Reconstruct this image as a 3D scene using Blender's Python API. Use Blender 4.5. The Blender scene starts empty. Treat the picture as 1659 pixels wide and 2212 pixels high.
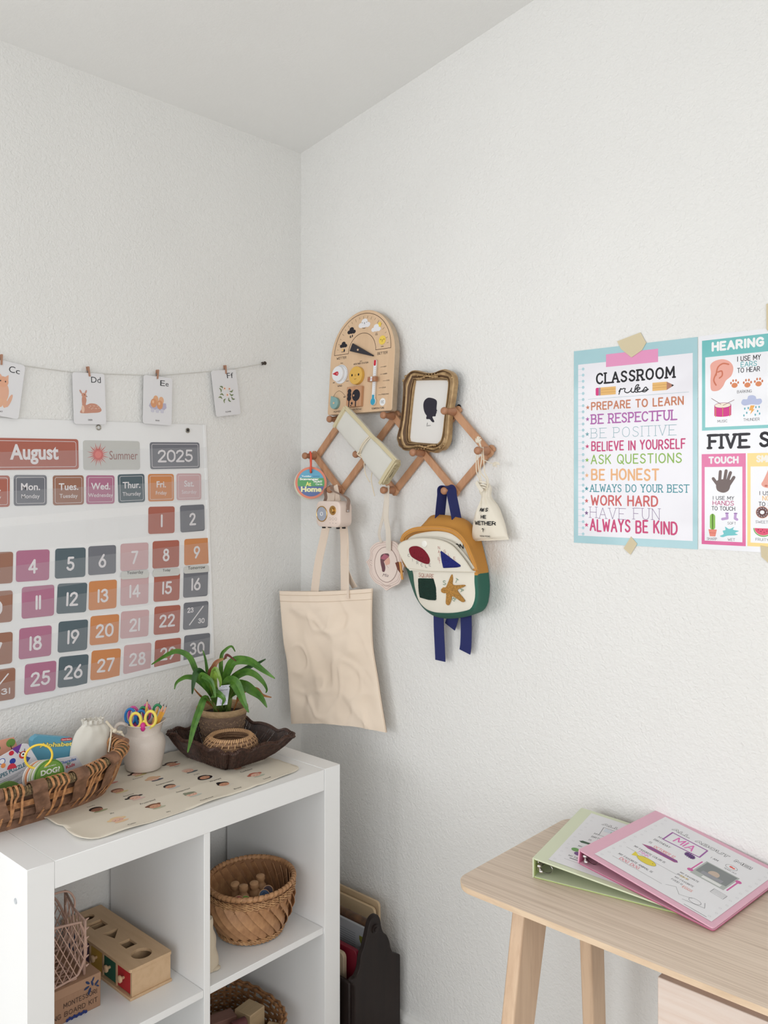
import bpy, bmesh, math, random
from math import sin, cos, pi, radians, sqrt, atan2
from mathutils import Vector, Matrix, noise

random.seed(7)
scn = bpy.context.scene
COL = scn.collection
XL, YR = -0.012, 0.23          # inner faces of the left wall (x) and the right wall (y)

# ------------------------------------------------------------ camera
cam_d = bpy.data.cameras.new('camera')
cam = bpy.data.objects.new('camera', cam_d)
COL.objects.link(cam)
cam.location = (1.9096, -1.4891, 1.4921)
cam.rotation_euler = (radians(90), 0, 0.7442)
cam_d.sensor_fit = 'VERTICAL'
cam_d.sensor_height = 24.0
cam_d.lens = 1848.0 * 24.0 / 2212.0
cam_d.shift_y = -66.0 / 2212.0
cam_d.clip_start = 0.05
scn.camera = cam

# ------------------------------------------------------------ world and lights
world = bpy.data.worlds.new('world')
scn.world = world
world.use_nodes = True
world.node_tree.nodes['Background'].inputs[0].default_value = (0.90, 0.95, 1.0, 1)
world.node_tree.nodes['Background'].inputs[1].default_value = 1.0

def area(name, loc, rot, sx, sy, power, color=(1, 1, 1)):
    l = bpy.data.lights.new(name, 'AREA')
    l.shape = 'RECTANGLE'; l.size = sx; l.size_y = sy
    l.energy = power; l.color = color
    o = bpy.data.objects.new(name, l)
    COL.objects.link(o)
    o.location = loc; o.rotation_euler = rot
    return o
# daylight through the window in the back wall, left of and behind the viewer
# (the left wall ends there and the room opens to the left)
area('window_daylight', (-0.35, -3.62, 1.55), (radians(66), 0, 0), 2.2, 1.3, 40, (0.972, 0.985, 1.0))
# added fill lamp behind the viewer, lifts the ambient level
area('rear_fill', (2.3, -3.50, 1.4), (radians(72), 0, 0), 2.0, 2.0, 18.5, (0.972, 0.985, 1.0))
# fill lamp added right of the viewer to brighten shelf front and left wall
area('far_fill', (3.5, -1.9, 1.25), (0, radians(68), 0), 1.7, 2.4, 31, (0.972, 0.985, 1.0))

scn.view_settings.view_transform = 'Standard'
scn.view_settings.look = 'None'
scn.view_settings.exposure = 0.05
scn.view_settings.gamma = 1.0
scn.view_settings.use_curve_mapping = False

# ------------------------------------------------------------ materials
def lin(c):
    c = c / 255.0
    return c / 12.92 if c <= 0.04045 else ((c + 0.055) / 1.055) ** 2.4
def rgb(c): return (lin(c[0]), lin(c[1]), lin(c[2]), 1)
_M = {}
def M(name, col=None, rough=0.6, metal=0.0, bump=None, var=None, grain=None, spec=0.5, alpha=None, coat=0.0):
    """procedural principled material. bump=(scale,strength,dist) var=(scale,dark rgb,amount) grain=(sx,sy,sz,dark rgb,amount)"""
    if name in _M: return _M[name]
    m = bpy.data.materials.new(name); _M[name] = m
    m.use_nodes = True
    nt = m.node_tree; N = nt.nodes; L = nt.links
    b = N['Principled BSDF']
    b.inputs['Base Color'].default_value = rgb(col)
    b.inputs['Roughness'].default_value = rough
    b.inputs['Metallic'].default_value = metal
    b.inputs['Specular IOR Level'].default_value = spec
    if coat: b.inputs['Coat Weight'].default_value = coat; b.inputs['Coat Roughness'].default_value = 0.12
    if alpha is not None: b.inputs['Alpha'].default_value = alpha
    tc = None
    if bump or var or grain:
        tc = N.new('ShaderNodeTexCoord')
    last = None
    if var:
        n = N.new('ShaderNodeTexNoise'); n.inputs['Scale'].default_value = var[0]; n.inputs['Detail'].default_value = 5
        L.new(tc.outputs['Object'], n.inputs['Vector'])
        r = N.new('ShaderNodeMapRange'); r.inputs[1].default_value = 0.35; r.inputs[2].default_value = 0.65
        r.inputs[4].default_value = var[2]
        L.new(n.outputs['Fac'], r.inputs[0])
        mx = N.new('ShaderNodeMix'); mx.data_type = 'RGBA'
        mx.inputs[6].default_value = rgb(col); mx.inputs[7].default_value = rgb(var[1])
        L.new(r.outputs[0], mx.inputs[0]); last = mx.outputs[2]
    if grain:
        mp = N.new('ShaderNodeMapping'); mp.inputs['Scale'].default_value = grain[:3]
        L.new(tc.outputs['Object'], mp.inputs['Vector'])
        n = N.new('ShaderNodeTexNoise'); n.inputs['Scale'].default_value = 1.0; n.inputs['Detail'].default_value = 6
        n.inputs['Roughness'].default_value = 0.6; n.inputs['Distortion'].default_value = 0.3
        L.new(mp.outputs[0], n.inputs['Vector'])
        r = N.new('ShaderNodeMapRange'); r.inputs[1].default_value = 0.42; r.inputs[2].default_value = 0.68
        r.inputs[4].default_value = grain[4]
        L.new(n.outputs['Fac'], r.inputs[0])
        mx = N.new('ShaderNodeMix'); mx.data_type = 'RGBA'
        if last: L.new(last, mx.inputs[6])
        else: mx.inputs[6].default_value = rgb(col)
        mx.inputs[7].default_value = rgb(grain[3])
        L.new(r.outputs[0], mx.inputs[0]); last = mx.outputs[2]
    if last: L.new(last, b.inputs['Base Color'])
    if bump:
        n = N.new('ShaderNodeTexNoise'); n.inputs['Scale'].default_value = bump[0]; n.inputs['Detail'].default_value = 3
        L.new(tc.outputs['Object'], n.inputs['Vector'])
        bp = N.new('ShaderNodeBump'); bp.inputs['Strength'].default_value = bump[1]; bp.inputs['Distance'].default_value = bump[2]
        L.new(n.outputs['Fac'], bp.inputs['Height']); L.new(bp.outputs[0], b.inputs['Normal'])
    return m

def wall_material(name, col, strength, dist):
    m = bpy.data.materials.new(name); m.use_nodes = True
    N = m.node_tree.nodes; L = m.node_tree.links; b = N['Principled BSDF']
    b.inputs['Roughness'].default_value = 0.42; b.inputs['Specular IOR Level'].default_value = 0.4
    tc = N.new('ShaderNodeTexCoord')
    n1 = N.new('ShaderNodeTexNoise'); n1.inputs['Scale'].default_value = 120; n1.inputs['Detail'].default_value = 2.5; n1.inputs['Distortion'].default_value = 0.5
    n2 = N.new('ShaderNodeTexNoise'); n2.inputs['Scale'].default_value = 240; n2.inputs['Detail'].default_value = 2
    n3 = N.new('ShaderNodeTexNoise'); n3.inputs['Scale'].default_value = 3.0; n3.inputs['Detail'].default_value = 3
    for n in (n1, n2, n3): L.new(tc.outputs['Object'], n.inputs['Vector'])
    ad = N.new('ShaderNodeMath'); ad.operation = 'MULTIPLY_ADD'; ad.inputs[1].default_value = 0.35
    L.new(n2.outputs['Fac'], ad.inputs[0]); L.new(n1.outputs['Fac'], ad.inputs[2])
    bp = N.new('ShaderNodeBump'); bp.inputs['Strength'].default_value = strength; bp.inputs['Distance'].default_value = dist
    L.new(ad.outputs[0], bp.inputs['Height']); L.new(bp.outputs[0], b.inputs['Normal'])
    mx = N.new('ShaderNodeMix'); mx.data_type = 'RGBA'
    mx.inputs[6].default_value = rgb(col); mx.inputs[7].default_value = rgb([c * 0.965 for c in col])
    L.new(n3.outputs['Fac'], mx.inputs[0]); L.new(mx.outputs[2], b.inputs['Base Color'])
    return m

def P_(c):
    """flat print colour"""
    return M('print_%d_%d_%d' % tuple(c), c, 0.45, spec=0.25)

# ------------------------------------------------------------ geometry helpers
class MB:
    def __init__(s): s.v = []; s.f = []; s.mi = []; s.mats = []
    def mat(s, m):
        if m not in s.mats: s.mats.append(m)
        return s.mats.index(m)
    def add(s, vs, fs, m):
        k = len(s.v); i = s.mat(m)
        s.v += [tuple(v) for v in vs]
        s.f += [tuple(a + k for a in f) for f in fs]; s.mi += [i] * len(fs)
        return s
    def box(s, c, d, m, rot=None):
        x, y, z = d[0] / 2, d[1] / 2, d[2] / 2
        vs = [Vector(p) for p in ((-x, -y, -z), (x, -y, -z), (x, y, -z), (-x, y, -z), (-x, -y, z), (x, -y, z), (x, y, z), (-x, y, z))]
        if rot is not None: vs = [rot @ v for v in vs]
        vs = [v + Vector(c) for v in vs]
        return s.add(vs, [(0, 3, 2, 1), (4, 5, 6, 7), (0, 1, 5, 4), (1, 2, 6, 5), (2, 3, 7, 6), (3, 0, 4, 7)], m)
    def bb(s, x0, x1, y0, y1, z0, z1, m): return s.box(((x0 + x1) / 2, (y0 + y1) / 2, (z0 + z1) / 2), (x1 - x0, y1 - y0, z1 - z0), m)
    def prism(s, poly, z0, z1, m, mside=None, f=None):
        """poly in (x,y), extruded along z; f maps (x,y,z) -> point"""
        n = len(poly)
        a = sum(poly[i][0] * poly[(i + 1) % n][1] - poly[(i + 1) % n][0] * poly[i][1] for i in range(n))
        if a < 0: poly = poly[::-1]
        vs = [(p[0], p[1], z0) for p in poly] + [(p[0], p[1], z1) for p in poly]
        if f: vs = [f(*v) for v in vs]
        k = len(s.v)
        s.add(vs, [tuple(range(n, 2 * n)), tuple(range(n - 1, -1, -1))], m)
        i = s.mat(mside or m)
        s.f += [(k + j, k + (j + 1) % n, k + n + (j + 1) % n, k + n + j) for j in range(n)]; s.mi += [i] * n
        return s
    def loft(s, loops, m, cap0=True, cap1=True, closed=False, ms=None):
        n = len(loops[0]); k = len(s.v)
        for l in loops: s.v += [tuple(p) for p in l]
        R = len(loops)
        for r in range(R if closed else R - 1):
            mm = s.mat(ms[r] if ms else m); q = (r + 1) % R
            for j in range(n):
                s.f.append((k + r * n + j, k + r * n + (j + 1) % n, k + q * n + (j + 1) % n, k + q * n + j)); s.mi.append(mm)
        i = s.mat(m if not ms else ms[0])
        if not closed:
            if cap0: s.f.append(tuple(k + j for j in range(n - 1, -1, -1))); s.mi.append(s.mat(ms[0] if ms else m))
            if cap1: s.f.append(tuple(k + (R - 1) * n + j for j in range(n))); s.mi.append(s.mat(ms[-1] if ms else m))
        return s
    def tube(s, path, r, m, n=8, closed=False, flat=None):
        P = [Vector(p) for p in path]; K = len(P)
        rr = r if isinstance(r, (list, tuple)) else [r] * K
        T = []
        for i in range(K):
            a = P[(i - 1) % K] if (closed or i > 0) else P[i]; b = P[(i + 1) % K] if (closed or i < K - 1) else P[i]
            t = (b - a); T.append(t.normalized() if t.length > 1e-9 else Vector((0, 0, 1)))
        up = Vector((0, 0, 1)) if abs(T[0].z) < 0.9 else Vector((1, 0, 0))
        nrm = T[0].cross(up).normalized(); loops = []
        for i in range(K):
            nrm = (nrm - T[i] * nrm.dot(T[i])).normalized(); bn = T[i].cross(nrm)
            fl = flat or 1.0
            loops.append([P[i] + nrm * (rr[i] * cos(2 * pi * j / n)) + bn * (rr[i] * fl * sin(2 * pi * j / n)) for j in range(n)])
        return s.loft(loops, m, closed=closed)
    def ribbon(s, path, width, thick, side, m):
        """flat strap along path; side = width direction (vector or list)"""
        P = [Vector(p) for p in path]; K = len(P); loops = []
        for i in range(K):
            t = (P[min(i + 1, K - 1)] - P[max(i - 1, 0)]).normalized()
            sd = Vector(side[i] if isinstance(side, list) else side); sd = (sd - t * sd.dot(t)).normalized()
            nn = t.cross(sd); w = (width[i] if isinstance(width, (list, tuple)) else width) / 2
            loops.append([P[i] + sd * w + nn * thick / 2, P[i] - sd * w + nn * thick / 2, P[i] - sd * w - nn * thick / 2, P[i] + sd * w - nn * thick / 2])
        return s.loft(loops, m)
    def lathe(s, prof, m, n=32, c=(0, 0, 0), axis='z', cap0=True, cap1=True, ms=None):
        loops = []
        for r, z in prof:
            l = []
            for j in range(n):
                a = 2 * pi * j / n; x, y = r * cos(a), r * sin(a)
                p = (x, y, z) if axis == 'z' else ((x, -z, y) if axis == '-y' else (z, x, y))
                l.append((p[0] + c[0], p[1] + c[1], p[2] + c[2]))
            loops.append(l)
        return s.loft(loops, m, cap0, cap1, ms=ms)
    def ball(s, c, r, m, n=12, sc=(1, 1, 1)):
        prof = [(max(r * sin(pi * i / (n // 2)), 1e-5), -r * cos(pi * i / (n // 2))) for i in range(n // 2 + 1)]
        loops = [[(c[0] + q * cos(2 * pi * j / n) * sc[0], c[1] + q * sin(2 * pi * j / n) * sc[1], c[2] + z * sc[2]) for j in range(n)] for q, z in prof]
        return s.loft(loops, m)
    def grid(s, fn, nu, nv, m, closeu=False):
        k = len(s.v); i = s.mat(m)
        for b in range(nv + 1):
            for a in range(nu + 1): s.v.append(tuple(fn(a / nu, b / nv)))
        for b in range(nv):
            for a in range(nu):
                q = k + b * (nu + 1) + a
                s.f.append((q, q + 1, q + nu + 2, q + nu + 1)); s.mi.append(i)
        return s
    def build(s, name, parent=None, smooth=40, bevel=0, seg=2, loc=None, weld=False):
        me = bpy.data.meshes.new(name)
        me.from_pydata(s.v, [], s.f)
        for m in s.mats: me.materials.append(m)
        me.polygons.foreach_set('material_index', s.mi)
        bm = bmesh.new(); bm.from_mesh(me)
        if weld: bmesh.ops.remove_doubles(bm, verts=bm.verts, dist=1e-5)
        bmesh.ops.recalc_face_normals(bm, faces=bm.faces)
        if smooth:
            for f in bm.faces: f.smooth = True
            for e in bm.edges:
                if len(e.link_faces) != 2 or e.calc_face_angle(0) > radians(smooth): e.smooth = False
        bm.to_mesh(me); bm.free(); me.update()
        o = bpy.data.objects.new(name, me); COL.objects.link(o)
        if parent: o.parent = parent
        if loc: o.location = loc
        if bevel:
            b = o.modifiers.new('bevel', 'BEVEL'); b.width = bevel; b.segments = seg; b.limit_method = 'ANGLE'; b.angle_limit = radians(40)
            b.harden_normals = False
        return o

def tag(o, label=None, cat=None, group=None, kind=None):
    if label: o['label'] = label
    if cat: o['category'] = cat
    if group: o['group'] = group
    if kind: o['kind'] = kind
    return o
def thing(name, label, cat, loc=(0, 0, 0), rot=(0, 0, 0), group=None):
    o = bpy.data.objects.new(name, None); COL.objects.link(o)
    o.empty_display_size = 0.02
    o.location = loc; o.rotation_euler = rot
    return tag(o, label, cat, group)
ROT_R = (radians(90), 0, 0)            # local x along the right wall, y up, z out from the wall
ROT_L = (radians(90), 0, radians(90))  # local x along the left wall, y up, z out from the wall
def on_right(name, label, cat, x, z, group=None): return thing(name, label, cat, (x, YR, z), ROT_R, group)
def on_left(name, label, cat, y, z, group=None): return thing(name, label, cat, (XL, y, z), ROT_L, group)

def circ(cx, cy, rx, ry=None, n=24, a0=0, a1=2 * pi):
    ry = rx if ry is None else ry
    full = abs(a1 - a0 - 2 * pi) < 1e-6
    return [(cx + rx * cos(a0 + (a1 - a0) * i / (n if full else n - 1)), cy + ry * sin(a0 + (a1 - a0) * i / (n if full else n - 1))) for i in range(n)]
def rrect(x0, y0, x1, y1, r, n=5):
    out = []
    for cx, cy, a in ((x1 - r, y1 - r, 0), (x0 + r, y1 - r, pi / 2), (x0 + r, y0 + r, pi), (x1 - r, y0 + r, 3 * pi / 2)):
        for i in range(n): t = a + pi / 2 * i / (n - 1); out.append((cx + r * cos(t), cy + r * sin(t)))
    return out
def cat(P, n=8, closed=False):
    """Catmull-Rom through P"""
    P = [Vector(p) for p in P]; K = len(P); out = []
    rng = K if closed else K - 1
    for i in range(rng):
        p0 = P[(i - 1) % K] if closed else P[max(i - 1, 0)]; p1 = P[i]; p2 = P[(i + 1) % K]; p3 = P[(i + 2) % K] if closed else P[min(i + 2, K - 1)]
        for j in range(n):
            t = j / n
            out.append(0.5 * ((2 * p1) + (-p0 + p2) * t + (2 * p0 - 5 * p1 + 4 * p2 - p3) * t * t + (-p0 + 3 * p1 - 3 * p2 + p3) * t ** 3))
    if not closed: out.append(P[-1])
    return out
def cat2(P, n=6, closed=True): return [(p[0], p[1]) for p in cat([(a, b, 0) for a, b in P], n, closed)]
def resample(P, N, closed=True):
    P = [Vector(p) for p in P]
    if closed: P = P + [P[0]]
    d = [0]
    for i in range(1, len(P)): d.append(d[-1] + (P[i] - P[i - 1]).length)
    out = []; j = 0
    for k in range(N):
        t = d[-1] * k / (N if closed else N - 1)
        while j < len(d) - 2 and d[j + 1] < t: j += 1
        q = (t - d[j]) / max(d[j + 1] - d[j], 1e-9)
        out.append(P[j].lerp(P[j + 1], min(max(q, 0), 1)))
    return out
def radial(P, N, c, a0=0):
    """resample a closed 2D outline at N equal angles about c"""
    out = []; n = len(P)
    for k in range(N):
        a = a0 + 2 * pi * k / N; dx, dy = cos(a), sin(a); best = 0
        for i in range(n):
            x1, y1 = P[i][0] - c[0], P[i][1] - c[1]; x2, y2 = P[(i + 1) % n][0] - c[0], P[(i + 1) % n][1] - c[1]
            ex, ey = x2 - x1, y2 - y1; den = dx * ey - dy * ex
            if abs(den) < 1e-12: continue
            t = (x1 * ey - y1 * ex) / den; u = (x1 * dy - y1 * dx) / den
            if -1e-6 <= u <= 1 + 1e-6 and t > best: best = t
        out.append((c[0] + dx * best, c[1] + dy * best))
    return out

# ------------------------------------------------------------ flat print (lettering, pictures)
_T = {}
def text_geo(s, bold, shear):
    k = (s, bold, shear)
    if k not in _T:
        cu = bpy.data.curves.new('t', 'FONT'); cu.body = s; cu.size = 1; cu.offset = bold; cu.shear = shear
        cu.resolution_u = 3; cu.fill_mode = 'FRONT'
        ob = bpy.data.objects.new('t', cu)
        me = bpy.data.meshes.new_from_object(ob)
        vs = [(v.co.x, v.co.y) for v in me.vertices]; fs = [tuple(p.vertices) for p in me.polygons]
        bpy.data.objects.remove(ob); bpy.data.curves.remove(cu); bpy.data.meshes.remove(me)
        x0 = min(v[0] for v in vs); x1 = max(v[0] for v in vs); y0 = min(v[1] for v in vs); y1 = max(v[1] for v in vs)
        _T[k] = ([(v[0] - x0, v[1] - y0) for v in vs], fs, x1 - x0, y1 - y0)
    return _T[k]
GL = {
'A': (4, [[(0, 0), (2, 6), (4, 0)], [(.75, 2.1), (3.25, 2.1)]]), 'B': (3.7, [[(0, 0), (0, 6), (2.3, 6), (3.2, 5.4), (3.2, 3.9), (2.3, 3.2), (0, 3.2)], [(2.3, 3.2), (3.4, 2.6), (3.6, 1.5), (3.2, .5), (2.3, 0), (0, 0)]]),
'C': (3.8, [[(3.8, 4.9), (3, 5.8), (2, 6), (.9, 5.5), (.2, 4.4), (0, 3), (.2, 1.6), (.9, .5), (2, 0), (3, .2), (3.8, 1.1)]]),
'D': (3.8, [[(0, 0), (0, 6), (1.8, 6), (3, 5.4), (3.7, 4.2), (3.8, 3), (3.7, 1.8), (3, .6), (1.8, 0), (0, 0)]]), 'E': (3.1, [[(3.1, 6), (0, 6), (0, 0), (3.1, 0)], [(0, 3.1), (2.6, 3.1)]]),
'F': (3.0, [[(3.0, 6), (0, 6), (0, 0)], [(0, 3.1), (2.5, 3.1)]]), 'G': (4, [[(3.8, 4.9), (3, 5.8), (2, 6), (.9, 5.5), (.2, 4.4), (0, 3), (.2, 1.6), (.9, .5), (2, 0), (3.2, .3), (3.9, 1.2), (3.9, 2.7), (2.3, 2.7)]]),
'H': (3.6, [[(0, 0), (0, 6)], [(3.6, 0), (3.6, 6)], [(0, 3.1), (3.6, 3.1)]]), 'I': (0.4, [[(.2, 0), (.2, 6)]]), 'J': (2.6, [[(2.6, 6), (2.6, 1.5), (2, .3), (1.1, 0), (.3, .4), (0, 1.4)]]),
'K': (3.5, [[(0, 0), (0, 6)], [(3.4, 6), (.1, 2.6)], [(1.2, 3.7), (3.5, 0)]]), 'L': (2.8, [[(0, 6), (0, 0), (2.8, 0)]]), 'M': (4.6, [[(0, 0), (.2, 6), (2.3, 1.6), (4.4, 6), (4.6, 0)]]),
'N': (3.7, [[(0, 0), (0, 6), (3.7, 0), (3.7, 6)]]), 'O': (4.2, [[(2.1, 6), (.9, 5.5), (.2, 4.4), (0, 3), (.2, 1.6), (.9, .5), (2.1, 0), (3.3, .5), (4, 1.6), (4.2, 3), (4, 4.4), (3.3, 5.5), (2.1, 6)]]),
'P': (3.3, [[(0, 0), (0, 6), (2.2, 6), (3.1, 5.4), (3.3, 4.4), (3.1, 3.4), (2.2, 2.8), (0, 2.8)]]), 'Q': (4.2, [[(2.1, 6), (.9, 5.5), (.2, 4.4), (0, 3), (.2, 1.6), (.9, .5), (2.1, 0), (3.3, .5), (4, 1.6), (4.2, 3), (4, 4.4), (3.3, 5.5), (2.1, 6)], [(2.4, 1.8), (4.3, -.5)]]),
'R': (3.5, [[(0, 0), (0, 6), (2.2, 6), (3.1, 5.4), (3.3, 4.4), (3.1, 3.4), (2.2, 2.8), (0, 2.8)], [(1.8, 2.8), (3.5, 0)]]),
'S': (3.3, [[(3.2, 5.1), (2.6, 5.8), (1.6, 6), (.6, 5.6), (.2, 4.6), (.6, 3.7), (1.7, 3.1), (2.8, 2.5), (3.3, 1.5), (2.8, .5), (1.7, 0), (.7, .2), (0, 1.1)]]),
'T': (3.6, [[(0, 6), (3.6, 6)], [(1.8, 6), (1.8, 0)]]), 'U': (3.6, [[(0, 6), (0, 2), (.4, .7), (1.2, .1), (1.8, 0), (2.5, .1), (3.2, .7), (3.6, 2), (3.6, 6)]]), 'V': (3.8, [[(0, 6), (1.9, 0), (3.8, 6)]]),
'W': (5.2, [[(0, 6), (1.2, 0), (2.6, 4.6), (4, 0), (5.2, 6)]]), 'X': (3.6, [[(0, 0), (3.6, 6)], [(0, 6), (3.6, 0)]]), 'Y': (3.6, [[(0, 6), (1.8, 3), (3.6, 6)], [(1.8, 3), (1.8, 0)]]), 'Z': (3.4, [[(0, 6), (3.4, 6), (0, 0), (3.4, 0)]]),
'0': (3.4, [[(1.7, 6), (.7, 5.5), (.1, 4.4), (0, 3), (.1, 1.6), (.7, .5), (1.7, 0), (2.7, .5), (3.3, 1.6), (3.4, 3), (3.3, 4.4), (2.7, 5.5), (1.7, 6)]]), '1': (0.5, [[(.25, 0), (.25, 6)]]),
'2': (3.4, [[(.1, 4.6), (.5, 5.5), (1.7, 6), (2.8, 5.5), (3.1, 4.5), (2.7, 3.4), (0, 0), (3.4, 0)]]), '3': (3.3, [[(.2, 5.1), (.8, 5.8), (1.7, 6), (2.6, 5.5), (2.8, 4.5), (2.4, 3.6), (1.4, 3.3), (2.6, 2.9), (3.2, 1.7), (2.7, .5), (1.6, 0), (.6, .3), (0, 1.2)]]),
'4': (3.6, [[(2.5, 0), (2.5, 6), (0, 1.7), (3.6, 1.7)]]), '5': (3.3, [[(3.0, 6), (.7, 6), (.5, 3.3), (1.6, 3.7), (2.8, 3.2), (3.2, 2), (2.8, .7), (1.6, 0), (.6, .3), (0, 1.1)]]),
'6': (3.3, [[(2.4, 6), (.5, 3), (0, 2), (.2, .9), (1, .1), (1.7, 0), (2.6, .3), (3.2, 1.2), (3.2, 2.4), (2.6, 3.4), (1.6, 3.8), (.7, 3.3)]]), '7': (3.2, [[(0, 6), (3.2, 6), (.9, 0)]]),
'8': (3.3, [[(1.65, 6), (.7, 5.6), (.4, 4.7), (.8, 3.7), (1.65, 3.3), (2.5, 3.7), (2.9, 4.7), (2.6, 5.6), (1.65, 6)], [(1.65, 3.3), (.5, 2.8), (0, 1.7), (.5, .4), (1.65, 0), (2.8, .4), (3.3, 1.7), (2.8, 2.8), (1.65, 3.3)]]),
'9': (3.3, [[(.9, 0), (2.8, 3), (3.3, 4), (3.1, 5.1), (2.3, 5.9), (1.6, 6), (.7, 5.7), (.1, 4.8), (.1, 3.6), (.7, 2.6), (1.7, 2.2), (2.6, 2.7)]]),
'?': (2.8, [[(0, 4.8), (.5, 5.7), (1.5, 6), (2.5, 5.4), (2.7, 4.4), (2, 3.2), (1.4, 2.6), (1.4, 1.7)], [(1.4, .2), (1.4, 0)]]), '!': (.5, [[(.25, 6), (.25, 1.8)], [(.25, .2), (.25, 0)]]), '/': (2.5, [[(0, -.5), (2.5, 6.5)]]), '.': (.5, [[(.2, 0), (.25, .1)]]), '&': (3, [[(3, 0), (.6, 4.6), (1.5, 6), (2.2, 5), (0, 1.5), (1.3, 0), (3, 2)]]),
' ': (2.2, [])}
class Print:
    """flat coloured shapes lying on a surface; local coordinates (u, v), stacked in thin layers"""
    def __init__(s, w=0.0, step=0.00012): s.mb = MB(); s.w = w; s.step = step; s.bx = []
    def layer(s, x0, y0, x1, y1):
        # one layer above whatever this shape overlaps
        k = 1 + max([b[4] for b in s.bx if b[0] < x1 and b[2] > x0 and b[1] < y1 and b[3] > y0], default=0)
        s.bx.append((x0, y0, x1, y1, k)); return s.w + k * s.step
    def lay(s, P, h=0): return s.layer(min(p[0] for p in P) - h, min(p[1] for p in P) - h, max(p[0] for p in P) + h, max(p[1] for p in P) + h)
    def poly(s, P, c, z=None):
        z = s.lay(P) if z is None else z
        n = len(P); a = sum(P[i][0] * P[(i + 1) % n][1] - P[(i + 1) % n][0] * P[i][1] for i in range(n))
        if a < 0: P = P[::-1]
        s.mb.add([(p[0], p[1], z) for p in P], [tuple(range(n))], c if not isinstance(c, (tuple, list)) else P_(c)); return s
    def rect(s, x0, y0, x1, y1, c, r=0): return s.poly(rrect(x0, y0, x1, y1, r) if r else [(x0, y0), (x1, y0), (x1, y1), (x0, y1)], c)
    def ell(s, cx, cy, rx, ry, c, n=20, rot=0):
        return s.poly([(cx + p[0] * cos(rot) - p[1] * sin(rot), cy + p[0] * sin(rot) + p[1] * cos(rot)) for p in circ(0, 0, rx, ry, n)], c)
    def ring(s, cx, cy, r, t, c, n=24, ry=None): return s.line([(p[0], p[1]) for p in circ(cx, cy, r, ry or r, n)], t, c, closed=True)
    def line(s, P, t, c, closed=False, z=None, cap=True):
        z = s.lay(P, t / 2) if z is None else z; m = c if not isinstance(c, (tuple, list)) else P_(c)
        n = len(P); h = t / 2
        for i in range(n if closed else n - 1):
            a, b = P[i], P[(i + 1) % n]; dx, dy = b[0] - a[0], b[1] - a[1]; L = sqrt(dx * dx + dy * dy) or 1e-9
            nx, ny = -dy / L * h, dx / L * h
            s.q = (getattr(s, 'q', 0) + 1) % 41; zq = z + s.q * 1.1e-6
            s.mb.add([(a[0] - nx, a[1] - ny, zq), (b[0] - nx, b[1] - ny, zq), (b[0] + nx, b[1] + ny, zq), (a[0] + nx, a[1] + ny, zq)], [(0, 1, 2, 3)], m)
        if cap:
            for i, p in enumerate(P): s.c = (getattr(s, 'c', 0) + 1) % 37; s.mb.add([(q[0], q[1], z - (1 + s.c) * 1.3e-6) for q in circ(p[0], p[1], h, h, 8)], [tuple(range(8))], m)
        return s
    def text(s, t, x0, y0, x1=None, y1=None, c=(0, 0, 0), bold=0.0, shear=0.0, h=None, rot=0, align='l'):
        vs, fs, w, hh = text_geo(t, bold, shear)
        if x1 is None: k = h / hh; sx = sy = k
        else: sx = (x1 - x0) / w; sy = (y1 - y0) / hh
        ox = 0 if align == 'l' else (-w * sx / 2 if align == 'c' else -w * sx)
        cr, sr = cos(rot), sin(rot)
        pts = [(v[0] * sx + ox, v[1] * sy) for v in vs]; z = s.lay([(x0 + a * cr - b * sr, y0 + a * sr + b * cr) for a, b in pts])
        s.mb.add([(x0 + a * cr - b * sr, y0 + a * sr + b * cr, z) for a, b in pts], fs, c if not isinstance(c, (tuple, list)) else P_(c)); return s
    def strokes(s, t, x0, y0, x1, y1, c, th=0.12, serif=False, gap=1.3, jit=0.0):
        """hand-drawn monoline capitals fitted to the rectangle; th = stroke as part of the height"""
        W = 0; items = []
        for ch in t:
            w, st = GL[ch]; items.append((W, st)); W += w + (gap if ch != ' ' else gap * .6)
        W -= gap; H = (y1 - y0); T = th * H; sy = (H - T) / 6; sx = (x1 - x0 - T) / W; z = s.layer(x0, y0, x1, y1)
        for off, st in items:
            dy = random.uniform(-jit, jit)
            for pl in st:
                P = [(x0 + T / 2 + (off + p[0]) * sx, y0 + T / 2 + (p[1] + dy) * sy) for p in pl]
                s.line(P, T, c, z=z)
                if serif:
                    for k, p in ((0, pl[0]), (-1, pl[-1])) if pl[0] != pl[-1] else ():
                        q = P[k]
                        if p[1] in (0, 6): s.line([(q[0] - sx * .75, q[1]), (q[0] + sx * .75, q[1])], T * .9, c, z=z)
                    for a in pl[1:-1]:
                        if a[1] in (0, 6) and a[0] in (0,): s.line([(x0 + T / 2 + (off + a[0] - .7) * sx, y0 + T / 2 + a[1] * sy), (x0 + T / 2 + (off + a[0]) * sx, y0 + T / 2 + a[1] * sy)], T * .9, c, z=z)
        return s
    def build(s, name, parent, f=None):
        if f: s.mb.v = [tuple(f(*v)) for v in s.mb.v]
        o = s.mb.build(name, parent, smooth=0)
        return o
def star_pts(cx, cy, r, r2=None, n=5, a0=pi / 2):
    r2 = r2 or r * .42
    return [(cx + (r if i % 2 == 0 else r2) * cos(a0 + pi * i / n), cy + (r if i % 2 == 0 else r2) * sin(a0 + pi * i / n)) for i in range(2 * n)]
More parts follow.
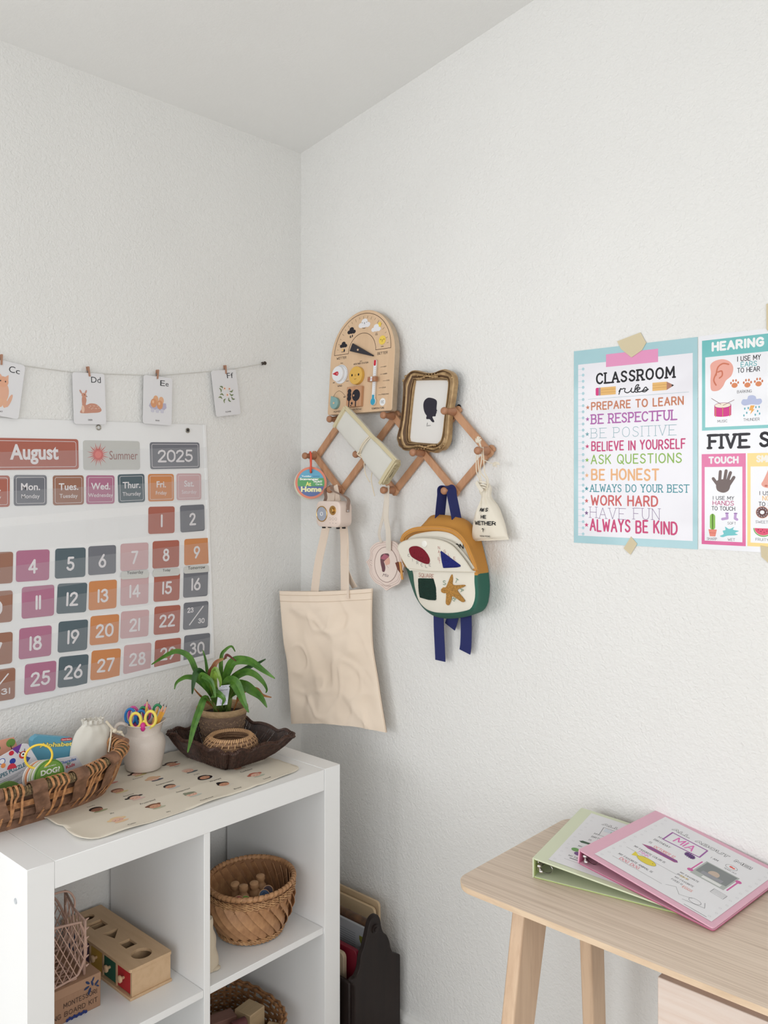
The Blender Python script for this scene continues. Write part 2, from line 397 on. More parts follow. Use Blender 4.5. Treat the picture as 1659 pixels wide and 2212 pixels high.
def cloud(cx, cy, w, h): 
    return cat2([(cx - w / 2, cy - h * .2), (cx - w * .42, cy + h * .15), (cx - w * .22, cy + h * .15), (cx - w * .15, cy + h * .45), (cx + w * .05, cy + h * .5), (cx + w * .2, cy + h * .35), (cx + w * .24, cy + h * .12), (cx + w * .44, cy + h * .12), (cx + w / 2, cy - h * .2), (cx + w * .35, cy - h * .45), (cx, cy - h * .38), (cx - w * .35, cy - h * .45)], 4)

D = {'bk': {'alpha': [(-0.6306, 0.93), (-0.6206, 0.934), (-0.5425, 0.9115), (-0.5483, 0.866), (-0.6124, 0.8795)],
        'alphat': [(-0.6193, 0.9159), (-0.5444, 0.9046)],
        'bag': [(-0.5528, 0.8751), (-0.5412, 0.9162), (-0.5256, 0.9403), (-0.5197, 0.9446), (-0.5079, 0.9468), (-0.4614, 0.9344), (-0.449, 0.9186), (-0.4531, 0.9025), (-0.4573, 0.8752),
                (-0.4696, 0.8536), (-0.4818, 0.8537), (-0.5079, 0.846), (-0.5315, 0.8554)],
        'bagknot': [(-0.458, 0.917), (-0.4435, 0.9102), (-0.4352, 0.899)],
        'bagstring': [(-0.4763, 0.9413), (-0.4641, 0.9239), (-0.4661, 0.8928), (-0.4702, 0.8696)],
        'card': [(-0.5697, 0.913), (-0.544, 0.9109)],
        'char': [(-0.6067, 0.8913), (-0.5611, 0.8876), (-0.5468, 0.8626), (-0.5957, 0.8552)],
        'chart': [(-0.6003, 0.8766), (-0.562, 0.8798), (-0.5836, 0.8725), (-0.5743, 0.875), (-0.5849, 0.864), (-0.5649, 0.8671)],
        'dog': [(-0.6425, 0.8745), (-0.6747, 0.8827), (-0.6425, 0.9078)],
        'dogt': [(-0.6609, 0.8809), (-0.6176, 0.8829), (-0.6548, 0.8937), (-0.6265, 0.8911)],
        'pic': [(-0.6883, 0.9322), (-0.6601, 0.9322), (-0.653, 0.9128), (-0.6883, 0.9068)],
        'redc': [(-0.6954, 0.92), (-0.6946, 0.8908), (-0.7149, 0.9093), (-0.6929, 0.9091), (-0.6704, 0.9107), (-0.6877, 0.9096), (-0.7166, 0.8979)],
        'ring': [(-0.6629, 0.9174), (-0.6912, 0.9241), (-0.6629, 0.9411)],
        'shapes': [(-0.7283, 0.9243), (-0.6704, 0.9345), (-0.6599, 0.9316), (-0.635, 0.8849)],
        'shapest': [(-0.7183, 0.8729), (-0.6652, 0.8853)],
        'tree': [(-0.6672, 0.9214)],
        'tri': [(-0.6946, 0.9292), (-0.673, 0.9351), (-0.6817, 0.9151)]},
 'boxdr': [(0.1928, 0.4611), (0.2486, 0.4209), (0.2554, 0.4621), (0.3103, 0.4234), (0.1309, 0.4539), (0.1892, 0.4203), (0.2069, 0.4372), (0.2706, 0.4385), (0.142, 0.4356)],
 'boxholes': [(0.0239, -0.4818), (0.0856, -0.4796), (0.1482, -0.4866), (0.2079, -0.4768), (0.2658, -0.4763)],
 'bp': {'SQUARE': (0.092, [(0.5294, 1.2553), (0.5784, 1.2666)]),
        'STAR': (0.092, [(0.6111, 1.2462), (0.6483, 1.2536), (0.6646, 1.233), (0.6407, 1.2104)]),
        'flap': (0.105,
                 [(0.4717, 1.3166), (0.4726, 1.3293), (0.49, 1.3407), (0.526, 1.3497), (0.5665, 1.3526), (0.6086, 1.3504), (0.6394, 1.3418), (0.6596, 1.3269), (0.682, 1.3024), (0.6968, 1.2827),
                  (0.7029, 1.2798), (0.6189, 1.2746), (0.5164, 1.2696), (0.5012, 1.27), (0.4844, 1.292)]),
        'front': (0.085,
                  [(0.4809, 1.3435), (0.4865, 1.3522), (0.5116, 1.3638), (0.5553, 1.3718), (0.5925, 1.3743), (0.6262, 1.3705), (0.6517, 1.3584), (0.6718, 1.3403), (0.6855, 1.3172), (0.6953, 1.2979),
                   (0.7014, 1.2806), (0.7014, 1.2548), (0.7039, 1.2294), (0.7014, 1.2074), (0.6916, 1.1886), (0.6743, 1.1799), (0.6339, 1.1706), (0.5925, 1.1663), (0.5633, 1.1673), (0.5418, 1.1734),
                   (0.5199, 1.1922), (0.5075, 1.2268), (0.4991, 1.2673), (0.4837, 1.28), (0.4753, 1.3007), (0.4753, 1.3262)]),
        'lC': (0.107, [(0.5049, 1.307), (0.5154, 1.2961), (0.531, 1.2899), (0.5446, 1.2856), (0.5588, 1.2834), (0.5708, 1.2873)]),
        'lN': (0.107, [(0.6024, 1.2965), (0.6011, 1.3045), (0.605, 1.3139), (0.6037, 1.3219), (0.605, 1.3317), (0.6218, 1.3239), (0.6346, 1.316), (0.6498, 1.3085)]),
        'loop': (0.05, [(0.5589, 1.4082), (0.5535, 1.4396), (0.5562, 1.469), (0.5669, 1.4754), (0.5803, 1.4744), (0.5895, 1.4651), (0.5988, 1.4445), (0.6027, 1.4094)]),
        'pull': (0.08, [(0.4609, 1.2866), (0.4638, 1.2761), (0.4694, 1.2424)]),
        'red': (0.107,
                [(0.5079, 1.3187), (0.5112, 1.3262), (0.5222, 1.3309), (0.5386, 1.3317), (0.5548, 1.3254), (0.5668, 1.3137), (0.5722, 1.3017), (0.5708, 1.2935), (0.5642, 1.2889), (0.5494, 1.2911),
                 (0.5304, 1.2971), (0.514, 1.3054)]),
        'side': (0.045,
                 [(0.5358, 1.4075), (0.6027, 1.4061), (0.6364, 1.3896), (0.6542, 1.3658), (0.6668, 1.3298), (0.6756, 1.2999), (0.6818, 1.2781), (0.6868, 1.2301), (0.6843, 1.2036), (0.6769, 1.1787),
                  (0.6491, 1.1636), (0.5922, 1.1513), (0.544, 1.1513), (0.5097, 1.1657), (0.4802, 1.1929), (0.4603, 1.2322), (0.4488, 1.2606), (0.4314, 1.2845), (0.4314, 1.3173), (0.4358, 1.3394),
                  (0.4459, 1.3529), (0.4717, 1.3648), (0.4915, 1.3731), (0.5138, 1.392)]),
        'snap': (0.107, [(0.5602, 1.339)]),
        'snap2': (0.09, [(0.603, 1.1853)]),
        'sq': (0.092, [(0.5278, 1.251), (0.5771, 1.2538), (0.5845, 1.2339), (0.585, 1.2011), (0.5611, 1.1999), (0.5327, 1.2035), (0.5286, 1.225)]),
        'star': (0.092,
                 [(0.6335, 1.2676), (0.6374, 1.2584), (0.6381, 1.2434), (0.6709, 1.246), (0.6716, 1.2421), (0.6521, 1.2335), (0.6533, 1.2276), (0.6721, 1.2103), (0.6709, 1.2058), (0.6634, 1.2055),
                  (0.6368, 1.2161), (0.6317, 1.2055), (0.6253, 1.1938), (0.6189, 1.1942), (0.6163, 1.2), (0.6176, 1.2204), (0.6111, 1.2208), (0.6028, 1.2232), (0.602, 1.2292), (0.6085, 1.2348),
                  (0.6176, 1.2376)]),
        'strapL': (0.03, [(0.5454, 1.1529), (0.5441, 1.1209), (0.5449, 1.068), (0.5441, 1.0371)]),
        'strapM': (0.02, [(0.5752, 1.1507), (0.5739, 1.1337), (0.5645, 1.1157)]),
        'strapR': (0.03, [(0.625, 1.1613), (0.6245, 1.1303), (0.6211, 1.0885), (0.6159, 1.0681)]),
        'tri': (0.107, [(0.6089, 1.3258), (0.6699, 1.2909), (0.6561, 1.287), (0.6128, 1.2824), (0.6102, 1.298)]),
        'zip': (0.085,
                [(0.471, 1.3388), (0.4809, 1.3562), (0.5089, 1.37), (0.5499, 1.3758), (0.5925, 1.3777), (0.6288, 1.374), (0.6542, 1.3626), (0.6743, 1.3425), (0.6879, 1.3193), (0.6978, 1.3001),
                 (0.7039, 1.2827)])},
 'cards': {'1': (-0.2531, 1.3924, 0.0777, 0.0695, -0.006),
           '10': ('R', (-0.6397, 1.2478), (-0.6397, 1.1781)),
           '11': (-0.5801, 1.2158, 0.0762, 0.072, -0.009),
           '12': (-0.4976, 1.2155, 0.0742, 0.0705, -0.047),
           '13': (-0.4181, 1.2154, 0.0736, 0.0701, -0.022),
           '14': (-0.3311, 1.2183, 0.0781, 0.0722, -0.021),
           '15': (-0.2372, 1.218, 0.077, 0.0723, -0.034),
           '16': (-0.148, 1.2195, 0.0775, 0.0713, -0.027),
           '17': ('R', (-0.6397, 1.1548), (-0.6397, 1.0844)),
           '18': (-0.5866, 1.1232, 0.0757, 0.0702, -0.024),
           '19': (-0.4952, 1.1254, 0.0737, 0.0726, -0.039),
           '2': (-0.1583, 1.394, 0.0764, 0.0709, 0.024),
           '20': (-0.4135, 1.1301, 0.0759, 0.0701, -0.038),
           '2025': (-0.2114, 1.5599, 0.1511, 0.069, 0.029),
           '21': (-0.3307, 1.1335, 0.0789, 0.0673, -0.042),
           '22': (-0.2364, 1.133, 0.0776, 0.0722, -0.04),
           '23': (-0.1476, 1.1344, 0.0784, 0.0715, -0.033),
           '24': ('R', (-0.6352, 1.0731), (-0.6321, 1.0039)),
           '25': (-0.5747, 1.04, 0.074, 0.0694, -0.033),
           '26': (-0.4945, 1.0424, 0.0741, 0.0723, -0.055),
           '27': (-0.4105, 1.0451, 0.0777, 0.071, -0.06),
           '28': (-0.3233, 1.0465, 0.0772, 0.0713, -0.043),
           '29': (-0.2347, 1.0474, 0.0781, 0.0704, -0.042),
           '3': ('R', (-0.6397, 1.3348), (-0.6378, 1.2646)),
           '30': (-0.1441, 1.0478, 0.0824, 0.0707, -0.037),
           '4': (-0.5924, 1.2996, 0.0775, 0.0709, -0.02),
           '5': (-0.5016, 1.2992, 0.0758, 0.0702, -0.015),
           '6': (-0.4197, 1.3005, 0.073, 0.0698, -0.006),
           '7': (-0.3314, 1.303, 0.0783, 0.0679, -0.006),
           '8': (-0.24, 1.3034, 0.0793, 0.0703, -0.008),
           '9': (-0.145, 1.3048, 0.078, 0.0694, -0.003),
           'August': ('R', (-0.4815, 1.5905), (-0.4806, 1.5211)),
           'Cc': ('R', (-0.6168, 1.7547), (-0.6264, 1.6319)),
           'Dd': (-0.4574, 1.6909, 0.0831, 0.1228, 0.04),
           'Ee': (-0.2694, 1.6994, 0.0841, 0.1232, -0.02),
           'Ff': (-0.0542, 1.7356, 0.0842, 0.1246, 0.142),
           'Fri': (-0.2545, 1.4763, 0.0761, 0.0702, 0.009),
           'Mon': (-0.5981, 1.4718, 0.0764, 0.0697, 0.002),
           'Sat': (-0.1694, 1.4782, 0.0768, 0.07, 0.01),
           'Summer': (-0.3931, 1.5566, 0.1526, 0.0712, 0.02),
           'Sun': ('R', (-0.6472, 1.5051), (-0.6442, 1.4355)),
           'Thur': (-0.34, 1.4749, 0.0744, 0.0709, 0.028),
           'Today': (-0.2397, 1.2561, 0.0798, 0.0191, -0.019),
           'Tomorrow': (-0.1468, 1.257, 0.08, 0.0183, -0.014),
           'Tues': (-0.5065, 1.4715, 0.0766, 0.0701, 0.008),
           'Wed': (-0.4243, 1.4722, 0.0745, 0.0695, 0.001),
           'Yesterday': (-0.3312, 1.2577, 0.0778, 0.0202, -0.026)},
 'cbt': [(-0.6629, 0.4252), (-0.5931, 0.4287), (-0.6796, 0.4169), (-0.5921, 0.4153), (-0.6116, 0.4712), (-0.6005, 0.4648), (-0.6135, 0.4549), (-0.6443, 0.4107)],
 'disc': {'c': [(0.0766, 1.4882)],
          'hole': [(0.0766, 1.5178)],
          'logo': [(0.0833, 1.5075), (0.119, 1.5112)],
          'rim': [(0.1394, 1.4883), (0.0766, 1.5326), (0.0766, 1.445)],
          'sea': [(0.0766, 1.4689)],
          'sky': [(0.0766, 1.5069)],
          't1': [(0.0342, 1.5064), (0.0795, 1.5107)],
          't2': [(0.0234, 1.4973), (0.1125, 1.5048)],
          't3': [(0.0908, 1.4869), (0.1279, 1.494)],
          't4': [(0.0974, 1.4799), (0.1279, 1.4857)],
          't5': [(0.0522, 1.4804), (0.076, 1.4908)],
          't6': [(0.0303, 1.4607), (0.1227, 1.4793)]},
 'frame': {'head': [(0.5085, 1.7069), (0.5207, 1.7047), (0.5298, 1.7011), (0.5343, 1.6968), (0.535, 1.6909), (0.534, 1.684), (0.5335, 1.6759), (0.5358, 1.6718), (0.5335, 1.6701), (0.534, 1.6678),
                    (0.5328, 1.6655), (0.5313, 1.6627), (0.5305, 1.6587), (0.5275, 1.6579), (0.5207, 1.658), (0.5207, 1.6551), (0.523, 1.6509), (0.526, 1.6461), (0.5255, 1.6436), (0.5207, 1.6435),
                    (0.5161, 1.6466), (0.5123, 1.6505), (0.5085, 1.6519), (0.5001, 1.6527), (0.4998, 1.658), (0.5009, 1.6608), (0.4963, 1.6664), (0.4919, 1.6748), (0.4898, 1.6855), (0.4904, 1.6937),
                    (0.4939, 1.7006), (0.5009, 1.7054)],
           'inner': [(0.4652, 1.7498), (0.4746, 1.7532), (0.5641, 1.7468), (0.5729, 1.7424), (0.5751, 1.7342), (0.5685, 1.6889), (0.5596, 1.6319), (0.5537, 1.6033), (0.5448, 1.592), (0.5328, 1.5884),
                     (0.4557, 1.5954), (0.4462, 1.6035), (0.4454, 1.6131), (0.451, 1.6605), (0.4573, 1.7077)],
           'outer': [(0.4636, 1.781), (0.4808, 1.7781), (0.4993, 1.7723), (0.5177, 1.7692), (0.5358, 1.7692), (0.5507, 1.7731), (0.5641, 1.7748), (0.5743, 1.7715), (0.5875, 1.7652), (0.5962, 1.7554),
                     (0.5991, 1.7415), (0.5976, 1.7257), (0.5933, 1.6987), (0.5875, 1.6763), (0.5824, 1.648), (0.5809, 1.6195), (0.5787, 1.5967), (0.5743, 1.5854), (0.567, 1.5764), (0.5596, 1.5709),
                     (0.5477, 1.5694), (0.5358, 1.5645), (0.5207, 1.5666), (0.4993, 1.5724), (0.4808, 1.5752), (0.4636, 1.5744), (0.4431, 1.572), (0.4287, 1.5735), (0.4239, 1.5778), (0.4126, 1.5842),
                     (0.4101, 1.5927), (0.4053, 1.6025), (0.4077, 1.6145), (0.4142, 1.6323), (0.4206, 1.662), (0.4255, 1.6978), (0.4279, 1.7336), (0.4279, 1.7552), (0.4319, 1.7621), (0.4415, 1.772),
                     (0.451, 1.7771)],
           'word': [(0.5012, 1.6335), (0.5146, 1.6397)]},
 'green': {'ALL': [(0.0565, 0.2484), (0.0915, 0.2532)],
           'Birth': [(0.048, 0.1668), (0.0732, 0.1746)],
           'My': [(0.0485, 0.1838)],
           'My2': [(0.0451, 0.1162)],
           'My3': [(0.0487, 0.0573)],
           'box': [(0.047, 0.2393), (0.0944, 0.2503), (0.0987, 0.2076), (0.0586, 0.1935)],
           'cover': [(0.0005, -0.0002), (-0.0056, 0.2981), (0.2387, -0.0104)],
           'crayon': [(0.047, 0.1338), (0.0659, 0.1359)],
           'gr': [(0.0528, 0.0878)],
           'is': [(0.0505, 0.153)],
           'page': [(0.0262, 0.0142), (0.0127, 0.2882), (0.0696, 0.0217)],
           'pu': [(0.0622, 0.0768)]},
 'grommet': [(-0.4296, 1.6233), (-0.1738, 1.6272), (0.0805, 1.8304)],
 'leaves': [('g1', 0.0141,
             [(0.1267, -0.2035, 0.9273), (0.1201, -0.2141, 0.9703), (0.1098, -0.2281, 1.0131), (0.0994, -0.2422, 1.0516), (0.0822, -0.2625, 1.0669), (0.0666, -0.2814, 1.0613),
              (0.0373, -0.313, 1.0349)]),
            ('g1', 0.0084, [(0.1199, -0.1961, 0.9247), (0.1184, -0.1975, 0.967), (0.116, -0.1997, 1.003), (0.1121, -0.2033, 1.0411), (0.1067, -0.2083, 1.0665)]),
            ('g2', 0.0151,
             [(0.1643, -0.2232, 0.9378), (0.1625, -0.2294, 0.9759), (0.1456, -0.2495, 1.0035), (0.1302, -0.2682, 1.0114), (0.1209, -0.2813, 1.0071), (0.1147, -0.2915, 0.9976),
              (0.1142, -0.2965, 0.983)]),
            ('g3', 0.0191, [(0.1401, -0.2183, 0.9367), (0.1457, -0.2322, 1.0047), (0.1512, -0.2461, 1.0223), (0.1554, -0.2613, 1.0254), (0.1627, -0.2737, 1.0082), (0.1715, -0.2846, 0.9782)]),
            ('g1', 0.0171, [(0.1689, -0.219, 0.9399), (0.1664, -0.2322, 0.977), (0.1594, -0.2495, 1.0149), (0.1796, -0.2417, 1.0095), (0.1938, -0.2396, 0.9951), (0.2048, -0.2403, 0.9686)]),
            ('g4', 0.0191, [(0.1802, -0.2222, 0.9425), (0.1824, -0.2338, 0.9922), (0.1951, -0.2356, 1.0333), (0.2108, -0.2348, 1.0193), (0.222, -0.2381, 1.0075), (0.2287, -0.2455, 0.9982)]),
            ('sp', 0.0181, [(0.1494, -0.2098, 0.9367), (0.1474, -0.2184, 1.0109), (0.1607, -0.213, 1.0329), (0.1724, -0.209, 1.0474), (0.1932, -0.1966, 1.0567)]),
            ('g1', 0.01, [(0.1386, -0.1789, 0.9289), (0.1369, -0.175, 1.0085), (0.1352, -0.1712, 1.048), (0.1398, -0.1615, 1.0642), (0.1475, -0.149, 1.0719), (0.1513, -0.14, 1.0573)]),
            ('g1', 0.0231,
             [(0.1678, -0.1928, 0.9347), (0.1763, -0.1941, 0.9926), (0.1909, -0.1897, 1.0294), (0.2085, -0.1826, 1.0495), (0.2396, -0.1629, 1.0488), (0.2676, -0.1463, 1.0297),
              (0.2954, -0.1297, 1.0096)]),
            ('g3', 0.0151, [(0.1402, -0.1775, 0.9268), (0.1548, -0.1572, 0.9913), (0.1789, -0.1282, 1.0157), (0.1985, -0.1034, 1.0295), (0.2087, -0.0872, 1.0391)]),
            ('g1', 0.0191,
             [(0.1693, -0.1914, 0.9347), (0.1893, -0.173, 1.0015), (0.2077, -0.1561, 1.0161), (0.2261, -0.1391, 1.0119), (0.2415, -0.1249, 0.9931), (0.2492, -0.1179, 0.9743),
              (0.2476, -0.1193, 0.9649)]),
            ('g1', 0.0301, [(0.1953, -0.2083, 0.9425), (0.2111, -0.21, 1.0009), (0.2328, -0.2063, 1.0037), (0.2529, -0.2042, 0.9822), (0.2699, -0.2048, 0.9611), (0.2876, -0.2048, 0.9402)]),
            ('g2', 0.0291, [(0.1887, -0.2008, 0.9399), (0.2163, -0.1835, 0.9889), (0.2332, -0.1761, 0.9903), (0.2531, -0.1659, 0.9794), (0.2729, -0.1559, 0.9646), (0.2888, -0.1493, 0.9412)]),
            ('br', 0.0111, [(0.1739, -0.1872, 0.9347), (0.2062, -0.1575, 0.9701), (0.2292, -0.1363, 0.9743), (0.2415, -0.1249, 0.9597), (0.2584, -0.1094, 0.9534)]),
            ('g1', 0.0171, [(0.165, -0.2362, 0.9404), (0.1723, -0.2512, 0.9671), (0.1781, -0.2676, 0.9387), (0.1812, -0.2865, 0.9027), (0.1887, -0.3013, 0.8734), (0.1971, -0.3153, 0.8505)]),
            ('g2', 0.0251, [(0.1741, -0.2278, 0.9404), (0.1829, -0.2367, 0.9765), (0.2067, -0.2318, 0.9755), (0.2259, -0.2311, 0.9664), (0.2324, -0.2421, 0.9546)]),
            ('br', 0.0044, [(0.134, -0.2239, 0.9326), (0.135, -0.2321, 0.951), (0.1329, -0.2431, 0.9693), (0.1316, -0.2533, 0.9833)])],
 'mat': {'faces': [(0.0883, -0.2889), (0.0933, -0.3894), (0.1484, -0.3761), (0.1614, -0.2882), (0.1581, -0.4739), (0.2224, -0.4703), (0.2208, -0.378), (0.2289, -0.2897), (0.2246, -0.5628),
                   (0.2995, -0.4683), (0.2975, -0.3736), (0.2991, -0.2858), (0.3028, -0.1965), (0.3062, -0.5613), (0.0902, -0.4603)],
         'fold': [(0.2363, -0.5995), (0.271, -0.2493), (0.1269, -0.4894), (0.1218, -0.2152)],
         'outline': [(0.1898, -0.66), (0.2302, -0.6619), (0.248, -0.655), (0.2937, -0.6596), (0.3288, -0.6633), (0.3642, -0.6336), (0.3665, -0.4604), (0.3622, -0.2332), (0.3565, -0.1368),
                     (0.349, -0.1036), (0.3304, -0.0841), (0.292, -0.0913), (0.241, -0.0902), (0.0097, -0.3794), (0.0361, -0.5046)],
         'words': [(0.1096, -0.2896), (0.0461, -0.3983), (0.1868, -0.3773), (0.1927, -0.2915), (0.1959, -0.4727), (0.2643, -0.4694), (0.2627, -0.3775), (0.2624, -0.2872), (0.2649, -0.5606),
                   (0.3433, -0.4685), (0.3401, -0.3761), (0.3382, -0.285), (0.3362, -0.1933), (0.3412, -0.5619), (0.1941, -0.5632), (0.2622, -0.1954)]},
 'net': {'back': [(-0.6044, 0.6015), (-0.5949, 0.6036), (-0.5795, 0.5891), (-0.5659, 0.562), (-0.5521, 0.5236), (-0.5462, 0.5064)],
         'front': [(-0.6786, 0.596), (-0.6306, 0.5928), (-0.6216, 0.5842), (-0.6106, 0.556), (-0.6069, 0.5201), (-0.6087, 0.4778), (-0.6197, 0.4585), (-0.6786, 0.4607)],
         'handle': [(-0.5862, 0.6193), (-0.5862, 0.5885)]},
 'p1': {'ALWAYS BE KIND': (0.9526, 1.3809, 1.1559, 1.4095),
        'ALWAYS DO YOUR BEST': (0.9534, 1.4686, 1.1799, 1.486),
        'ASK QUESTIONS': (0.9552, 1.5301, 1.1649, 1.5519),
        'BE HONEST': (0.956, 1.4936, 1.1157, 1.52),
        'BE POSITIVE': (0.956, 1.5882, 1.1506, 1.6105),
        'BE RESPECTFUL': (0.956, 1.6193, 1.1533, 1.6419),
        'BELIEVE IN YOURSELF': (0.9565, 1.559, 1.1729, 1.581),
        'CLASSROOM': (0.9681, 1.7071, 1.1499, 1.7328),
        'HAVE FUN': (0.9534, 1.4102, 1.1164, 1.4347),
        'PREPARE TO LEARN': (0.956, 1.6501, 1.1689, 1.669),
        'WORK HARD': (0.9552, 1.4383, 1.1134, 1.4622),
        'line': (0.9487, 1.6746, 1.1799, 1.6773),
        'page': (0.9237, 1.3684, 1.1926, 1.7573),
        'pl': (0.9676, 1.6815, 1.0162, 1.6988),
        'pr': (1.1006, 1.6825, 1.1481, 1.6992),
        'rules': (1.0236, 1.6819, 1.0917, 1.6987),
        'washi': (0.9987, 1.7406, 1.1226, 1.7717)},
 'p1holes': [(0.9364, 1.7448), (0.9303, 1.3741)],
 'p1stars': [(0.9479, 1.6576), (0.9474, 1.6314), (0.9466, 1.5979), (0.9466, 1.5705), (0.9461, 1.54), (0.9456, 1.5056), (0.945, 1.476), (0.945, 1.4486), (0.9448, 1.4214), (0.9448, 1.3947)],
 'p1tape': [[(1.0197, 1.7978), (1.0739, 1.8108), (1.087, 1.787), (1.0775, 1.7724), (1.0535, 1.7591), (1.0291, 1.7797)], [(1.0523, 1.3736), (1.0667, 1.3585), (1.0511, 1.3341), (1.0352, 1.3468)]],
 'p2': {'BARKING': (1.2772, 1.6662, 1.3054, 1.6716),
        'FIVE': (1.2193, 1.5569, 1.2998, 1.587),
        'FRUITY': (1.3126, 1.3765, 1.3341, 1.3831),
        'HEARING': (1.2264, 1.7537, 1.3291, 1.7734),
        'MUSIC': (1.2383, 1.6101, 1.2581, 1.6154),
        'S': (1.3192, 1.558, 1.3406, 1.5877),
        'SHARP': (1.2169, 1.3736, 1.2373, 1.3805),
        'SM': (1.3137, 1.5289, 1.3406, 1.5438),
        'SOFT': (1.2583, 1.4064, 1.2749, 1.4127),
        'SWEET': (1.3126, 1.4107, 1.3341, 1.4176),
        'THUNDER': (1.2893, 1.6105, 1.3203, 1.6158),
        'TOUCH': (1.22, 1.5274, 1.2802, 1.5426),
        'WET': (1.2588, 1.3739, 1.2731, 1.3802),
        'a1': (1.2772, 1.7288, 1.3227, 1.7363),
        'a2': (1.284, 1.7171, 1.3154, 1.7256),
        'a3': (1.2772, 1.7063, 1.321, 1.7133),
        'b1': (1.2288, 1.455, 1.2715, 1.4633),
        'b2': (1.2283, 1.4439, 1.271, 1.454),
        'b3': (1.2264, 1.4337, 1.2733, 1.4431),
        'c1': (1.3199, 1.4654, 1.3385, 1.4731),
        'c2': (1.3254, 1.4548, 1.3385, 1.4629),
        'c3': (1.3183, 1.444, 1.3385, 1.4516),
        'cactus': (1.2229, 1.3964, 1.2338, 1.431),
        'cloud': (1.2852, 1.6409, 1.3247, 1.6602),
        'donut': (1.3137, 1.4197, 1.3352, 1.4414),
        'drum': (1.2319, 1.621, 1.2657, 1.6484),
        'ear': (1.224, 1.6746, 1.2697, 1.7365),
        'hand': (1.2259, 1.4675, 1.2738, 1.5167),
        'hear': (1.2068, 1.5953, 1.3359, 1.7794),
        'hearin': (1.2135, 1.6017, 1.3359, 1.7436),
        'melon': (1.3083, 1.3847, 1.3385, 1.4012),
        'nose': (1.3214, 1.4787, 1.3385, 1.5172),
        'poster': (1.1959, 1.3468, 1.3385, 1.7874),
        'pot': (1.22, 1.3814, 1.2371, 1.3974),
        'puddle': (1.2432, 1.3807, 1.2806, 1.4025),
        'smell': (1.2969, 1.3654, 1.3385, 1.5473),
        'smellin': (1.3032, 1.3726, 1.3385, 1.5222),
        'socks': (1.25, 1.4108, 1.2806, 1.4298),
        'touch': (1.2061, 1.3648, 1.2938, 1.5471),
        'touchin': (1.2123, 1.3722, 1.2874, 1.5228)},
 'p2paws': [(1.2722, 1.6856), (1.2971, 1.6844), (1.3183, 1.685)],
 'p2pts': {'bolt': [(1.3032, 1.641), (1.311, 1.6405), (1.3077, 1.6332), (1.311, 1.633), (1.3021, 1.6232), (1.3048, 1.631), (1.2998, 1.6313)],
           'drops': [(1.292, 1.6352), (1.2987, 1.636), (1.3132, 1.637), (1.3194, 1.6371), (1.2958, 1.6269), (1.3165, 1.6292), (1.2904, 1.6219), (1.3121, 1.6222), (1.3203, 1.624)],
           'sticks': [(1.2264, 1.6596), (1.2455, 1.6466), (1.2715, 1.6538), (1.2495, 1.6442)]},
 'pencil': [((0.0729, -0.3456, 0.962), (0.0773, -0.3416, 0.9081)), ((0.078, -0.3138, 0.9507), (0.0703, -0.3209, 0.8916)), ((0.103, -0.318, 0.9506), (0.0878, -0.332, 0.9016)),
            ((0.1084, -0.313, 0.9479), (0.0997, -0.3346, 0.9012))],
 'pink': {'ABOUT': [(0.1129, 0.2335), (0.1773, 0.246)],
          'ALL': [(0.0655, 0.2338), (0.0968, 0.2527)],
          'Birthday': [(0.0635, 0.1507), (0.0963, 0.1673)],
          'ME': [(0.1929, 0.2413), (0.2222, 0.2422)],
          'My': [(0.0627, 0.1687), (0.0632, 0.1894)],
          'My Favorite Animal is': [(0.0541, 0.0578), (0.1576, 0.0539)],
          'My Favorite Color is': [(0.0548, 0.1082), (0.1468, 0.1077)],
          'balloon': [(0.1317, 0.179)],
          'book': [(0.1553, 0.0991), (0.1768, 0.101)],
          'books': [(0.2186, 0.1048)],
          'box': [(0.0675, 0.2302), (0.1347, 0.2377), (0.1477, 0.1933), (0.073, 0.1795)],
          'cover': [(-0.0021, 0.0008), (-0.0001, 0.2833), (0.2734, -0.004), (0.2769, 0.1982)],
          'crayon': [(0.0556, 0.131), (0.1264, 0.1379), (0.1312, 0.1257), (0.0674, 0.1217)],
          'date': [(0.0756, 0.1391), (0.1492, 0.146)],
          'dog': [(0.062, 0.0434), (0.1127, 0.052)],
          'face': [(0.1981, 0.2144)],
          'fav2': [(0.1471, 0.0968), (0.1949, 0.1087)],
          'fav3': [(0.1537, 0.0744), (0.2027, 0.0794)],
          'fish': [(0.0864, 0.0897), (0.1101, 0.0934), (0.0582, 0.0791)],
          'food': [(0.1564, 0.0627), (0.181, 0.0653)],
          'iam': [(0.1582, 0.2107), (0.1813, 0.2103)],
          'is': [(0.06, 0.1447)],
          'line': [(0.2068, 0.0207), (0.2455, 0.02)],
          'name': [(0.0858, 0.1751), (0.1377, 0.205)],
          'page': [(0.0264, 0.0203), (0.0241, 0.2696), (0.2585, 0.0111), (0.2517, 0.2559)],
          'photo': [(0.1555, 0.1857), (0.2201, 0.1989), (0.2286, 0.1208), (0.158, 0.1259)],
          'pinkw': [(0.0684, 0.096), (0.0999, 0.0941)],
          'sw': [(0.2016, 0.0471)],
          'wand': [(0.1563, 0.1692), (0.1558, 0.1336), (0.2255, 0.1798), (0.2326, 0.1272)]},
 'pins': [(-0.6675, 1.7742), (-0.6682, 1.7507), (-0.4614, 1.7675), (-0.4579, 1.7441), (-0.269, 1.7783), (-0.2714, 1.7545), (-0.0571, 1.8111), (-0.0554, 1.7874)],
 'pouch': {'cordL': [(0.6868, 1.5749), (0.6778, 1.5576), (0.6814, 1.5225), (0.6832, 1.4903)],
           'cordR': [(0.694, 1.5747), (0.7002, 1.5571), (0.6913, 1.5369), (0.7029, 1.502), (0.71, 1.4759), (0.7011, 1.4628)],
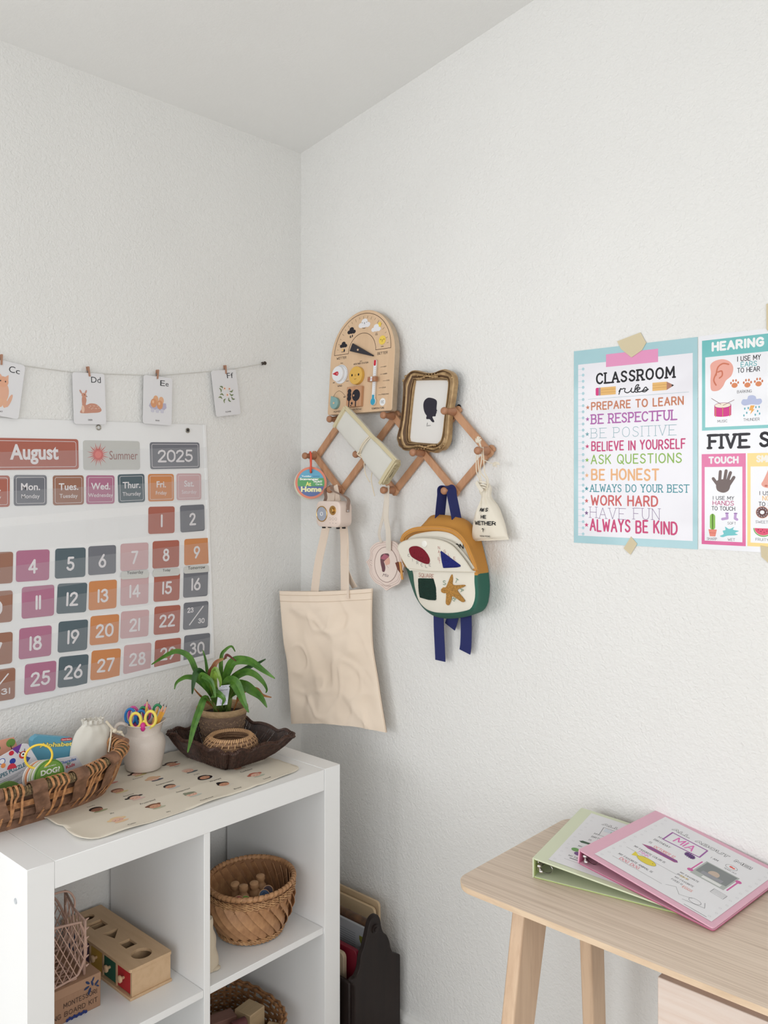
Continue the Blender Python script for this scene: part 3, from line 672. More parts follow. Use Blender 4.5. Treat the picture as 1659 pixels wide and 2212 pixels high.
           'knot': [(0.7242, 1.5334), (0.6888, 1.486), (0.6816, 1.5923)],
           'outline': [(0.6741, 1.4801), (0.6759, 1.4654), (0.6831, 1.4538), (0.6795, 1.4391), (0.6668, 1.4183), (0.6568, 1.387), (0.6513, 1.3543), (0.6568, 1.3464), (0.7028, 1.345), (0.7518, 1.3481),
                       (0.7596, 1.3549), (0.7553, 1.3647), (0.7467, 1.3872), (0.738, 1.4085), (0.7223, 1.4355), (0.7046, 1.4555), (0.7064, 1.4758), (0.7002, 1.4874)],
           'words': [(0.6932, 1.42), (0.7136, 1.4291), (0.6977, 1.4035), (0.7119, 1.4122), (0.6765, 1.3868), (0.7338, 1.4009), (0.6986, 1.3709), (0.7048, 1.3806), (0.6888, 1.3582), (0.7189, 1.3645)]},
 'ptag': [(0.187, -0.2159, 0.9898), (0.2067, -0.1978, 0.9929), (0.2135, -0.1915, 0.9425), (0.1817, -0.2208, 0.9404)],
 'radio': {'btn': [(0.223, 1.3887), (0.2342, 1.39), (0.2451, 1.3912)],
           'dial': [(0.2347, 1.4133), (0.2216, 1.413), (0.2469, 1.4136), (0.2347, 1.4266), (0.2347, 1.3994)],
           'feet': [(0.1989, 1.3635), (0.2207, 1.3631)],
           'front': [(0.1681, 1.4019), (0.2632, 1.4043), (0.2137, 1.4384), (0.2137, 1.3677)],
           'ind': [(0.2225, 1.3804), (0.2338, 1.382), (0.2451, 1.3836)],
           'spk': [(0.1888, 1.4), (0.1681, 1.3994), (0.2119, 1.4006), (0.1888, 1.4227), (0.1888, 1.3769)]},
 'radioback': [(0.2526, 1.4025), (0.2326, 1.3699), (0.2335, 1.4156), (0.2115, 1.3655), (0.1898, 1.3663)],
 'roll': [(0.2068, 1.6535), (0.2695, 1.6845), (0.3428, 1.6219), (0.3738, 1.5944), (0.448, 1.5458), (0.39, 1.4838), (0.3018, 1.5643)],
 'rollcord': [(0.3955, 1.5942), (0.3866, 1.599), (0.3686, 1.5963), (0.3467, 1.5812), (0.3338, 1.5617), (0.3283, 1.5526), (0.3236, 1.5368), (0.3283, 1.5142), (0.3375, 1.4983), (0.3449, 1.4904)],
 'rollcord2': [(0.3758, 1.5935), (0.3577, 1.5822), (0.3431, 1.5668), (0.3375, 1.5537), (0.3504, 1.539), (0.3531, 1.5206), (0.3495, 1.5009), (0.3531, 1.4812), (0.3623, 1.4537)],
 'sc': {'blue': [[(0.0421, -0.374, 0.919), (0.0325, -0.3828, 0.919), (0.0525, -0.3644, 0.919), (0.0421, -0.374, 0.9397), (0.0421, -0.374, 0.8983)]],
        'green': [[(0.0565, -0.3472, 0.9206), (0.0493, -0.3538, 0.9206), (0.0653, -0.339, 0.9206), (0.0565, -0.3472, 0.9403), (0.0565, -0.3472, 0.8988)],
                  [(0.0779, -0.3207, 0.9259), (0.069, -0.3288, 0.9259), (0.0867, -0.3125, 0.9259), (0.0779, -0.3207, 0.9456), (0.0779, -0.3207, 0.9061)]],
        'pink': [[(0.0299, -0.3581, 0.9179), (0.0202, -0.367, 0.9179), (0.0388, -0.3499, 0.9179), (0.0299, -0.3581, 0.9382), (0.0299, -0.3581, 0.896)],
                 [(0.0541, -0.3358, 0.9245), (0.0477, -0.3417, 0.9245), (0.0622, -0.3283, 0.9245), (0.0541, -0.3358, 0.9437), (0.0541, -0.3358, 0.9025)]],
        'yellow': [[(0.0829, -0.384, 0.919), (0.0723, -0.3938, 0.919), (0.0931, -0.3746, 0.919), (0.0829, -0.384, 0.9388), (0.0829, -0.384, 0.8992)],
                   [(0.1049, -0.357, 0.9219), (0.0938, -0.3671, 0.9219), (0.1151, -0.3475, 0.9219), (0.1049, -0.357, 0.9421), (0.1049, -0.357, 0.9015)]]},
 'station': {'BETTER': [(0.3374, 1.8307), (0.3748, 1.8354)],
             'HUM': [(0.1801, 1.6831), (0.2087, 1.6869)],
             'MP': [(0.2542, 1.6833), (0.2904, 1.6861)],
             'MY': [(0.2725, 1.8189), (0.2815, 1.8218)],
             'TEMP': [(0.3263, 1.6826), (0.3728, 1.686)],
             'WET': [(0.2165, 1.7234), (0.2264, 1.7261)],
             'WETTER': [(0.1804, 1.8326), (0.2191, 1.837)],
             'WIND': [(0.1902, 1.7553), (0.2081, 1.7586)],
             'WS': [(0.2487, 1.8124), (0.3048, 1.8151)],
             'arc_in': [(0.2282, 1.8464), (0.2336, 1.8652), (0.2429, 1.8825), (0.2588, 1.8943), (0.2733, 1.8964), (0.2857, 1.8964), (0.2984, 1.8927), (0.3135, 1.8819), (0.3225, 1.869),
                        (0.3286, 1.855), (0.3298, 1.8445)],
             'arc_out': [(0.1728, 1.8451), (0.1805, 1.8802), (0.1955, 1.9109), (0.2197, 1.9326), (0.2504, 1.9485), (0.2732, 1.9523), (0.2981, 1.9512), (0.323, 1.9441), (0.3462, 1.9299),
                         (0.3634, 1.9115), (0.3767, 1.8908), (0.3833, 1.8666), (0.3849, 1.8442)],
             'blk': [(0.303, 1.7446)],
             'breezy': [(0.1947, 1.8202), (0.2091, 1.8227)],
             'calm': [(0.1692, 1.7672), (0.1785, 1.7696)],
             'fc': [(0.3657, 1.7021)],
             'hum': [(0.1889, 1.7087), (0.1754, 1.7264), (0.2075, 1.7075)],
             'humarc': [(0.1763, 1.7294), (0.1853, 1.7396), (0.1981, 1.7436), (0.2115, 1.7377), (0.222, 1.7282)],
             'icons': [(0.2051, 1.8729), (0.234, 1.9094), (0.2826, 1.9239), (0.3279, 1.9055), (0.3529, 1.8701)],
             'lbl': [(0.2033, 1.8539), (0.2326, 1.8916), (0.2815, 1.9112), (0.3299, 1.8919), (0.3542, 1.8527)],
             'needle': [(0.2468, 1.8721), (0.3274, 1.8307), (0.3256, 1.8279), (0.2372, 1.8511)],
             'outline': [(0.1546, 1.6838), (0.1544, 1.7123), (0.1592, 1.8437), (0.1709, 1.8906), (0.1883, 1.9195), (0.2147, 1.9424), (0.2434, 1.957), (0.2725, 1.9614), (0.2994, 1.9608),
                         (0.3263, 1.9541), (0.3513, 1.941), (0.3724, 1.9235), (0.3896, 1.9009), (0.4015, 1.8704), (0.4016, 1.8414), (0.4009, 1.7547), (0.4003, 1.6827), (0.3963, 1.6707)],
             'pivot': [(0.2705, 1.8507)],
             'red': [(0.3355, 1.8026), (0.3445, 1.8165)],
             'slider': [(0.3157, 1.7563), (0.3488, 1.7713)],
             'sr': [(0.3009, 1.7775)],
             'strong': [(0.221, 1.7672), (0.2351, 1.7697)],
             'sun': [(0.2686, 1.7802), (0.2433, 1.7823), (0.293, 1.7782), (0.2667, 1.8059), (0.2706, 1.7542)],
             'therm': [(0.3394, 1.817), (0.3365, 1.6945)],
             'ticks': [(0.3539, 1.7969), (0.3756, 1.796), (0.3543, 1.7774), (0.3789, 1.7775), (0.3656, 1.7587), (0.3773, 1.7587), (0.352, 1.7407), (0.3757, 1.7404), (0.3514, 1.7223),
                       (0.3839, 1.7213)],
             'tree': [(0.2405, 1.75), (0.2918, 1.7477), (0.2963, 1.6895), (0.2387, 1.692)],
             'wind': [(0.1939, 1.7903), (0.1734, 1.7921), (0.2008, 1.7905), (0.228, 1.7874), (0.1918, 1.8166)],
             'windarrow': [(0.1787, 1.7942), (0.1905, 1.7967), (0.1982, 1.7961), (0.1997, 1.7906), (0.1946, 1.7864), (0.1901, 1.7891)]},
 'string': [(-0.6914, 1.7757), (-0.6694, 1.7632), (-0.6206, 1.7551), (-0.5046, 1.7509), (-0.4579, 1.7525), (-0.4096, 1.7549), (-0.3102, 1.7608), (-0.2689, 1.7645), (-0.2214, 1.771), (-0.1037, 1.79),
            (-0.0524, 1.7981), (-0.0181, 1.8061), (0.0741, 1.8284)],
 'tag': {'face': [(0.378, 1.2919), (0.3819, 1.2878), (0.3838, 1.2807), (0.3828, 1.2734), (0.377, 1.2709), (0.3691, 1.2689), (0.3652, 1.2752), (0.3632, 1.2794), (0.3711, 1.2857)],
         'hair': [(0.3494, 1.2771), (0.349, 1.2858), (0.3523, 1.2948), (0.3632, 1.2995), (0.378, 1.3003), (0.3809, 1.2935), (0.3731, 1.2873), (0.3672, 1.2826), (0.3622, 1.2779), (0.3652, 1.2708),
                  (0.3672, 1.2608), (0.3642, 1.2512), (0.3563, 1.2513), (0.3543, 1.2599), (0.3513, 1.2685)],
         'outline': [(0.3691, 1.3334), (0.3945, 1.3339), (0.408, 1.3281), (0.4157, 1.3199), (0.4252, 1.3118), (0.4262, 1.2976), (0.429, 1.2836), (0.4347, 1.2782), (0.429, 1.2622), (0.43, 1.2481),
                     (0.4233, 1.2376), (0.4157, 1.2241), (0.3984, 1.2155), (0.3867, 1.2103), (0.3701, 1.2016), (0.3593, 1.2065), (0.3454, 1.2133), (0.3293, 1.2186), (0.3172, 1.2279), (0.307, 1.2419),
                     (0.307, 1.2552), (0.2989, 1.268), (0.2948, 1.2736), (0.307, 1.2833), (0.3101, 1.2982), (0.3091, 1.3085), (0.3192, 1.3193), (0.3334, 1.3273), (0.3494, 1.331)],
         'oval': [(0.3691, 1.2704), (0.3267, 1.2676), (0.4099, 1.2731), (0.3691, 1.3182), (0.3691, 1.2247)],
         'ribbonL': [(0.3593, 1.4681), (0.3563, 1.4143), (0.3553, 1.3895), (0.3394, 1.3642), (0.3384, 1.3466), (0.3434, 1.3307)],
         'ribbonR': [(0.3593, 1.4754), (0.3887, 1.4755), (0.3553, 1.4346), (0.3877, 1.4352), (0.3632, 1.397), (0.3887, 1.3977), (0.3652, 1.3593), (0.3916, 1.3604), (0.3672, 1.3101), (0.3897, 1.3113)],
         'rlw': [(0.3672, 1.4029), (0.3563, 1.359)],
         'word': [(0.3484, 1.2362), (0.378, 1.2485)]},
 'tote': {'bottom': [(0.071, 0.8041), (0.112, 0.82), (0.1915, 0.8249), (0.2566, 0.8213), (0.3291, 0.8255), (0.3739, 0.8244)],
          'front': [(0.0418, 1.1816), (0.3224, 1.2033), (0.3702, 0.8237), (0.0596, 0.8018)],
          'left': [(0.0422, 1.1805), (0.054, 1.0409), (0.0638, 0.9797), (0.0701, 0.8779), (0.071, 0.8041)],
          'right': [(0.3224, 1.2033), (0.3251, 1.1221), (0.3315, 1.0446), (0.3465, 0.9688), (0.3571, 0.9122), (0.3739, 0.8244)],
          'straps': [(0.1319, 1.3585), (0.1764, 1.3602), (0.1343, 1.1969), (0.1729, 1.1921), (0.2096, 1.365), (0.2353, 1.366), (0.2397, 1.201), (0.265, 1.2031)]},
 'wallspots': [(1.0902, 1.9037), (1.174, 1.9052), (1.1027, 1.8959), (0.7497, 1.7772), (0.5067, 1.902), (0.4357, 1.8901), (0.5523, 1.9057)]}

# ============================================================ STRUCTURE
WALLC = (236, 235, 232)
m_wall = wall_material('wall_paint', WALLC, 0.55, 0.0036)
m_ceil = wall_material('ceiling_paint', (243, 243, 241), 0.25, 0.002)
m_trim = M('trim_paint', (232, 231, 228), 0.35)
XF, YB = 3.7, -3.7              # far right wall, back wall
def ceil_z(x): return 2.476 + 0.181 * (x + 0.012)
def struct(mb, name, **k):
    o = mb.build(name, smooth=0, **k); o['kind'] = 'structure'; return o
# the left wall stops at y = YE; beyond it the room opens towards the window
YE, XW = -1.30, -2.4
wx0 = XL - 0.12
struct(MB().bb(wx0, XL, YE, YR + .1, 0, 2.48, m_wall), 'wall_left')
struct(MB().bb(XW, wx0, YE, YE + .1, 0, 2.48, m_wall), 'wall_left')
struct(MB().bb(XW - .1, XW, YB, YE + .1, 0, 2.48, m_wall), 'wall_left')
wr = MB(); wr.prism([(wx0, 0), (XF, 0), (XF, ceil_z(XF) + .05), (wx0, ceil_z(wx0) + .05)], 0, .1, m_wall, f=lambda x, z, y: (x, YR + y, z))
struct(wr, 'wall_right')
struct(MB().bb(XF, XF + .1, YB, YR + .1, 0, 3.3, m_wall), 'wall_far')
# back wall with a wide window (left) and an open doorway (behind the viewer)
wb = MB()
for a, b, c, d in ((XW, -1.5, 0, 3.3), (-1.5, .8, 0, .58), (-1.5, .8, 2.12, 3.3), (.8, 1.25, 0, 3.3), (3.35, XF, 0, 3.3), (1.25, 3.35, 2.62, 3.3)): wb.bb(a, b, YB - .1, YB, c, d, m_wall)
struct(wb, 'wall_back')
ce = MB(); ce.prism([(XW, ceil_z(XW)), (XF + .1, ceil_z(XF + .1)), (XF + .1, ceil_z(XF + .1) + .1), (XW, ceil_z(XW) + .1)], YB - .1, YR + .1, m_ceil, f=lambda x, z, y: (x, y, z))
struct(ce, 'ceiling')
struct(MB().bb(XW, XF, YB - .1, YR + .1, -.1, 0, M('floor_carpet', (212, 206, 198), 0.95, bump=(400, 1, .004), var=(60, (192, 184, 174), .6))), 'floor')
bd = [(0, 0), (.014, 0), (.014, .062), (.010, .070), (.006, .074), (0, .076)]
b = MB(); b.prism(bd, XL + .001, XF, m_trim, f=lambda d, z, x: (x, YR - d, z)); struct(b, 'baseboard_right')
b = MB(); b.prism([(d * .7, z) for d, z in bd], YE, YR - .014, m_trim, f=lambda d, z, y: (XL + d, y, z)); struct(b, 'baseboard_left')
wf = MB()
for a, b_, c, d in ((-1.5, .8, .56, .60), (-1.5, .8, 2.10, 2.14), (-1.52, -1.48, .58, 2.12), (.78, .82, .58, 2.12), (-.37, -.33, .58, 2.12)): wf.bb(a, b_, YB - .08, YB + .02, c, d, m_trim)
wf = wf.build('window_1', smooth=0); wf['kind'] = 'structure'

# ============================================================ SHELF UNIT
m_white = M('white_foil', (240, 240, 239), 0.42, bump=(900, .05, .0005))
m_edge = M('white_edge', (214, 214, 213), 0.45)
T = 0.052
shelf = thing('shelf_unit', 'white cube shelving unit standing against the left wall', 'shelf', (0, 0, 0))
def board(name, *a, m=m_white):
    return MB().bb(*a, m).build(name, shelf, bevel=.0008, seg=1)
board('side_panel', 0, .39, -.79, -.79 + T, 0, .79)
board('side_panel', 0, .39, -T, 0, 0, .79)
board('top_panel', 0, .389, -.79 + T + .0006, -T - .0006, .79 - T, .7896)
board('bottom_panel', 0, .389, -.79 + T + .0006, -T - .0006, 0.001, T)
board('divider', .001, .386, -.403, -.387, T + .0003, .79 - T - .0003)
board('shelf_board', .001, .385, -.79 + T + .0008, -.4034, .387, .403)
board('shelf_board', .001, .385, -.3866, -T - .0008, .387, .403)
cap = MB(); cap.lathe([(.0001, .0012), (.0028, .0012), (.003, .0006), (.0052, .0016), (.0056, 0)], M('grey_plastic', (196, 200, 204), .4), 20, cap0=False, cap1=False)
c0 = cap.build('screw_cap', shelf); c0.location = (.345, -.7898, .72); c0.rotation_euler = (radians(90), 0, 0)
c0['label'] = 'grey round screw cap'

# ============================================================ PEG RACK
m_peg = M('peg_rack_wood', (196, 148, 112), .5, grain=(60, 6, 60, (168, 118, 84), .6))
m_pegd = M('peg_wood', (176, 126, 94), .42, grain=(90, 90, 12, (146, 98, 70), .6))
GX0, GDX = 0.070, 0.1026
rack = on_right('peg_rack', 'wooden accordion peg rack hung on the right wall', 'coat rack', GX0, 1.469)
def gp(i, r): return (GDX * i, (0.0, 0.097, 0.198)[r])      # local joint position
joints = [(0, 1), (1, 2), (1, 0), (2, 1), (3, 2), (3, 0), (4, 1), (5, 2), (5, 0), (6, 1)]
bars = [((0, 1), (1, 0), 1), ((1, 2), (3, 0), 1), ((3, 2), (5, 0), 1), ((5, 2), (6, 1), 1), ((0, 1), (1, 2), 0), ((1, 0), (3, 2), 0), ((3, 0), (5, 2), 0), ((5, 0), (6, 1), 0)]
for a, b_, fr in bars:
    A, B = Vector(gp(*a)), Vector(gp(*b_)); d = (B - A).normalized(); n = Vector((-d.y, d.x)); A = A - d * .016; B = B + d * .016; h = .0095; c = .004
    P = [A + n * (h - c), A + d * c + n * h, B - d * c + n * h, B + n * (h - c), B - n * (h - c), B - d * c - n * h, A + d * c - n * h, A - n * (h - c)]
    w0 = .0125 if fr else .004
    MB().prism([(p.x, p.y) for p in P], w0, w0 + .008, m_peg).build('slat', rack, bevel=.0008)
pm_ = MB().lathe([(.0105, .0), (.011, .004), (.0098, .012), (.0078, .022), (.0066, .030), (.0072, .032), (.0095, .0345), (.0098, .038), (.0086, .0415), (.005, .0430), (.0003, .0433)], m_pegd, 20)
p0 = pm_.build('peg', rack, smooth=50)
for k, j in enumerate(joints):
    o = p0 if k == 0 else p0.copy()
    if k: COL.objects.link(o); o.parent = rack
    u, v = gp(*j); o.location = (u, v, .0207)
sc = MB(); sc.lathe([(.006, 0), (.006, .002), (.0045, .0032), (.001, .0034)], M('black_metal', (30, 30, 32), .4, .6), 14)
o = sc.build('screw', rack); u, v = gp(5, 2); o.location = (u + .004, v + .0135, .003); o['label'] = 'black mounting screw'

# ============================================================ WEATHER STATION
S = D['station']
m_maple = M('light_maple', (222, 190, 156), .55, grain=(30, 5, 30, (208, 174, 138), .5))
m_maple_d = M('maple_end', (196, 176, 152), .6, grain=(60, 60, 60, (176, 152, 126), .5))
BX, BZ = 0.278, 1.6775
st = on_right('weather_station', 'arched light wood toy weather board above the rack', 'toy', BX, BZ)
st.location = (BX, YR - .030, BZ)
st.rotation_euler = (radians(90) + atan2(.022, .28) * 1.0, 0, 0)
st.rotation_euler = (radians(90 - 4.5), 0, 0)
def sl(p): return (p[0] - BX, p[1] - BZ)
W_ = .1225; HT = .284
arch = rrect(-W_, 0, W_, .12, .012, 5)
arch = [p for p in arch if p[1] < .06] 
arch = [(W_, .14 + .0)] 
ar = [(W_ - .006 + .006 * cos(a), .006 + .006 * sin(a)) for a in [(-pi / 2) + pi / 2 * i / 4 for i in range(5)]]
al = [(-p[0], p[1]) for p in ar][::-1]
top = [(W_ * cos(a), HT - .132 + .132 * sin(a)) for a in [pi * i / 32 for i in range(33)]]
MB().prism(ar + top + al, 0, .02, m_maple, m_maple_d).build('board', st, bevel=.0012)
BK = (38, 36, 44)
pr = Print(.0202)
sx_ = lambda L: [sl(p) for p in L]
out = [(p[0], p[1]) for p in [(.1075 * cos(a), .1685 + .1065 * sin(a)) for a in [pi * i / 30 for i in range(31)]]]
inn = [(.052 * cos(a), .1685 + .052 * sin(a)) for a in [pi - pi * i / 20 for i in range(21)]]
pr.line(out + inn, .0013, (66, 40, 34), closed=True)
for i in range(1, 20):
    a = pi * i / 20; r0 = .099; r1 = .093 if i % 2 else .0905
    pr.line([(r0 * cos(a), .1685 + r0 * sin(a)), (r1 * cos(a), .1685 + r1 * sin(a))], .0007, (66, 50, 44), cap=False)
ic = [sl(p) for p in S['icons']]; lb = [sl(p) for p in S['lbl']]
def wcloud(c, w, h, col):
    x, y = c; z = pr.layer(x - w / 2, y - h / 2, x + w / 2, y + h / 2)
    for i, (dx, dy, r) in enumerate(((-.3, -.15, .26), (.3, -.15, .26), (0, .2, .3), (0, -.1, .3))): pr.poly(circ(x + dx * w, y + dy * h, r * w, r * h * 1.05, 16), col, z - i * 1.5e-5)
for q, (c, w, h, col) in enumerate(((ic[0], .026, .018, BK), (ic[1], .029, .02, BK), (ic[2], .040, .027, (232, 230, 232)), (ic[3], .032, .022, (232, 230, 232)))):
    if q == 3: pr.ell(c[0] + .012, c[1] + .009, .006, .007, (238, 205, 90))
    wcloud(c, w, h, col)
for dx, dy in ((.004, -.016), ): pr.ell(ic[0][0] + dx, ic[0][1] + dy, .0026, .0045, BK)
for dx, dy in ((-.004, -.016), (.004, -.0145)): pr.ell(ic[1][0] + dx, ic[1][1] + dy, .002, .0038, BK)
pr.poly([(ic[0][0] - .006, ic[0][1] - .012), (ic[0][0] + .001, ic[0][1] - .012), (ic[0][0] - .003, ic[0][1] - .018)], (238, 190, 90))
for dx in (-.008, .008): pr.ell(ic[2][0] + dx, ic[2][1] + .003, .0011, .0013, (30, 30, 30)); 
pr.ell(ic[2][0], ic[2][1] + .001, .0009, .003, (30, 30, 30))
pr.ell(ic[4][0], ic[4][1], .0125, .0125, (238, 205, 90))
for dx in (-.006, .006): pr.ell(ic[4][0] + dx, ic[4][1] + .002, .0011, .0016, (30, 30, 30))
pr.ell(ic[4][0], ic[4][1], .0009, .002, (30, 30, 30)); pr.line([(ic[4][0] - .002, ic[4][1] - .004), (ic[4][0] + .002, ic[4][1] - .004)], .0006, (30, 30, 30))
for t, p, h in (('stormy', lb[0], .003), ('rainy', lb[1], .003), ('cloudy', lb[2], .0035), ('partly', lb[3], .003), ('sunny', lb[4], .003)):
    pr.text(t, p[0], p[1] - .002, h=h, c=BK, align='c', bold=.02)
pr.text('cloudy', lb[3][0], lb[3][1] - .0062, h=.0033, c=BK, align='c', bold=.02)
def srect(k): a, b = S[k]; a, b = sl(a), sl(b); return a[0], a[1], b[0], b[1]
def st_txt(t, k, pad=0, **kw): x0, y0, x1, y1 = srect(k); pr.text(t, x0, y0 - pad, x1, y1 - pad, c=BK, **kw)
x0, y0, x1, y1 = srect('WETTER'); pr.strokes('WETTER', x0, y0 + .0005, x1, y0 + .0075, BK, .13)
x0, y0, x1, y1 = srect('BETTER'); pr.strokes('BETTER', x0, y0 + .0005, x1, y0 + .0075, BK, .13)
x0, y0, x1, y1 = srect('MY'); pr.strokes('MY', x0, y0 - .001, x1, y0 + .003, BK, .15)
x0, y0, x1, y1 = srect('WS'); pr.strokes('WEATHER STATION', x0, y0 - .0005, x1, y0 + .0042, BK, .15)
x0, y0, x1, y1 = srect('WIND'); pr.strokes('WIND', x0, y0, x1, y0 + .005, BK, .15)
x0, y0, x1, y1 = srect('TEMP'); pr.strokes('TEMPERATURE', x0, y0 + .001, x1, y0 + .006, BK, .14)
x0, y0, x1, y1 = srect('MP'); pr.strokes('MOON PICNIC', x0 - .012, y0 + .002, x1, y0 + .0065, BK, .14)
x0, y0, x1, y1 = srect('HUM'); pr.strokes('HUMIDITY', x0, y0, x1 + .012, y0 + .005, BK, .14)
x0, y0, x1, y1 = srect('WET'); pr.strokes('WET', x0, y0, x1, y0 + .004, BK, .15)
for t, k in (('breezy', 'breezy'), ('calm', 'calm'), ('strong', 'strong')):
    x0, y0, x1, y1 = srect(k); pr.text(t, (x0 + x1) / 2, y0, h=.0032, c=BK, align='c', bold=.02)
tk = [sl(p) for p in S['ticks']]
for i, t in enumerate(('HOT', 'WARM', 'COOL', 'COLD', 'FREEZING')):
    a, b_ = tk[2 * i], tk[2 * i + 1]; pr.line([(a[0] - .003, a[1]), (a[0] + .008, a[1])], .0007, BK, cap=False)
    pr.strokes(t, a[0] + .009, a[1] - .0015, a[0] + .009 + .0033 * len(t), a[1] + .0018, BK, .16)
ha = [sl(p) for p in S['humarc']]; pr.line(cat2(ha, 6, False), .0008, (90, 60, 48))
fc = sl(S['fc'][0]); pr.ell(fc[0], fc[1], .0105, .0105, (236, 236, 236)); pr.strokes('F/C', fc[0] - .005, fc[1] - .004, fc[0] + .005, fc[1] + .004, BK, .1)
pr.build('printed_dial', st)
# moving pieces of the board
Z0 = .0215
nd = [sl(p) for p in S['needle']]; pv = sl(S['pivot'][0])
n_ = MB().prism(nd, Z0 + .001, Z0 + .006, M('black_paint', (40, 38, 46), .6)).build('pointer', st, bevel=.0005); n_['label'] = 'black wedge pointer'
MB().lathe([(.0028, Z0 + .006), (.0028, Z0 + .0078), (.0012, Z0 + .0084)], m_maple, 12, c=(pv[0], pv[1], 0)).build('pin', n_)
wc = sl(S['wind'][0]); wr_ = .026
dl = MB().lathe([(.027, .0205), (.027, .0225), (.0265, .023)], M('paint_white', (232, 232, 234), .5), 32, c=(wc[0] + .008, wc[1], 0)).build('wind_dial', st)
dk = MB().lathe([(.0215, .023), (.0215, .031), (.0205, .032)], M('paint_white'), 32, c=(wc[0] + .004, wc[1], 0)).build('wind_knob', dl)
pw = Print(.0321); ax, ay = wc[0] + .004, wc[1]
pw.poly([(ax - .019, ay + .001), (ax - .004, ay + .006), (ax + .003, ay + .006), (ax + .006, ay), (ax + .002, ay - .006), (ax - .004, ay - .005)], (196, 52, 66)); pw.ell(ax, ay, .0026, .0026, (224, 150, 150))
pw.build('red_arrow', dk)
pt = Print(.0231)
for i in range(26):
    a = radians(-50 + i * 6.5); cx_, cy_ = wc[0] + .008, wc[1]
    pt.line([(cx_ + .0225 * cos(a), cy_ + .0225 * sin(a)), (cx_ + .026 * cos(a), cy_ + .026 * sin(a))], .0005, (90, 90, 95), cap=False)
pt.build('ticks', dl)
su = [sl(p) for p in S['sun']]; sc_ = su[0]; sr_ = (su[2][0] - su[1][0]) / 2
sd = MB().lathe([(sr_, .0205), (sr_, .030), (sr_ - .001, .031)], M('mustard_paint', (222, 176, 84), .5), 36, c=(sc_[0], sc_[1], 0)).build('sun_disc', st); sd['label'] = 'yellow disc with a smiling face'
pf = Print(.0311)
for dx in (-.0125, .0125): pf.ell(sc_[0] + dx, sc_[1] + .001, .0028, .0034, (40, 34, 30))
pf.ell(sc_[0], sc_[1], .0024, .0032, (198, 150, 70)); pf.line([(sc_[0] - .004, sc_[1] - .009), (sc_[0], sc_[1] - .0115), (sc_[0] + .004, sc_[1] - .009)], .0008, (60, 44, 30)); pf.build('face', sd)
tr = [sl(p) for p in S['tree']]; ty0, ty1 = tr[3][1] + .002, tr[0][1]; tx0, tx1 = (tr[0][0] + tr[3][0]) / 2 - .002, (tr[1][0] + tr[2][0]) / 2
tb = MB().bb(tx0, tx1, ty0, ty1, .0205, .030, m_peg).build('picture_block', st, bevel=.0008); tb['label'] = 'wooden block with black trees'
pb = Print(.0301); w_ = tx1 - tx0; h_ = ty1 - ty0
for yy, rr_ in ((.78, .09), (.6, .1), (.42, .1)): pb.ell(tx0 + .2 * w_, ty0 + yy * h_, rr_ * w_ * 1.4, rr_ * h_ * 1.3, BK)
pb.rect(tx0 + .17 * w_, ty0, tx0 + .23 * w_, ty0 + .4 * h_, BK); pb.ell(tx0 + .66 * w_, ty0 + .55 * h_, .27 * w_, .29 * h_, BK); pb.rect(tx0 + .62 * w_, ty0, tx0 + .69 * w_, ty0 + .3 * h_, BK)
pb.ell(tx0 + .5 * w_, ty0 + .55 * h_, .05 * w_, .05 * h_, (196, 150, 116)); pb.ell(tx0 + .4 * w_, ty0 + .17 * h_, .06 * w_, .07 * h_, BK, rot=.4); pb.ell(tx0 + .34 * w_, ty0 + .06 * h_, .05 * w_, .03 * h_, BK, rot=-.5); pb.build('picture', tb)
th = [sl(p) for p in S['therm']]; tx = (th[0][0] + th[1][0]) / 2 - .002; ty1 = th[0][1] + .001; ty0 = th[1][1]
tm = MB().prism([(tx + .0055 * cos(a), ty1 - .0055 + .0055 * sin(a)) for a in [pi * i / 10 for i in range(11)]] + [(tx + .0095 * cos(a), ty0 + .010 + .0105 * sin(a)) for a in [radians(125) + radians(290) * i / 20 for i in range(21)]], .0205, .0265, M('paint_white'), M('paint_cream_side', (214, 200, 184), .6)).build('thermometer', st, bevel=.0006)
pt = Print(.0266); pt.rect(tx - .004, ty1 - .017, tx + .004, ty1 - .001, (200, 40, 56), .0035); pt.rect(tx - .004, ty0 + .014, tx + .004, ty0 + .028, (60, 158, 190)); pt.ell(tx, ty0 + .0095, .0085, .0095, (60, 158, 190))
for i in range(14): yy = ty0 + .032 + i * (ty1 - ty0 - .054) / 13; pt.line([(tx + (.001 if i % 2 else 0), yy), (tx + .0045, yy)], .0005, (120, 120, 125), cap=False)
pt.build('scale', tm)
ty = sl(S['slider'][0])[1] * .5 + sl(S['slider'][1])[1] * .5
sdv = MB().bb(tx - .0145, tx + .0145, ty - .0065, ty + .0065, .0268, .037, m_pegd).build('slider', st, bevel=.0006)
ps = Print(.0371); ps.rect(tx - .004, ty - .0062, tx + .003, ty + .0062, (226, 224, 226)); ps.line([(tx - .0143, ty), (tx + .006, ty)], .0008, (190, 50, 60), cap=False); ps.build('marker', sdv)
hm = [sl(p) for p in S['hum']]; hc = hm[0]
dp = [(hc[0] + .0155 * cos(a), hc[1] + .0165 * sin(a)) for a in [radians(165) + radians(275) * i / 24 for i in range(25)]] + [(hc[0] - .0135, hc[1] + .021)]
hd = MB().prism(dp, .0205, .030, M('dusty_teal_paint', (134, 170, 168), .5)).build('humidity_dial', st, bevel=.0008); hd['label'] = 'dusty teal drop-shaped dial'
MB().lathe([(.0032, .0301), (.003, .0308)], m_maple, 12, c=(hc[0], hc[1], 0)).build('pin', hd)

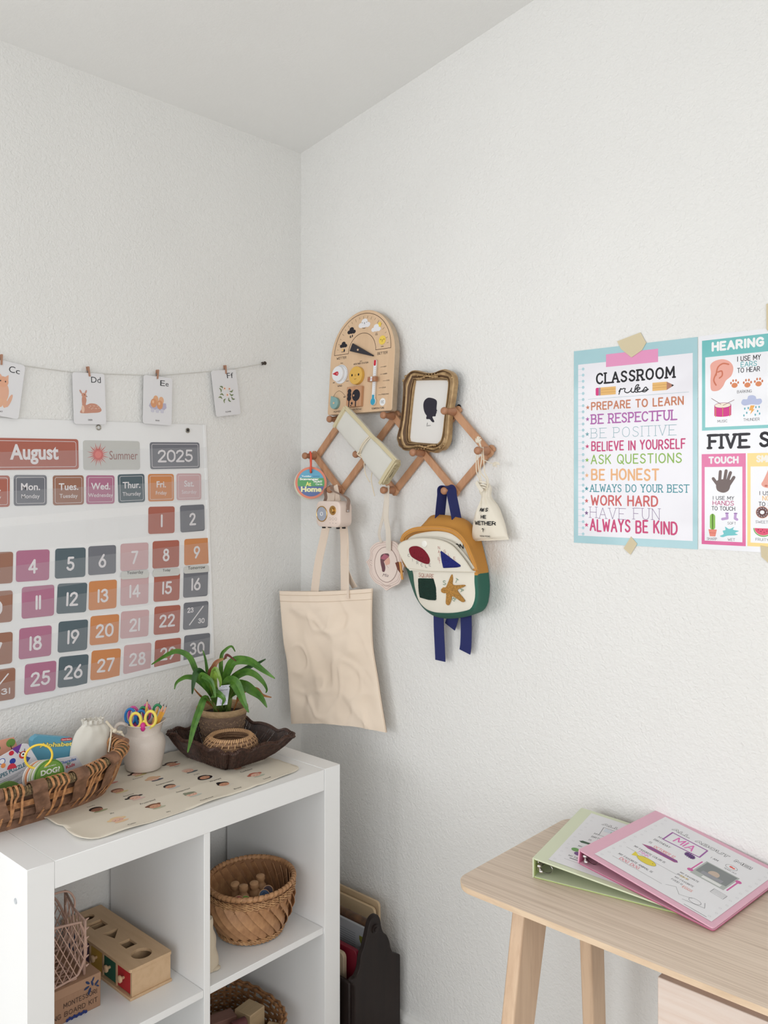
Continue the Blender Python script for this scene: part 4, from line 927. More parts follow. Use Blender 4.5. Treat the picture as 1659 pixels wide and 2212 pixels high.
# ============================================================ PICTURE FRAME
F_ = D['frame']; FX, FZ = .505, 1.5675
fr = on_right('framed_silhouette', 'ornate antique brass picture frame with a black head silhouette', 'picture', FX, FZ)
fr.location = (FX, YR - .022, FZ)
fl = lambda p: (p[0] - FX, p[1] - FZ)
FC = fl((.507, 1.672))
N_ = 240
oc = radial(cat2([fl(p) for p in F_['outer']], 5), N_, FC); inn = radial(cat2([fl(p) for p in F_['inner']], 5), N_, FC)
m_brass = M('antique_brass', (186, 156, 114), .38, .4, bump=(60, .2, .0015), var=(60, (140, 108, 72), .6))
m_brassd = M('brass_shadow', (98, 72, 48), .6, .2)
prof = [(0, 0), (0, .010), (.06, .0165), (.14, .0175), (.20, .0125), (.25, .0125), (.36, .0175), (.55, .0165), (.68, .0105), (.72, .0105), (.78, .0150), (.85, .0150), (.88, .011), (.93, .0125), (1.0, .0095), (1.0, .004)]
loops = [[(o_[0] + (i_[0] - o_[0]) * t, o_[1] + (i_[1] - o_[1]) * t, h) for o_, i_ in zip(oc, inn)] for t, h in prof]
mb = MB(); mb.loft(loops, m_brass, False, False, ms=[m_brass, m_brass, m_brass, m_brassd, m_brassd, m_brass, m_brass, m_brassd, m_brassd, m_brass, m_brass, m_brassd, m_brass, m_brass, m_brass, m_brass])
mb.build('moulding', fr, smooth=70)
fo = MB()
for base, sg in ((fl((.512, 1.7595)), 1), (fl((.506, 1.5808)), -1)):
    for i in range(-7, 8):
        fo.ball((base[0] + i * .0048, base[1] + sg * (.0015 * cos(i * .8) - .00008 * i * i), .0175), .0030 if i % 2 else .0038, m_brass, 8, (1, .9, .8))
        if i % 2: fo.ball((base[0] + i * .0048 + .001, base[1] + sg * .005, .0165), .002, m_brass, 8)
o = fo.build('floral_ornament', fr, smooth=60); o['kind'] = 'stuff'
for p in ((.4215, 1.7625), (.4295, 1.7735), (.5795, 1.7665), (.5975, 1.757), (.4065, 1.6015), (.4260, 1.5770), (.5560, 1.5705), (.5690, 1.5790)):
    q = fl(p); q = (q[0] + (FC[0] - q[0]) * .09, q[1] + (FC[1] - q[1]) * .07); MB().ball((q[0], q[1], .0135), .0045, m_brass, 10, (1, 1, .7)).build('scroll', fr, smooth=60)
MB().prism([(FC[0] + (p[0] - FC[0]) * 1.03, FC[1] + (p[1] - FC[1]) * 1.02) for p in inn[::2]], .001, .0052, M('picture_paper', (226, 223, 219), .5)).build('picture', fr)
pp = Print(.0054); pp.poly(cat2([fl(p) for p in F_['head']], 4), (45, 42, 54))
a, b_ = fl(F_['word'][0]), fl(F_['word'][1]); lw = b_[0] - a[0]
pp.line(cat2([(a[0], a[1]), (a[0] + lw * .12, a[1] + .008), (a[0] + lw * .2, a[1] + .009), (a[0] + lw * .1, a[1] + .002), (a[0] + lw * .25, a[1] + .0005), (a[0] + lw * .36, a[1] + .003), (a[0] + lw * .45, a[1] + .0005), (a[0] + lw * .6, a[1] + .003), (a[0] + lw * .7, a[1] + .0005), (a[0] + lw * .85, a[1] + .003), (a[0] + lw, a[1] + .001)], 4, False), .0006, (80, 80, 85)); pp.build('silhouette_print', fr)
MB().prism([(o_[0] * .96 + FC[0] * .04, o_[1] * .96 + FC[1] * .04) for o_ in oc[::4]], -.004, 0, M('frame_back', (44, 36, 30), .8)).build('backing', fr)

# ============================================================ ROUND CARD SET
DC = (.0766, 1.4882); R_ = .0462; cy = R_
dk_ = on_right('round_card_set', 'round coral-rimmed stack of activity cards hanging at the left end of the rack', 'card set', DC[0], DC[1] - R_)
dk_.matrix_world = Matrix.Translation((DC[0] + .004, YR - .044, DC[1] - R_)) @ Matrix.Rotation(radians(90), 4, 'X') @ Matrix.Rotation(radians(36), 4, 'Y')
def disc(w, t, m, name, dx=0, dy=0):
    return MB().lathe([(R_, w), (R_, w + t)], m, 44, c=(dx, cy + dy, 0)).build(name, dk_)
for i in range(4):
    o = disc(-.014 + i * .0032, .0030, M('card_edge%d' % (i % 3), ((226, 222, 212), (196, 206, 150), (214, 210, 200))[i % 3], .6), 'card', -.0014 * (4 - i) - .001, -.0007 * (4 - i))
o = disc(-.001, .002, M('coral_card', (226, 138, 112), .5), 'cover_card')
pq = Print(.0011); r_ = .0395
def chord(y0, y1):
    a0, a1 = math.asin(max(-1, min(1, y0 / r_))), math.asin(max(-1, min(1, y1 / r_)))
    R1 = [(r_ * cos(a0 + (a1 - a0) * i / 12), cy + r_ * sin(a0 + (a1 - a0) * i / 12)) for i in range(13)]
    return R1 + [(-p[0], p[1]) for p in R1[::-1]]
pq.poly(chord(-r_, -.008), (104, 122, 170)); pq.poly(chord(-.010, .016), (104, 170, 112)); pq.poly(chord(.014, r_), (108, 176, 208))
for t_, x0, y0, x1, y1, c, bo in (('Toddler', -.0275, .0165, .002, .0215, (240, 246, 240), .03), ('Scavenger', -.033, .0055, .0235, .0145, (250, 250, 246), .04), ('HUNT', .0085, .0, .0335, .0065, (250, 250, 246), .04), ('Cards', .0135, -.0065, .0335, -.0015, (240, 246, 240), .03),
    ('At', -.0155, -.0095, .0005, .003, (240, 236, 140), .04), ('Home', -.0295, -.0265, .0315, -.0105, (246, 242, 190), .05), ('OUTLINE BOX', .006, .0175, .026, .0195, (30, 60, 110), .02)):
    pq.text(t_, x0, cy + y0, x1, cy + y1, c=c, bold=bo)
pq.build('printed_cover', o)
MB().lathe([(.0038, .0012), (.0038, .0017)], M('hole_dark', (70, 40, 44), .8), 14, c=(0, cy + .031, 0)).build('hole', o)
rg = [Vector(a) for a in [(0, cy + .031, .004), (.001, cy + .040, .010), (.002, cy + .058, .010), (.001, cy + .078, .007), (-.002, cy + .0885, .000), (-.005, cy + .083, -.010), (-.005, cy + .060, -.020), (-.004, cy + .042, -.021), (-.002, cy + .031, -.016)]]
MB().tube(cat(rg, 5, True), .0030, M('coral_plastic', (232, 92, 66), .4), 8, closed=True).build('hanging_ring', dk_, smooth=60)

# ============================================================ RADIO
RX, RZ = .2155, 1.3665
ra = on_right('toy_radio', 'small cream retro radio hanging by a taupe leather strap', 'radio', RX, RZ)
m_cream = M('cream_plastic', (232, 214, 202), .32)
hw, hh_ = .0475, .0355
def rbox(w, s=1.0): return [(x, y, w) for x, y in [(p[0] * s, hh_ + .001 + (p[1]) * s) for p in rrect(-hw, -hh_, hw, hh_, .017, 8)]]
rb = MB(); rb.loft([rbox(.058, .93), rbox(.0605, .985), rbox(.064, 1), rbox(.101, 1), rbox(.104, .985), rbox(.1055, .94)], m_cream); rb.build('body', ra, smooth=50)
m_gold = M('gold_metal', (196, 158, 96), .25, .9)
sp = D['radio']['spk']; scx, scy = -.0235, hh_ + .001
tor = lambda r, t, z, c, m: MB().tube([(c[0] + r * cos(a), c[1] + r * sin(a), z) for a in [2 * pi * i / 36 for i in range(36)]], t, m, 8, closed=True)
MB().lathe([(.0200, .1050), (.0200, .1062)], M('speaker_cloth', (150, 160, 180), .4, .3), 30, c=(scx, scy, 0)).build('speaker', ra)
g = tor(.0205, .0014, .1062, (scx, scy), m_gold).build('speaker_ring', ra)
ln = MB()
for i in range(-7, 8):
    x = i * .0026; yy = sqrt(max(.0192 ** 2 - x * x, 0)); ln.bb(scx + x - .0005, scx + x + .0005, scy - yy, scy + yy, .1062, .1068, M('speaker_bar', (206, 208, 214), .3, .4))
ln.build('grille', ra); tor(.0048, .0013, .1072, (scx, scy), M('paint_white')).build('emblem_ring', ra)
dcx, dcy = .0195, hh_ + .0115
MB().lathe([(.0128, .1055), (.0128, .1064), (.0116, .1068)], m_gold, 30, c=(dcx, dcy, 0)).build('tuning_plate', ra)
MB().lathe([(.0075, .1066), (.0072, .1120), (.006, .1126), (.0056, .1116), (.001, .1114)], m_gold, 26, c=(dcx, dcy, 0)).build('tuning_knob', ra)
for i in range(3):
    tor(.0036, .0005, .1056, (.0085 + i * .0115, hh_ - .0125 + .001), M('button_shadow', (196, 180, 170), .5)).build('button', ra)
pi_ = Print(.1056)
for i in range(3): pi_.rect(.0070 + i * .0115, hh_ - .0235, .0095 + i * .0115, hh_ - .0225, (90, 84, 84))
pi_.build('button_marks', ra)
for x in (-.028, .028):
    for w in (.072, .094): MB().bb(x - .0045, x + .0045, -.0035, .0015, w - .003, w + .003, M('black_rubber', (22, 22, 24), .7)).build('foot', ra, bevel=.0006)
m_leath = M('taupe_leather', (158, 134, 120), .5, bump=(400, .2, .001))
PX_, PZ_ = GX0 + GDX - RX, 1.469 - RZ     # peg position in radio coordinates
strap = cat([(hw + .0015, .042, .078), (hw + .002, .058, .077), (hw - .008, .080, .070), (PX_ + .016, PZ_ - .002, .062), (PX_ + .001, PZ_ + .0125, .050), (PX_ - .013, PZ_ - .002, .062), (-hw + .004, .080, .072), (-hw - .002, .058, .077), (-hw - .0015, .042, .078)], 6)
so = MB().ribbon(strap, .011, .0016, (0, 0, 1), m_leath).build('strap', ra, smooth=60); so['label'] = 'taupe leather carrying strap'
for s_ in (-1, 1):
    rv = MB().ball((s_ * (hw + .0025), .046, .078), .0038, M('rivet_metal', (200, 196, 196), .25, .9), 12, (.5, 1, 1)).build('rivet', so)

# ============================================================ TOTE BAG
m_canvas = M('canvas_cream', (238, 221, 202), .85, bump=(900, .15, .0008), var=(9, (232, 213, 192), .5))
TX, TZ = .2, .80
to = on_right('tote_bag', 'plain cream canvas tote bag hanging by two long straps', 'bag', TX, TZ)
def P3(p, w): return Vector((p[0] - TX, p[1] - TZ, w))
Lp = cat([P3((.0422, 1.1805), .13), P3((.054, 1.0409), .125), P3((.0638, .9797), .12), P3((.0701, .8779), .115), P3((.071, .8041), .11)], 12)
Rp = cat([P3((.3224, 1.2033), .04), P3((.3251, 1.1221), .045), P3((.3315, 1.0446), .047), P3((.3465, .9688), .045), P3((.3571, .9122), .044), P3((.3739, .8244), .04)], 12)
Lp = resample(Lp, 41, False); Rp = resample(Rp, 41, False)
def at(L, t): f = t * (len(L) - 1); i = min(int(f), len(L) - 2); return L[i].lerp(L[i + 1], f - i)
def tote_f(off, amp):
    def fn(u, v):
        a, b_ = at(Lp, 1 - v), at(Rp, 1 - v); p = a.lerp(b_, u)
        # bottom hem bows a little
        p = p.copy(); p.y += .012 * sin(pi * u) * (1 - v) ** 2 + (-.004 * sin(pi * u) * v)
        n1 = noise.noise(Vector((u * 2.2, v * 3.2, 1.7))); n2 = noise.noise(Vector((u * 5.5 + v * 3, v * 5 - u * 2, 4.1))); 
        cr = abs(noise.noise(Vector((u * 3.5 - v * 1.5, v * 4.0 + u, 9.3))))
        e = min(1, 6 * min(u, 1 - u)) * min(1, (1 - v) * 5 + .12)
        fd = 1 - abs(noise.noise(Vector((u * 2.3 + v * 2.6, v * 2.2 - u * 1.5, 2.2)))) * 6; fd2 = 1 - abs(noise.noise(Vector((u * 3.8 - v * 2.2, v * 3.0 + u * 2.4, 6.2)))) * 7
        p.z += off * sin(pi * min(max(u, 0.001), .999)) ** .4 + amp * e * (.011 * n1 + .006 * n2 - .010 * cr + .0048 * max(0, fd) + .0038 * max(0, fd2) - .005 * (v > .62) * max(0, 1 - abs(v - .64) / .02) * 0)
        p.z = max(p.z, .008)
        return p
    return fn
tb_ = MB(); tb_.grid(tote_f(.010, 1), 70, 80, m_canvas); tb_.grid(tote_f(-.012, .3), 70, 80, m_canvas)
body_ = tb_.build('bag_body', to, smooth=60)
hem = MB(); top_f = tote_f(.010, 1)
for v0 in (.972, .925):
    hem.tube([top_f(i / 60, v0) + Vector((0, 0, .0006)) for i in range(61)], .0005, M('canvas_seam', (206, 184, 160), .9), 4)
hem.tube([at(Rp, i / 40) + Vector((-.002, 0, .002)) for i in range(41)], .0009, M('canvas_seam'), 5)
hem.build('seam', to)
tp = (GX0 + GDX - TX, 1.469 - TZ)
for (x, w), (xt, wt) in (((.148, .094), (.152, .066)), ((.246, .070), (.216, .054))):
    for side in ((0,) if x < .2 else (0, 1)):
        q = [(x - TX + side * .012, (1.172 if side == 0 else 1.2) - TZ, w - side * .026), (x * .7 + xt * .3 - TX, 1.26 - TZ, (w + wt) / 2), (xt - TX, 1.35 - TZ, wt - .01), (xt * .5 + (tp[0] + TX) * .5 - TX, 1.42 - TZ, .048 - side * .006), (tp[0] + (.004 if x > .2 else -.004), tp[1] + .010, .046 - side * .004)]
        MB().ribbon(cat(q, 8), .037 if side == 0 else .028, .0012, (1, 0, .15), M('canvas_strap', (236, 218, 200), .85, bump=(900, .15, .0008))).build('strap', to, smooth=60)

# ============================================================ CLOTH ROLL
RO = (.33, 1.48)
ro = on_right('cloth_roll', 'off-white rolled cloth with tan binding tied with cord', 'cloth roll', *RO)
def q3(p, w): return Vector((p[0] - RO[0], p[1] - RO[1], w))
r_ = D['roll']
A0 = (q3(r_[0], .085) + q3(r_[1], .085)) / 2; A1 = (q3(r_[4], .085) + q3(r_[5], .085)) / 2
ax_ = (A1 - A0); Lr = ax_.length; ax_ = ax_ / Lr; sd_ = Vector((-ax_.y, ax_.x, 0)); up_ = Vector((0, 0, 1))
w0 = (q3(r_[1], 0) - q3(r_[0], 0)).length / 2 * .98; w1 = (q3(r_[4], 0) - q3(r_[5], 0)).length / 2 * .98
m_cloth = M('offwhite_cloth', (214, 212, 204), .85, bump=(700, .15, .0008)); m_bind = M('tan_binding', (206, 194, 160), .8)
def roll_loop(t, s=1.0, dn=0):
    wd = (w0 + (w1 - w0) * t) * s * (1 - .10 * math.exp(-((t - .52) / .09) ** 2)); th_ = .014 * s * (1 - .22 * math.exp(-((t - .52) / .07) ** 2)); c = A0 + ax_ * (Lr * t) + up_ * (-.012)
    out = []
    for j in range(32):
        a = 2 * pi * j / 32; ex = .55; x = abs(cos(a)) ** ex * (1 if cos(a) > 0 else -1); y = abs(sin(a)) ** ex * (1 if sin(a) > 0 else -1)
        wr2 = .0012 * noise.noise(Vector((t * 9, a * 1.3, 2)))
        out.append(c + sd_ * (x * wd) + up_ * (y * th_ + wr2))
    return out
mb = MB(); T_ = [0, .012, .05] + [.05 + .9 * i / 24 for i in range(1, 25)] + [.988, 1]
mb.loft([roll_loop(t) for t in T_], m_cloth, ms=[m_bind, m_bind] + [m_cloth] * (len(T_) - 4) + [m_bind] * 2)
mb.build('roll', ro, smooth=60)
bi = MB(); ed = []
for i in range(33):
    t = i / 32; wd = (w0 + (w1 - w0) * t) * (1 - .10 * math.exp(-((t - .52) / .09) ** 2)); ed.append(A0 + ax_ * (Lr * t) + sd_ * (wd * .97) + up_ * (-.0005 - .004 * math.exp(-((t - .52) / .07) ** 2)))
bi.ribbon(ed, .010, .0025, sd_ - up_ * .8, m_bind); 
for t in (.012, .985):
    wd = (w0 + (w1 - w0) * t); c = A0 + ax_ * (Lr * t)
    bi.ribbon([c - sd_ * wd + up_ * .0012, c + up_ * .003, c + sd_ * wd + up_ * .0012], .009, .0022, ax_, m_bind)
bi.build('binding', ro, smooth=50)
spi = MB(); cE = A0 + ax_ * (Lr * 1.004) - up_ * .012
for k in range(3):
    s_ = .85 - .26 * k; pts = []
    for j in range(26):
        a = 2 * pi * j / 26; x = abs(cos(a)) ** .5 * (1 if cos(a) > 0 else -1); y = abs(sin(a)) ** .5 * (1 if sin(a) > 0 else -1)
        pts.append(cE + sd_ * (x * w1 * s_) + up_ * (y * .014 * s_ + .001 * sin(3 * a)))
    spi.ribbon(pts + [pts[0]], .008, .0011, ax_, m_bind)
spi.ribbon([cE + sd_ * w1 * .1, cE - sd_ * w1 * .3], .006, .001, ax_, M('roll_inside', (110, 96, 70), .9)); spi.build('rolled_edge', ro, smooth=60)
m_cord = M('cotton_cord', (226, 212, 188), .8)
cm = ax_ * (Lr * .52); cc = A0 + cm
for dx in (-.001, .0045):
    lp = [cc + ax_ * dx + sd_ * (cos(a) * w0 * .99) + up_ * (-.012 + sin(a) * .0182) for a in [2 * pi * i / 28 for i in range(28)]]
    MB().tube(lp, .0016, m_cord, 6, closed=True).build('cord', ro)
for key in ('rollcord', 'rollcord2'):
    P = [q3(p, .088 if i < 4 else .075) for i, p in enumerate(D[key])]; P = P[4:]
    P = [cc - sd_ * w0 * .5 + up_ * .0015, cc - sd_ * w0 * .95 + up_ * .002] + P
    MB().tube(cat(P, 5), .0014, m_cord, 6).build('cord_end', ro)

# ============================================================ CAMEO TAG
G = D['tag']; GXZ = (.372, 1.2016)
tg = on_right('cameo_ornament', 'scalloped cream plaque with a painted profile hanging from a lace ribbon', 'ornament', *GXZ)
tl = lambda p: (p[0] - GXZ[0], p[1] - GXZ[1])
ol = cat2([tl(p) for p in G['outline']], 4); m_tag = M('cameo_cream', (232, 214, 204), .6)
MB().prism(ol, .032, .038, m_tag).build('plaque', tg, bevel=.0006)
pg_ = Print(.0382); oc_ = tl(G['oval'][0]); GR = (150, 124, 118)
orx = (G['oval'][2][0] - G['oval'][1][0]) / 2; ory = (G['oval'][3][1] - G['oval'][4][1]) / 2
for s_, t_ in ((.93, .0007), (.84, .0006)):
    pg_.line([(oc_[0] + (p[0] - oc_[0]) * s_, oc_[1] + (p[1] - oc_[1]) * s_) for p in ol], t_, (176, 152, 144), closed=True)
pg_.ring(oc_[0], oc_[1], orx, .0011, GR, 40, ory); pg_.ell(oc_[0], oc_[1], orx * .97, ory * .97, (234, 218, 208), 36)
pg_.poly(cat2([tl(p) for p in G['face']], 3), (226, 178, 160)); pg_.poly(cat2([tl(p) for p in G['hair']], 3), (112, 78, 84))
hb = [tl(p) for p in G['hair']]; pg_.poly([hb[1], (hb[3][0], hb[3][1] - .001), hb[5], (hb[7][0] - .002, hb[7][1])], (176, 104, 120))
pg_.line([(oc_[0] + .002, oc_[1] - .002), (oc_[0] + .010, oc_[1] - .008)], .0005, GR)
wx, wy = tl(G['word'][0]); pg_.text('Mia', wx + .008, wy + .002, wx + .03, wy + .010, c=(110, 90, 96), shear=.4)
for s_ in (-1, 1):
    for k in range(3): pg_.line([(oc_[0] + s_ * orx * 1.22, oc_[1] + .006 - k * .006), (oc_[0] + s_ * orx * 1.4, oc_[1] + .009 - k * .006)], .0006, GR)
for k in range(-3, 4): pg_.line(cat2([(oc_[0] + k * .005, oc_[1] - ory * 1.14), (oc_[0] + k * .005 + .002, oc_[1] - ory * 1.2), (oc_[0] + k * .004, oc_[1] - ory * 1.25 + abs(k) * .001)], 3, False), .0005, GR)
pg_.build('painted_profile', tg)
m_lace = M('lace_ribbon', (232, 222, 208), .8, bump=(500, .5, .001), alpha=.93)
pgx = GX0 + GDX * 3 - GXZ[0]; pgz = 1.469 - GXZ[1]
rr2 = [(pgx, pgz + .011, .045), (pgx + .006, pgz - .03, .052), (pgx + .002, 1.397 - GXZ[1], .050), (pgx + .007, 1.360 - GXZ[1], .047), (pgx + .003, 1.31 - GXZ[1], .041)]
MB().ribbon(cat(rr2, 8), .019, .0012, (1, 0, .1), m_lace).build('ribbon', tg, smooth=60)
rr3 = [(pgx, pgz + .011, .038), (pgx - .010, pgz - .03, .040), (pgx - .012, 1.40 - GXZ[1], .046), (pgx - .026, 1.365 - GXZ[1], .044), (pgx - .03, 1.348 - GXZ[1], .042), (pgx - .024, 1.328 - GXZ[1], .040)]
MB().ribbon(cat(rr3, 8), [.012] * 8 + [.012] * 33, .0012, (1, 0, .3), m_lace).build('ribbon', tg, smooth=60)

# ============================================================ BACKPACK
BP = D['bp']; BO = (.58, 1.151)
bk = on_right('toy_backpack', 'small child backpack in cream, mustard and green with shape patches', 'backpack', *BO)
bl = lambda p: (p[0] - BO[0], p[1] - BO[1])
m_must = M('mustard_canvas', (196, 138, 62), .8, bump=(800, .2, .0008)); m_grn = M('green_canvas', (44, 100, 84), .8, bump=(800, .2, .0008))
m_bcr = M('cream_cotton', (228, 222, 208), .85, bump=(800, .15, .0008)); m_navy = M('navy_webbing', (30, 38, 96), .75, bump=(900, .3, .0008))
CB = bl((.575, 1.27)); NN = 96
side = radial(cat2([bl(p) for p in BP['side'][1]], 3), NN, CB); front = radial(cat2([bl(p) for p in BP['front'][1]], 3), NN, CB)
HZ = bl((0, 1.268))[1]
def lpz(P, w, s=1, k=0.0): return [(CB[0] + (p[0] - CB[0]) * s + k, CB[1] + (p[1] - CB[1]) * s, w) for p in P]
def mixl(t): return [(a[0] + (b_[0] - a[0]) * t, a[1] + (b_[1] - a[1]) * t) for a, b_ in zip(side, front)]
prof = [(lpz(side, .006, .90, .008)), (lpz(side, .018, .97, .004)), (lpz(side, .045, 1)), (lpz(mixl(.5), .066, 1)), (lpz(front, .080, 1)), (lpz(front, .086, .96))]
for nm, cond, m in (('upper_gusset', lambda z: z >= HZ, m_must), ('lower_gusset', lambda z: z < HZ, m_grn)):
    mb = MB(); mb.loft(prof, m, True, False)
    keep = [i for i, f in enumerate(mb.f) if cond(sum(mb.v[a][1] for a in f) / len(f)) or len(f) > 4]
    mb.f = [mb.f[i] for i in keep]; mb.mi = [mb.mi[i] for i in keep]; mb.build(nm, bk, smooth=60)
cap_ = MB(); loops = []
for s_, w in ((.96, .0855), (.90, .0885), (.6, .091), (.3, .092), (.02, .092)): loops.append([(x, y, z + .0018 * noise.noise(Vector((x * 30, y * 30, 1)))) for x, y, z in lpz(front, w, s_)])
cap_.loft(loops, m_bcr, False, True); cap_.build('front_panel', bk, smooth=60)
zp = [Vector((*bl(p), .0905)) for p in BP['zip'][1]]; zc = cat(zp, 5)
MB().ribbon(zc, .011, .003, [(CB - Vector((q.x, q.y))).to_3d() if False else Vector((CB[0] - q.x, CB[1] - q.y, 0)) for q in zc], m_must).build('zip_tape', bk, smooth=50)
zt = MB(); zr = resample(zc, 110, False)
for q in zr: zt.box((q.x, q.y, q.z + .002), (.0014, .0022, .0012), M('zip_teeth', (214, 164, 104), .4), Matrix.Rotation(atan2(q.y - CB[1], q.x - CB[0]) + pi / 2, 3, 'Z').to_3x3())
o = zt.build('zip_teeth', bk, smooth=0); o['kind'] = 'stuff'
fp = cat2([bl(p) for p in BP['flap'][1]], 4); fpz = lambda p: .094 + max(0, (p[1] - HZ)) * .16
mb = MB(); mb.prism(fp, 0, .0016, m_bcr); mb.v = [(x, y, z + fpz((x, y))) for x, y, z in mb.v]
flp = mb.build('flap', bk, smooth=40); flp['label'] = 'cream pocket flap hanging forward'
MB().tube([(p[0], p[1], fpz(p) + .0012) for p in fp if p[1] > HZ + .003], .0013, M('flap_piping', (214, 206, 190), .8), 6).build('piping', flp)
mb = MB(); mb.prism([(CB[0] + (p[0] - CB[0]) * 1.0, p[1] + .004) for p in fp if p[1] > HZ + .012], 0, .001, M('pocket_lining', (206, 200, 186), .9)); mb.v = [(x + .006, y, z + fpz((x, y)) - .006) for x, y, z in mb.v]; mb.build('flap_lining', bk)
def patch(name, key, col, w, par, lab, flapz=False, fuzz=.0025):
    P = [bl(p) for p in BP[key][1]]; P = cat2(P, 4) if key in ('red', 'star') else P
    mb = MB(); K = len(P); c = (sum(p[0] for p in P) / K, sum(p[1] for p in P) / K)
    if key != 'star':
        N2 = 60; Q = radial(P, N2, c); loops = []
        for s_, h in ((1.0, 0), (1.0, fuzz * .7), (.9, fuzz), (.4, fuzz * 1.05), (.02, fuzz * 1.05)):
            loops.append([(c[0] + (p[0] - c[0]) * s_ * (1 + .012 * random.uniform(-1, 1) * (s_ > .95)), c[1] + (p[1] - c[1]) * s_, 0) for p in Q]); loops[-1] = [(x, y, h + (fpz((x, y)) + .0015 if flapz else w)) for x, y, _ in loops[-1]]
        mb.loft(loops, col)
    else:
        mb.prism(P, w, w + fuzz, col)
    o = mb.build(name, par, smooth=60); o['label'] = lab; return o
def yarn(n, c): return M(n, c, .95, bump=(700, 1, .004), var=(420, [x * .72 for x in c], .8))
patch('round_patch', 'red', yarn('red_yarn', (158, 28, 50)), 0, bk, 'dark red oval patch', True)
patch('triangle_patch', 'tri', yarn('blue_yarn', (34, 44, 140)), 0, bk, 'royal blue triangle patch', True)
patch('square_patch', 'sq', yarn('green_yarn', (18, 58, 46)), .0915, bk, 'dark green square patch')
patch('star_patch', 'star', yarn('ochre_yarn', (222, 162, 80)), .0915, bk, 'ochre star patch')
pl_ = Print(.0931)
a, b_ = bl(BP['SQUARE'][1][0]), bl(BP['SQUARE'][1][1]); pl_.strokes('SQUARE', a[0], a[1] - .001, b_[0], a[1] + .0095, (170, 90, 70), .08, jit=.3)
for ch, p, r2 in zip('STAR', BP['STAR'][1], (.1, -.5, -1.4, 2.6)):
    x, y = bl(p); k0 = len(pl_.mb.v); pl_.strokes(ch, -.0045, -.0055, .0045, .0055, (60, 120, 92), .09)
    for i in range(k0, len(pl_.mb.v)): vx, vy, vz = pl_.mb.v[i]; pl_.mb.v[i] = (x + vx * cos(r2) - vy * sin(r2), y + vx * sin(r2) + vy * cos(r2), vz)
pl_.build('embroidered_letters', bk)
pf_ = Print(0)
for word, key, col in (('CIRCLE', 'lC', (60, 70, 80)), ('TRIANGLE', 'lN', (170, 84, 84))):
    pts = BP[key][1]
    for ch, p in zip(word, pts):
        x, y = bl(p); pf_.strokes(ch, x - .003, y - .0038, x + .003, y + .0038, col, .09)
pf_.mb.v = [(x, y, fpz((x, y)) + .0019 + z) for x, y, z in pf_.mb.v]; pf_.build('embroidered_letters', bk)
x, y = bl(BP['snap'][1][0]); MB().lathe([(.0085, 0), (.0085, .001), (.007, .0016), (.001, .0016)], M('snap_white', (238, 236, 228), .4), 20, c=(x, y, fpz((x, y)) + .0016)).build('snap_button', flp)
pk_ = Print(.0895); x, y = bl((.655, 1.335)); pk_.strokes('MOON', x - .045, y - .004, x + .012, y + .008, (40, 40, 44), .2); pk_.build('printed_lettering', bk)
lp = [(-.032, 1.402 - BO[1], .040), (-.036, 1.43 - BO[1], .048), (-.020, 1.462 - BO[1], .050)]
PB = (GX0 + GDX * 5 - BO[0], 1.469 - BO[1])
lp = [(PB[0] - .030, 1.385 - BO[1], .040), (PB[0] - .024, 1.42 - BO[1], .043), (PB[0] - .015, PB[1] - .012, .048), (PB[0] - .012, PB[1] + .006, .050), (PB[0], PB[1] + .0115, .048), (PB[0] + .010, PB[1] + .006, .044), (PB[0] + .014, PB[1] - .012, .045), (PB[0] + .022, 1.42 - BO[1], .043), (PB[0] + .028, 1.385 - BO[1], .040)]
MB().ribbon(cat(lp, 6), .029, .0018, (-.30, 0, 1), m_navy).build('hanging_loop', bk, smooth=60)
def stp(P, w_, name='strap', side=(1, 0, 0)): return MB().ribbon(cat(P, 6), w_, .002, side, m_navy).build(name, bk, smooth=60)
for key, wd in (('strapL', .032), ('strapR', .033)):
    P = [bl(p) for p in BP[key][1]]; stp([(p[0], p[1] + (.03 if i == 0 else 0), (.034 if key == 'strapL' else .026) - .003 * i) for i, p in enumerate(P)], wd)
stp([(*bl((.585, 1.18)), .02), (*bl((.580, 1.150)), .02), (*bl((.568, 1.125)), .016)], .034, side=(1, -.35, 0))
pu = [Vector((*bl(p), .086)) for p in BP['pull'][1]]; MB().ribbon(cat(pu, 5), .0065, .0025, (1, 0, 0), M('leather_tan', (206, 150, 84), .6)).build('zip_pull', bk, smooth=50)
hd_ = MB().ribbon([(*bl((.447, 1.285)), .082), (*bl((.452, 1.270)), .080), (*bl((.462, 1.258)), .078)], .010, .003, (1, .5, 0), M('zip_brown', (110, 56, 40), .7)).build('zip_end', bk)

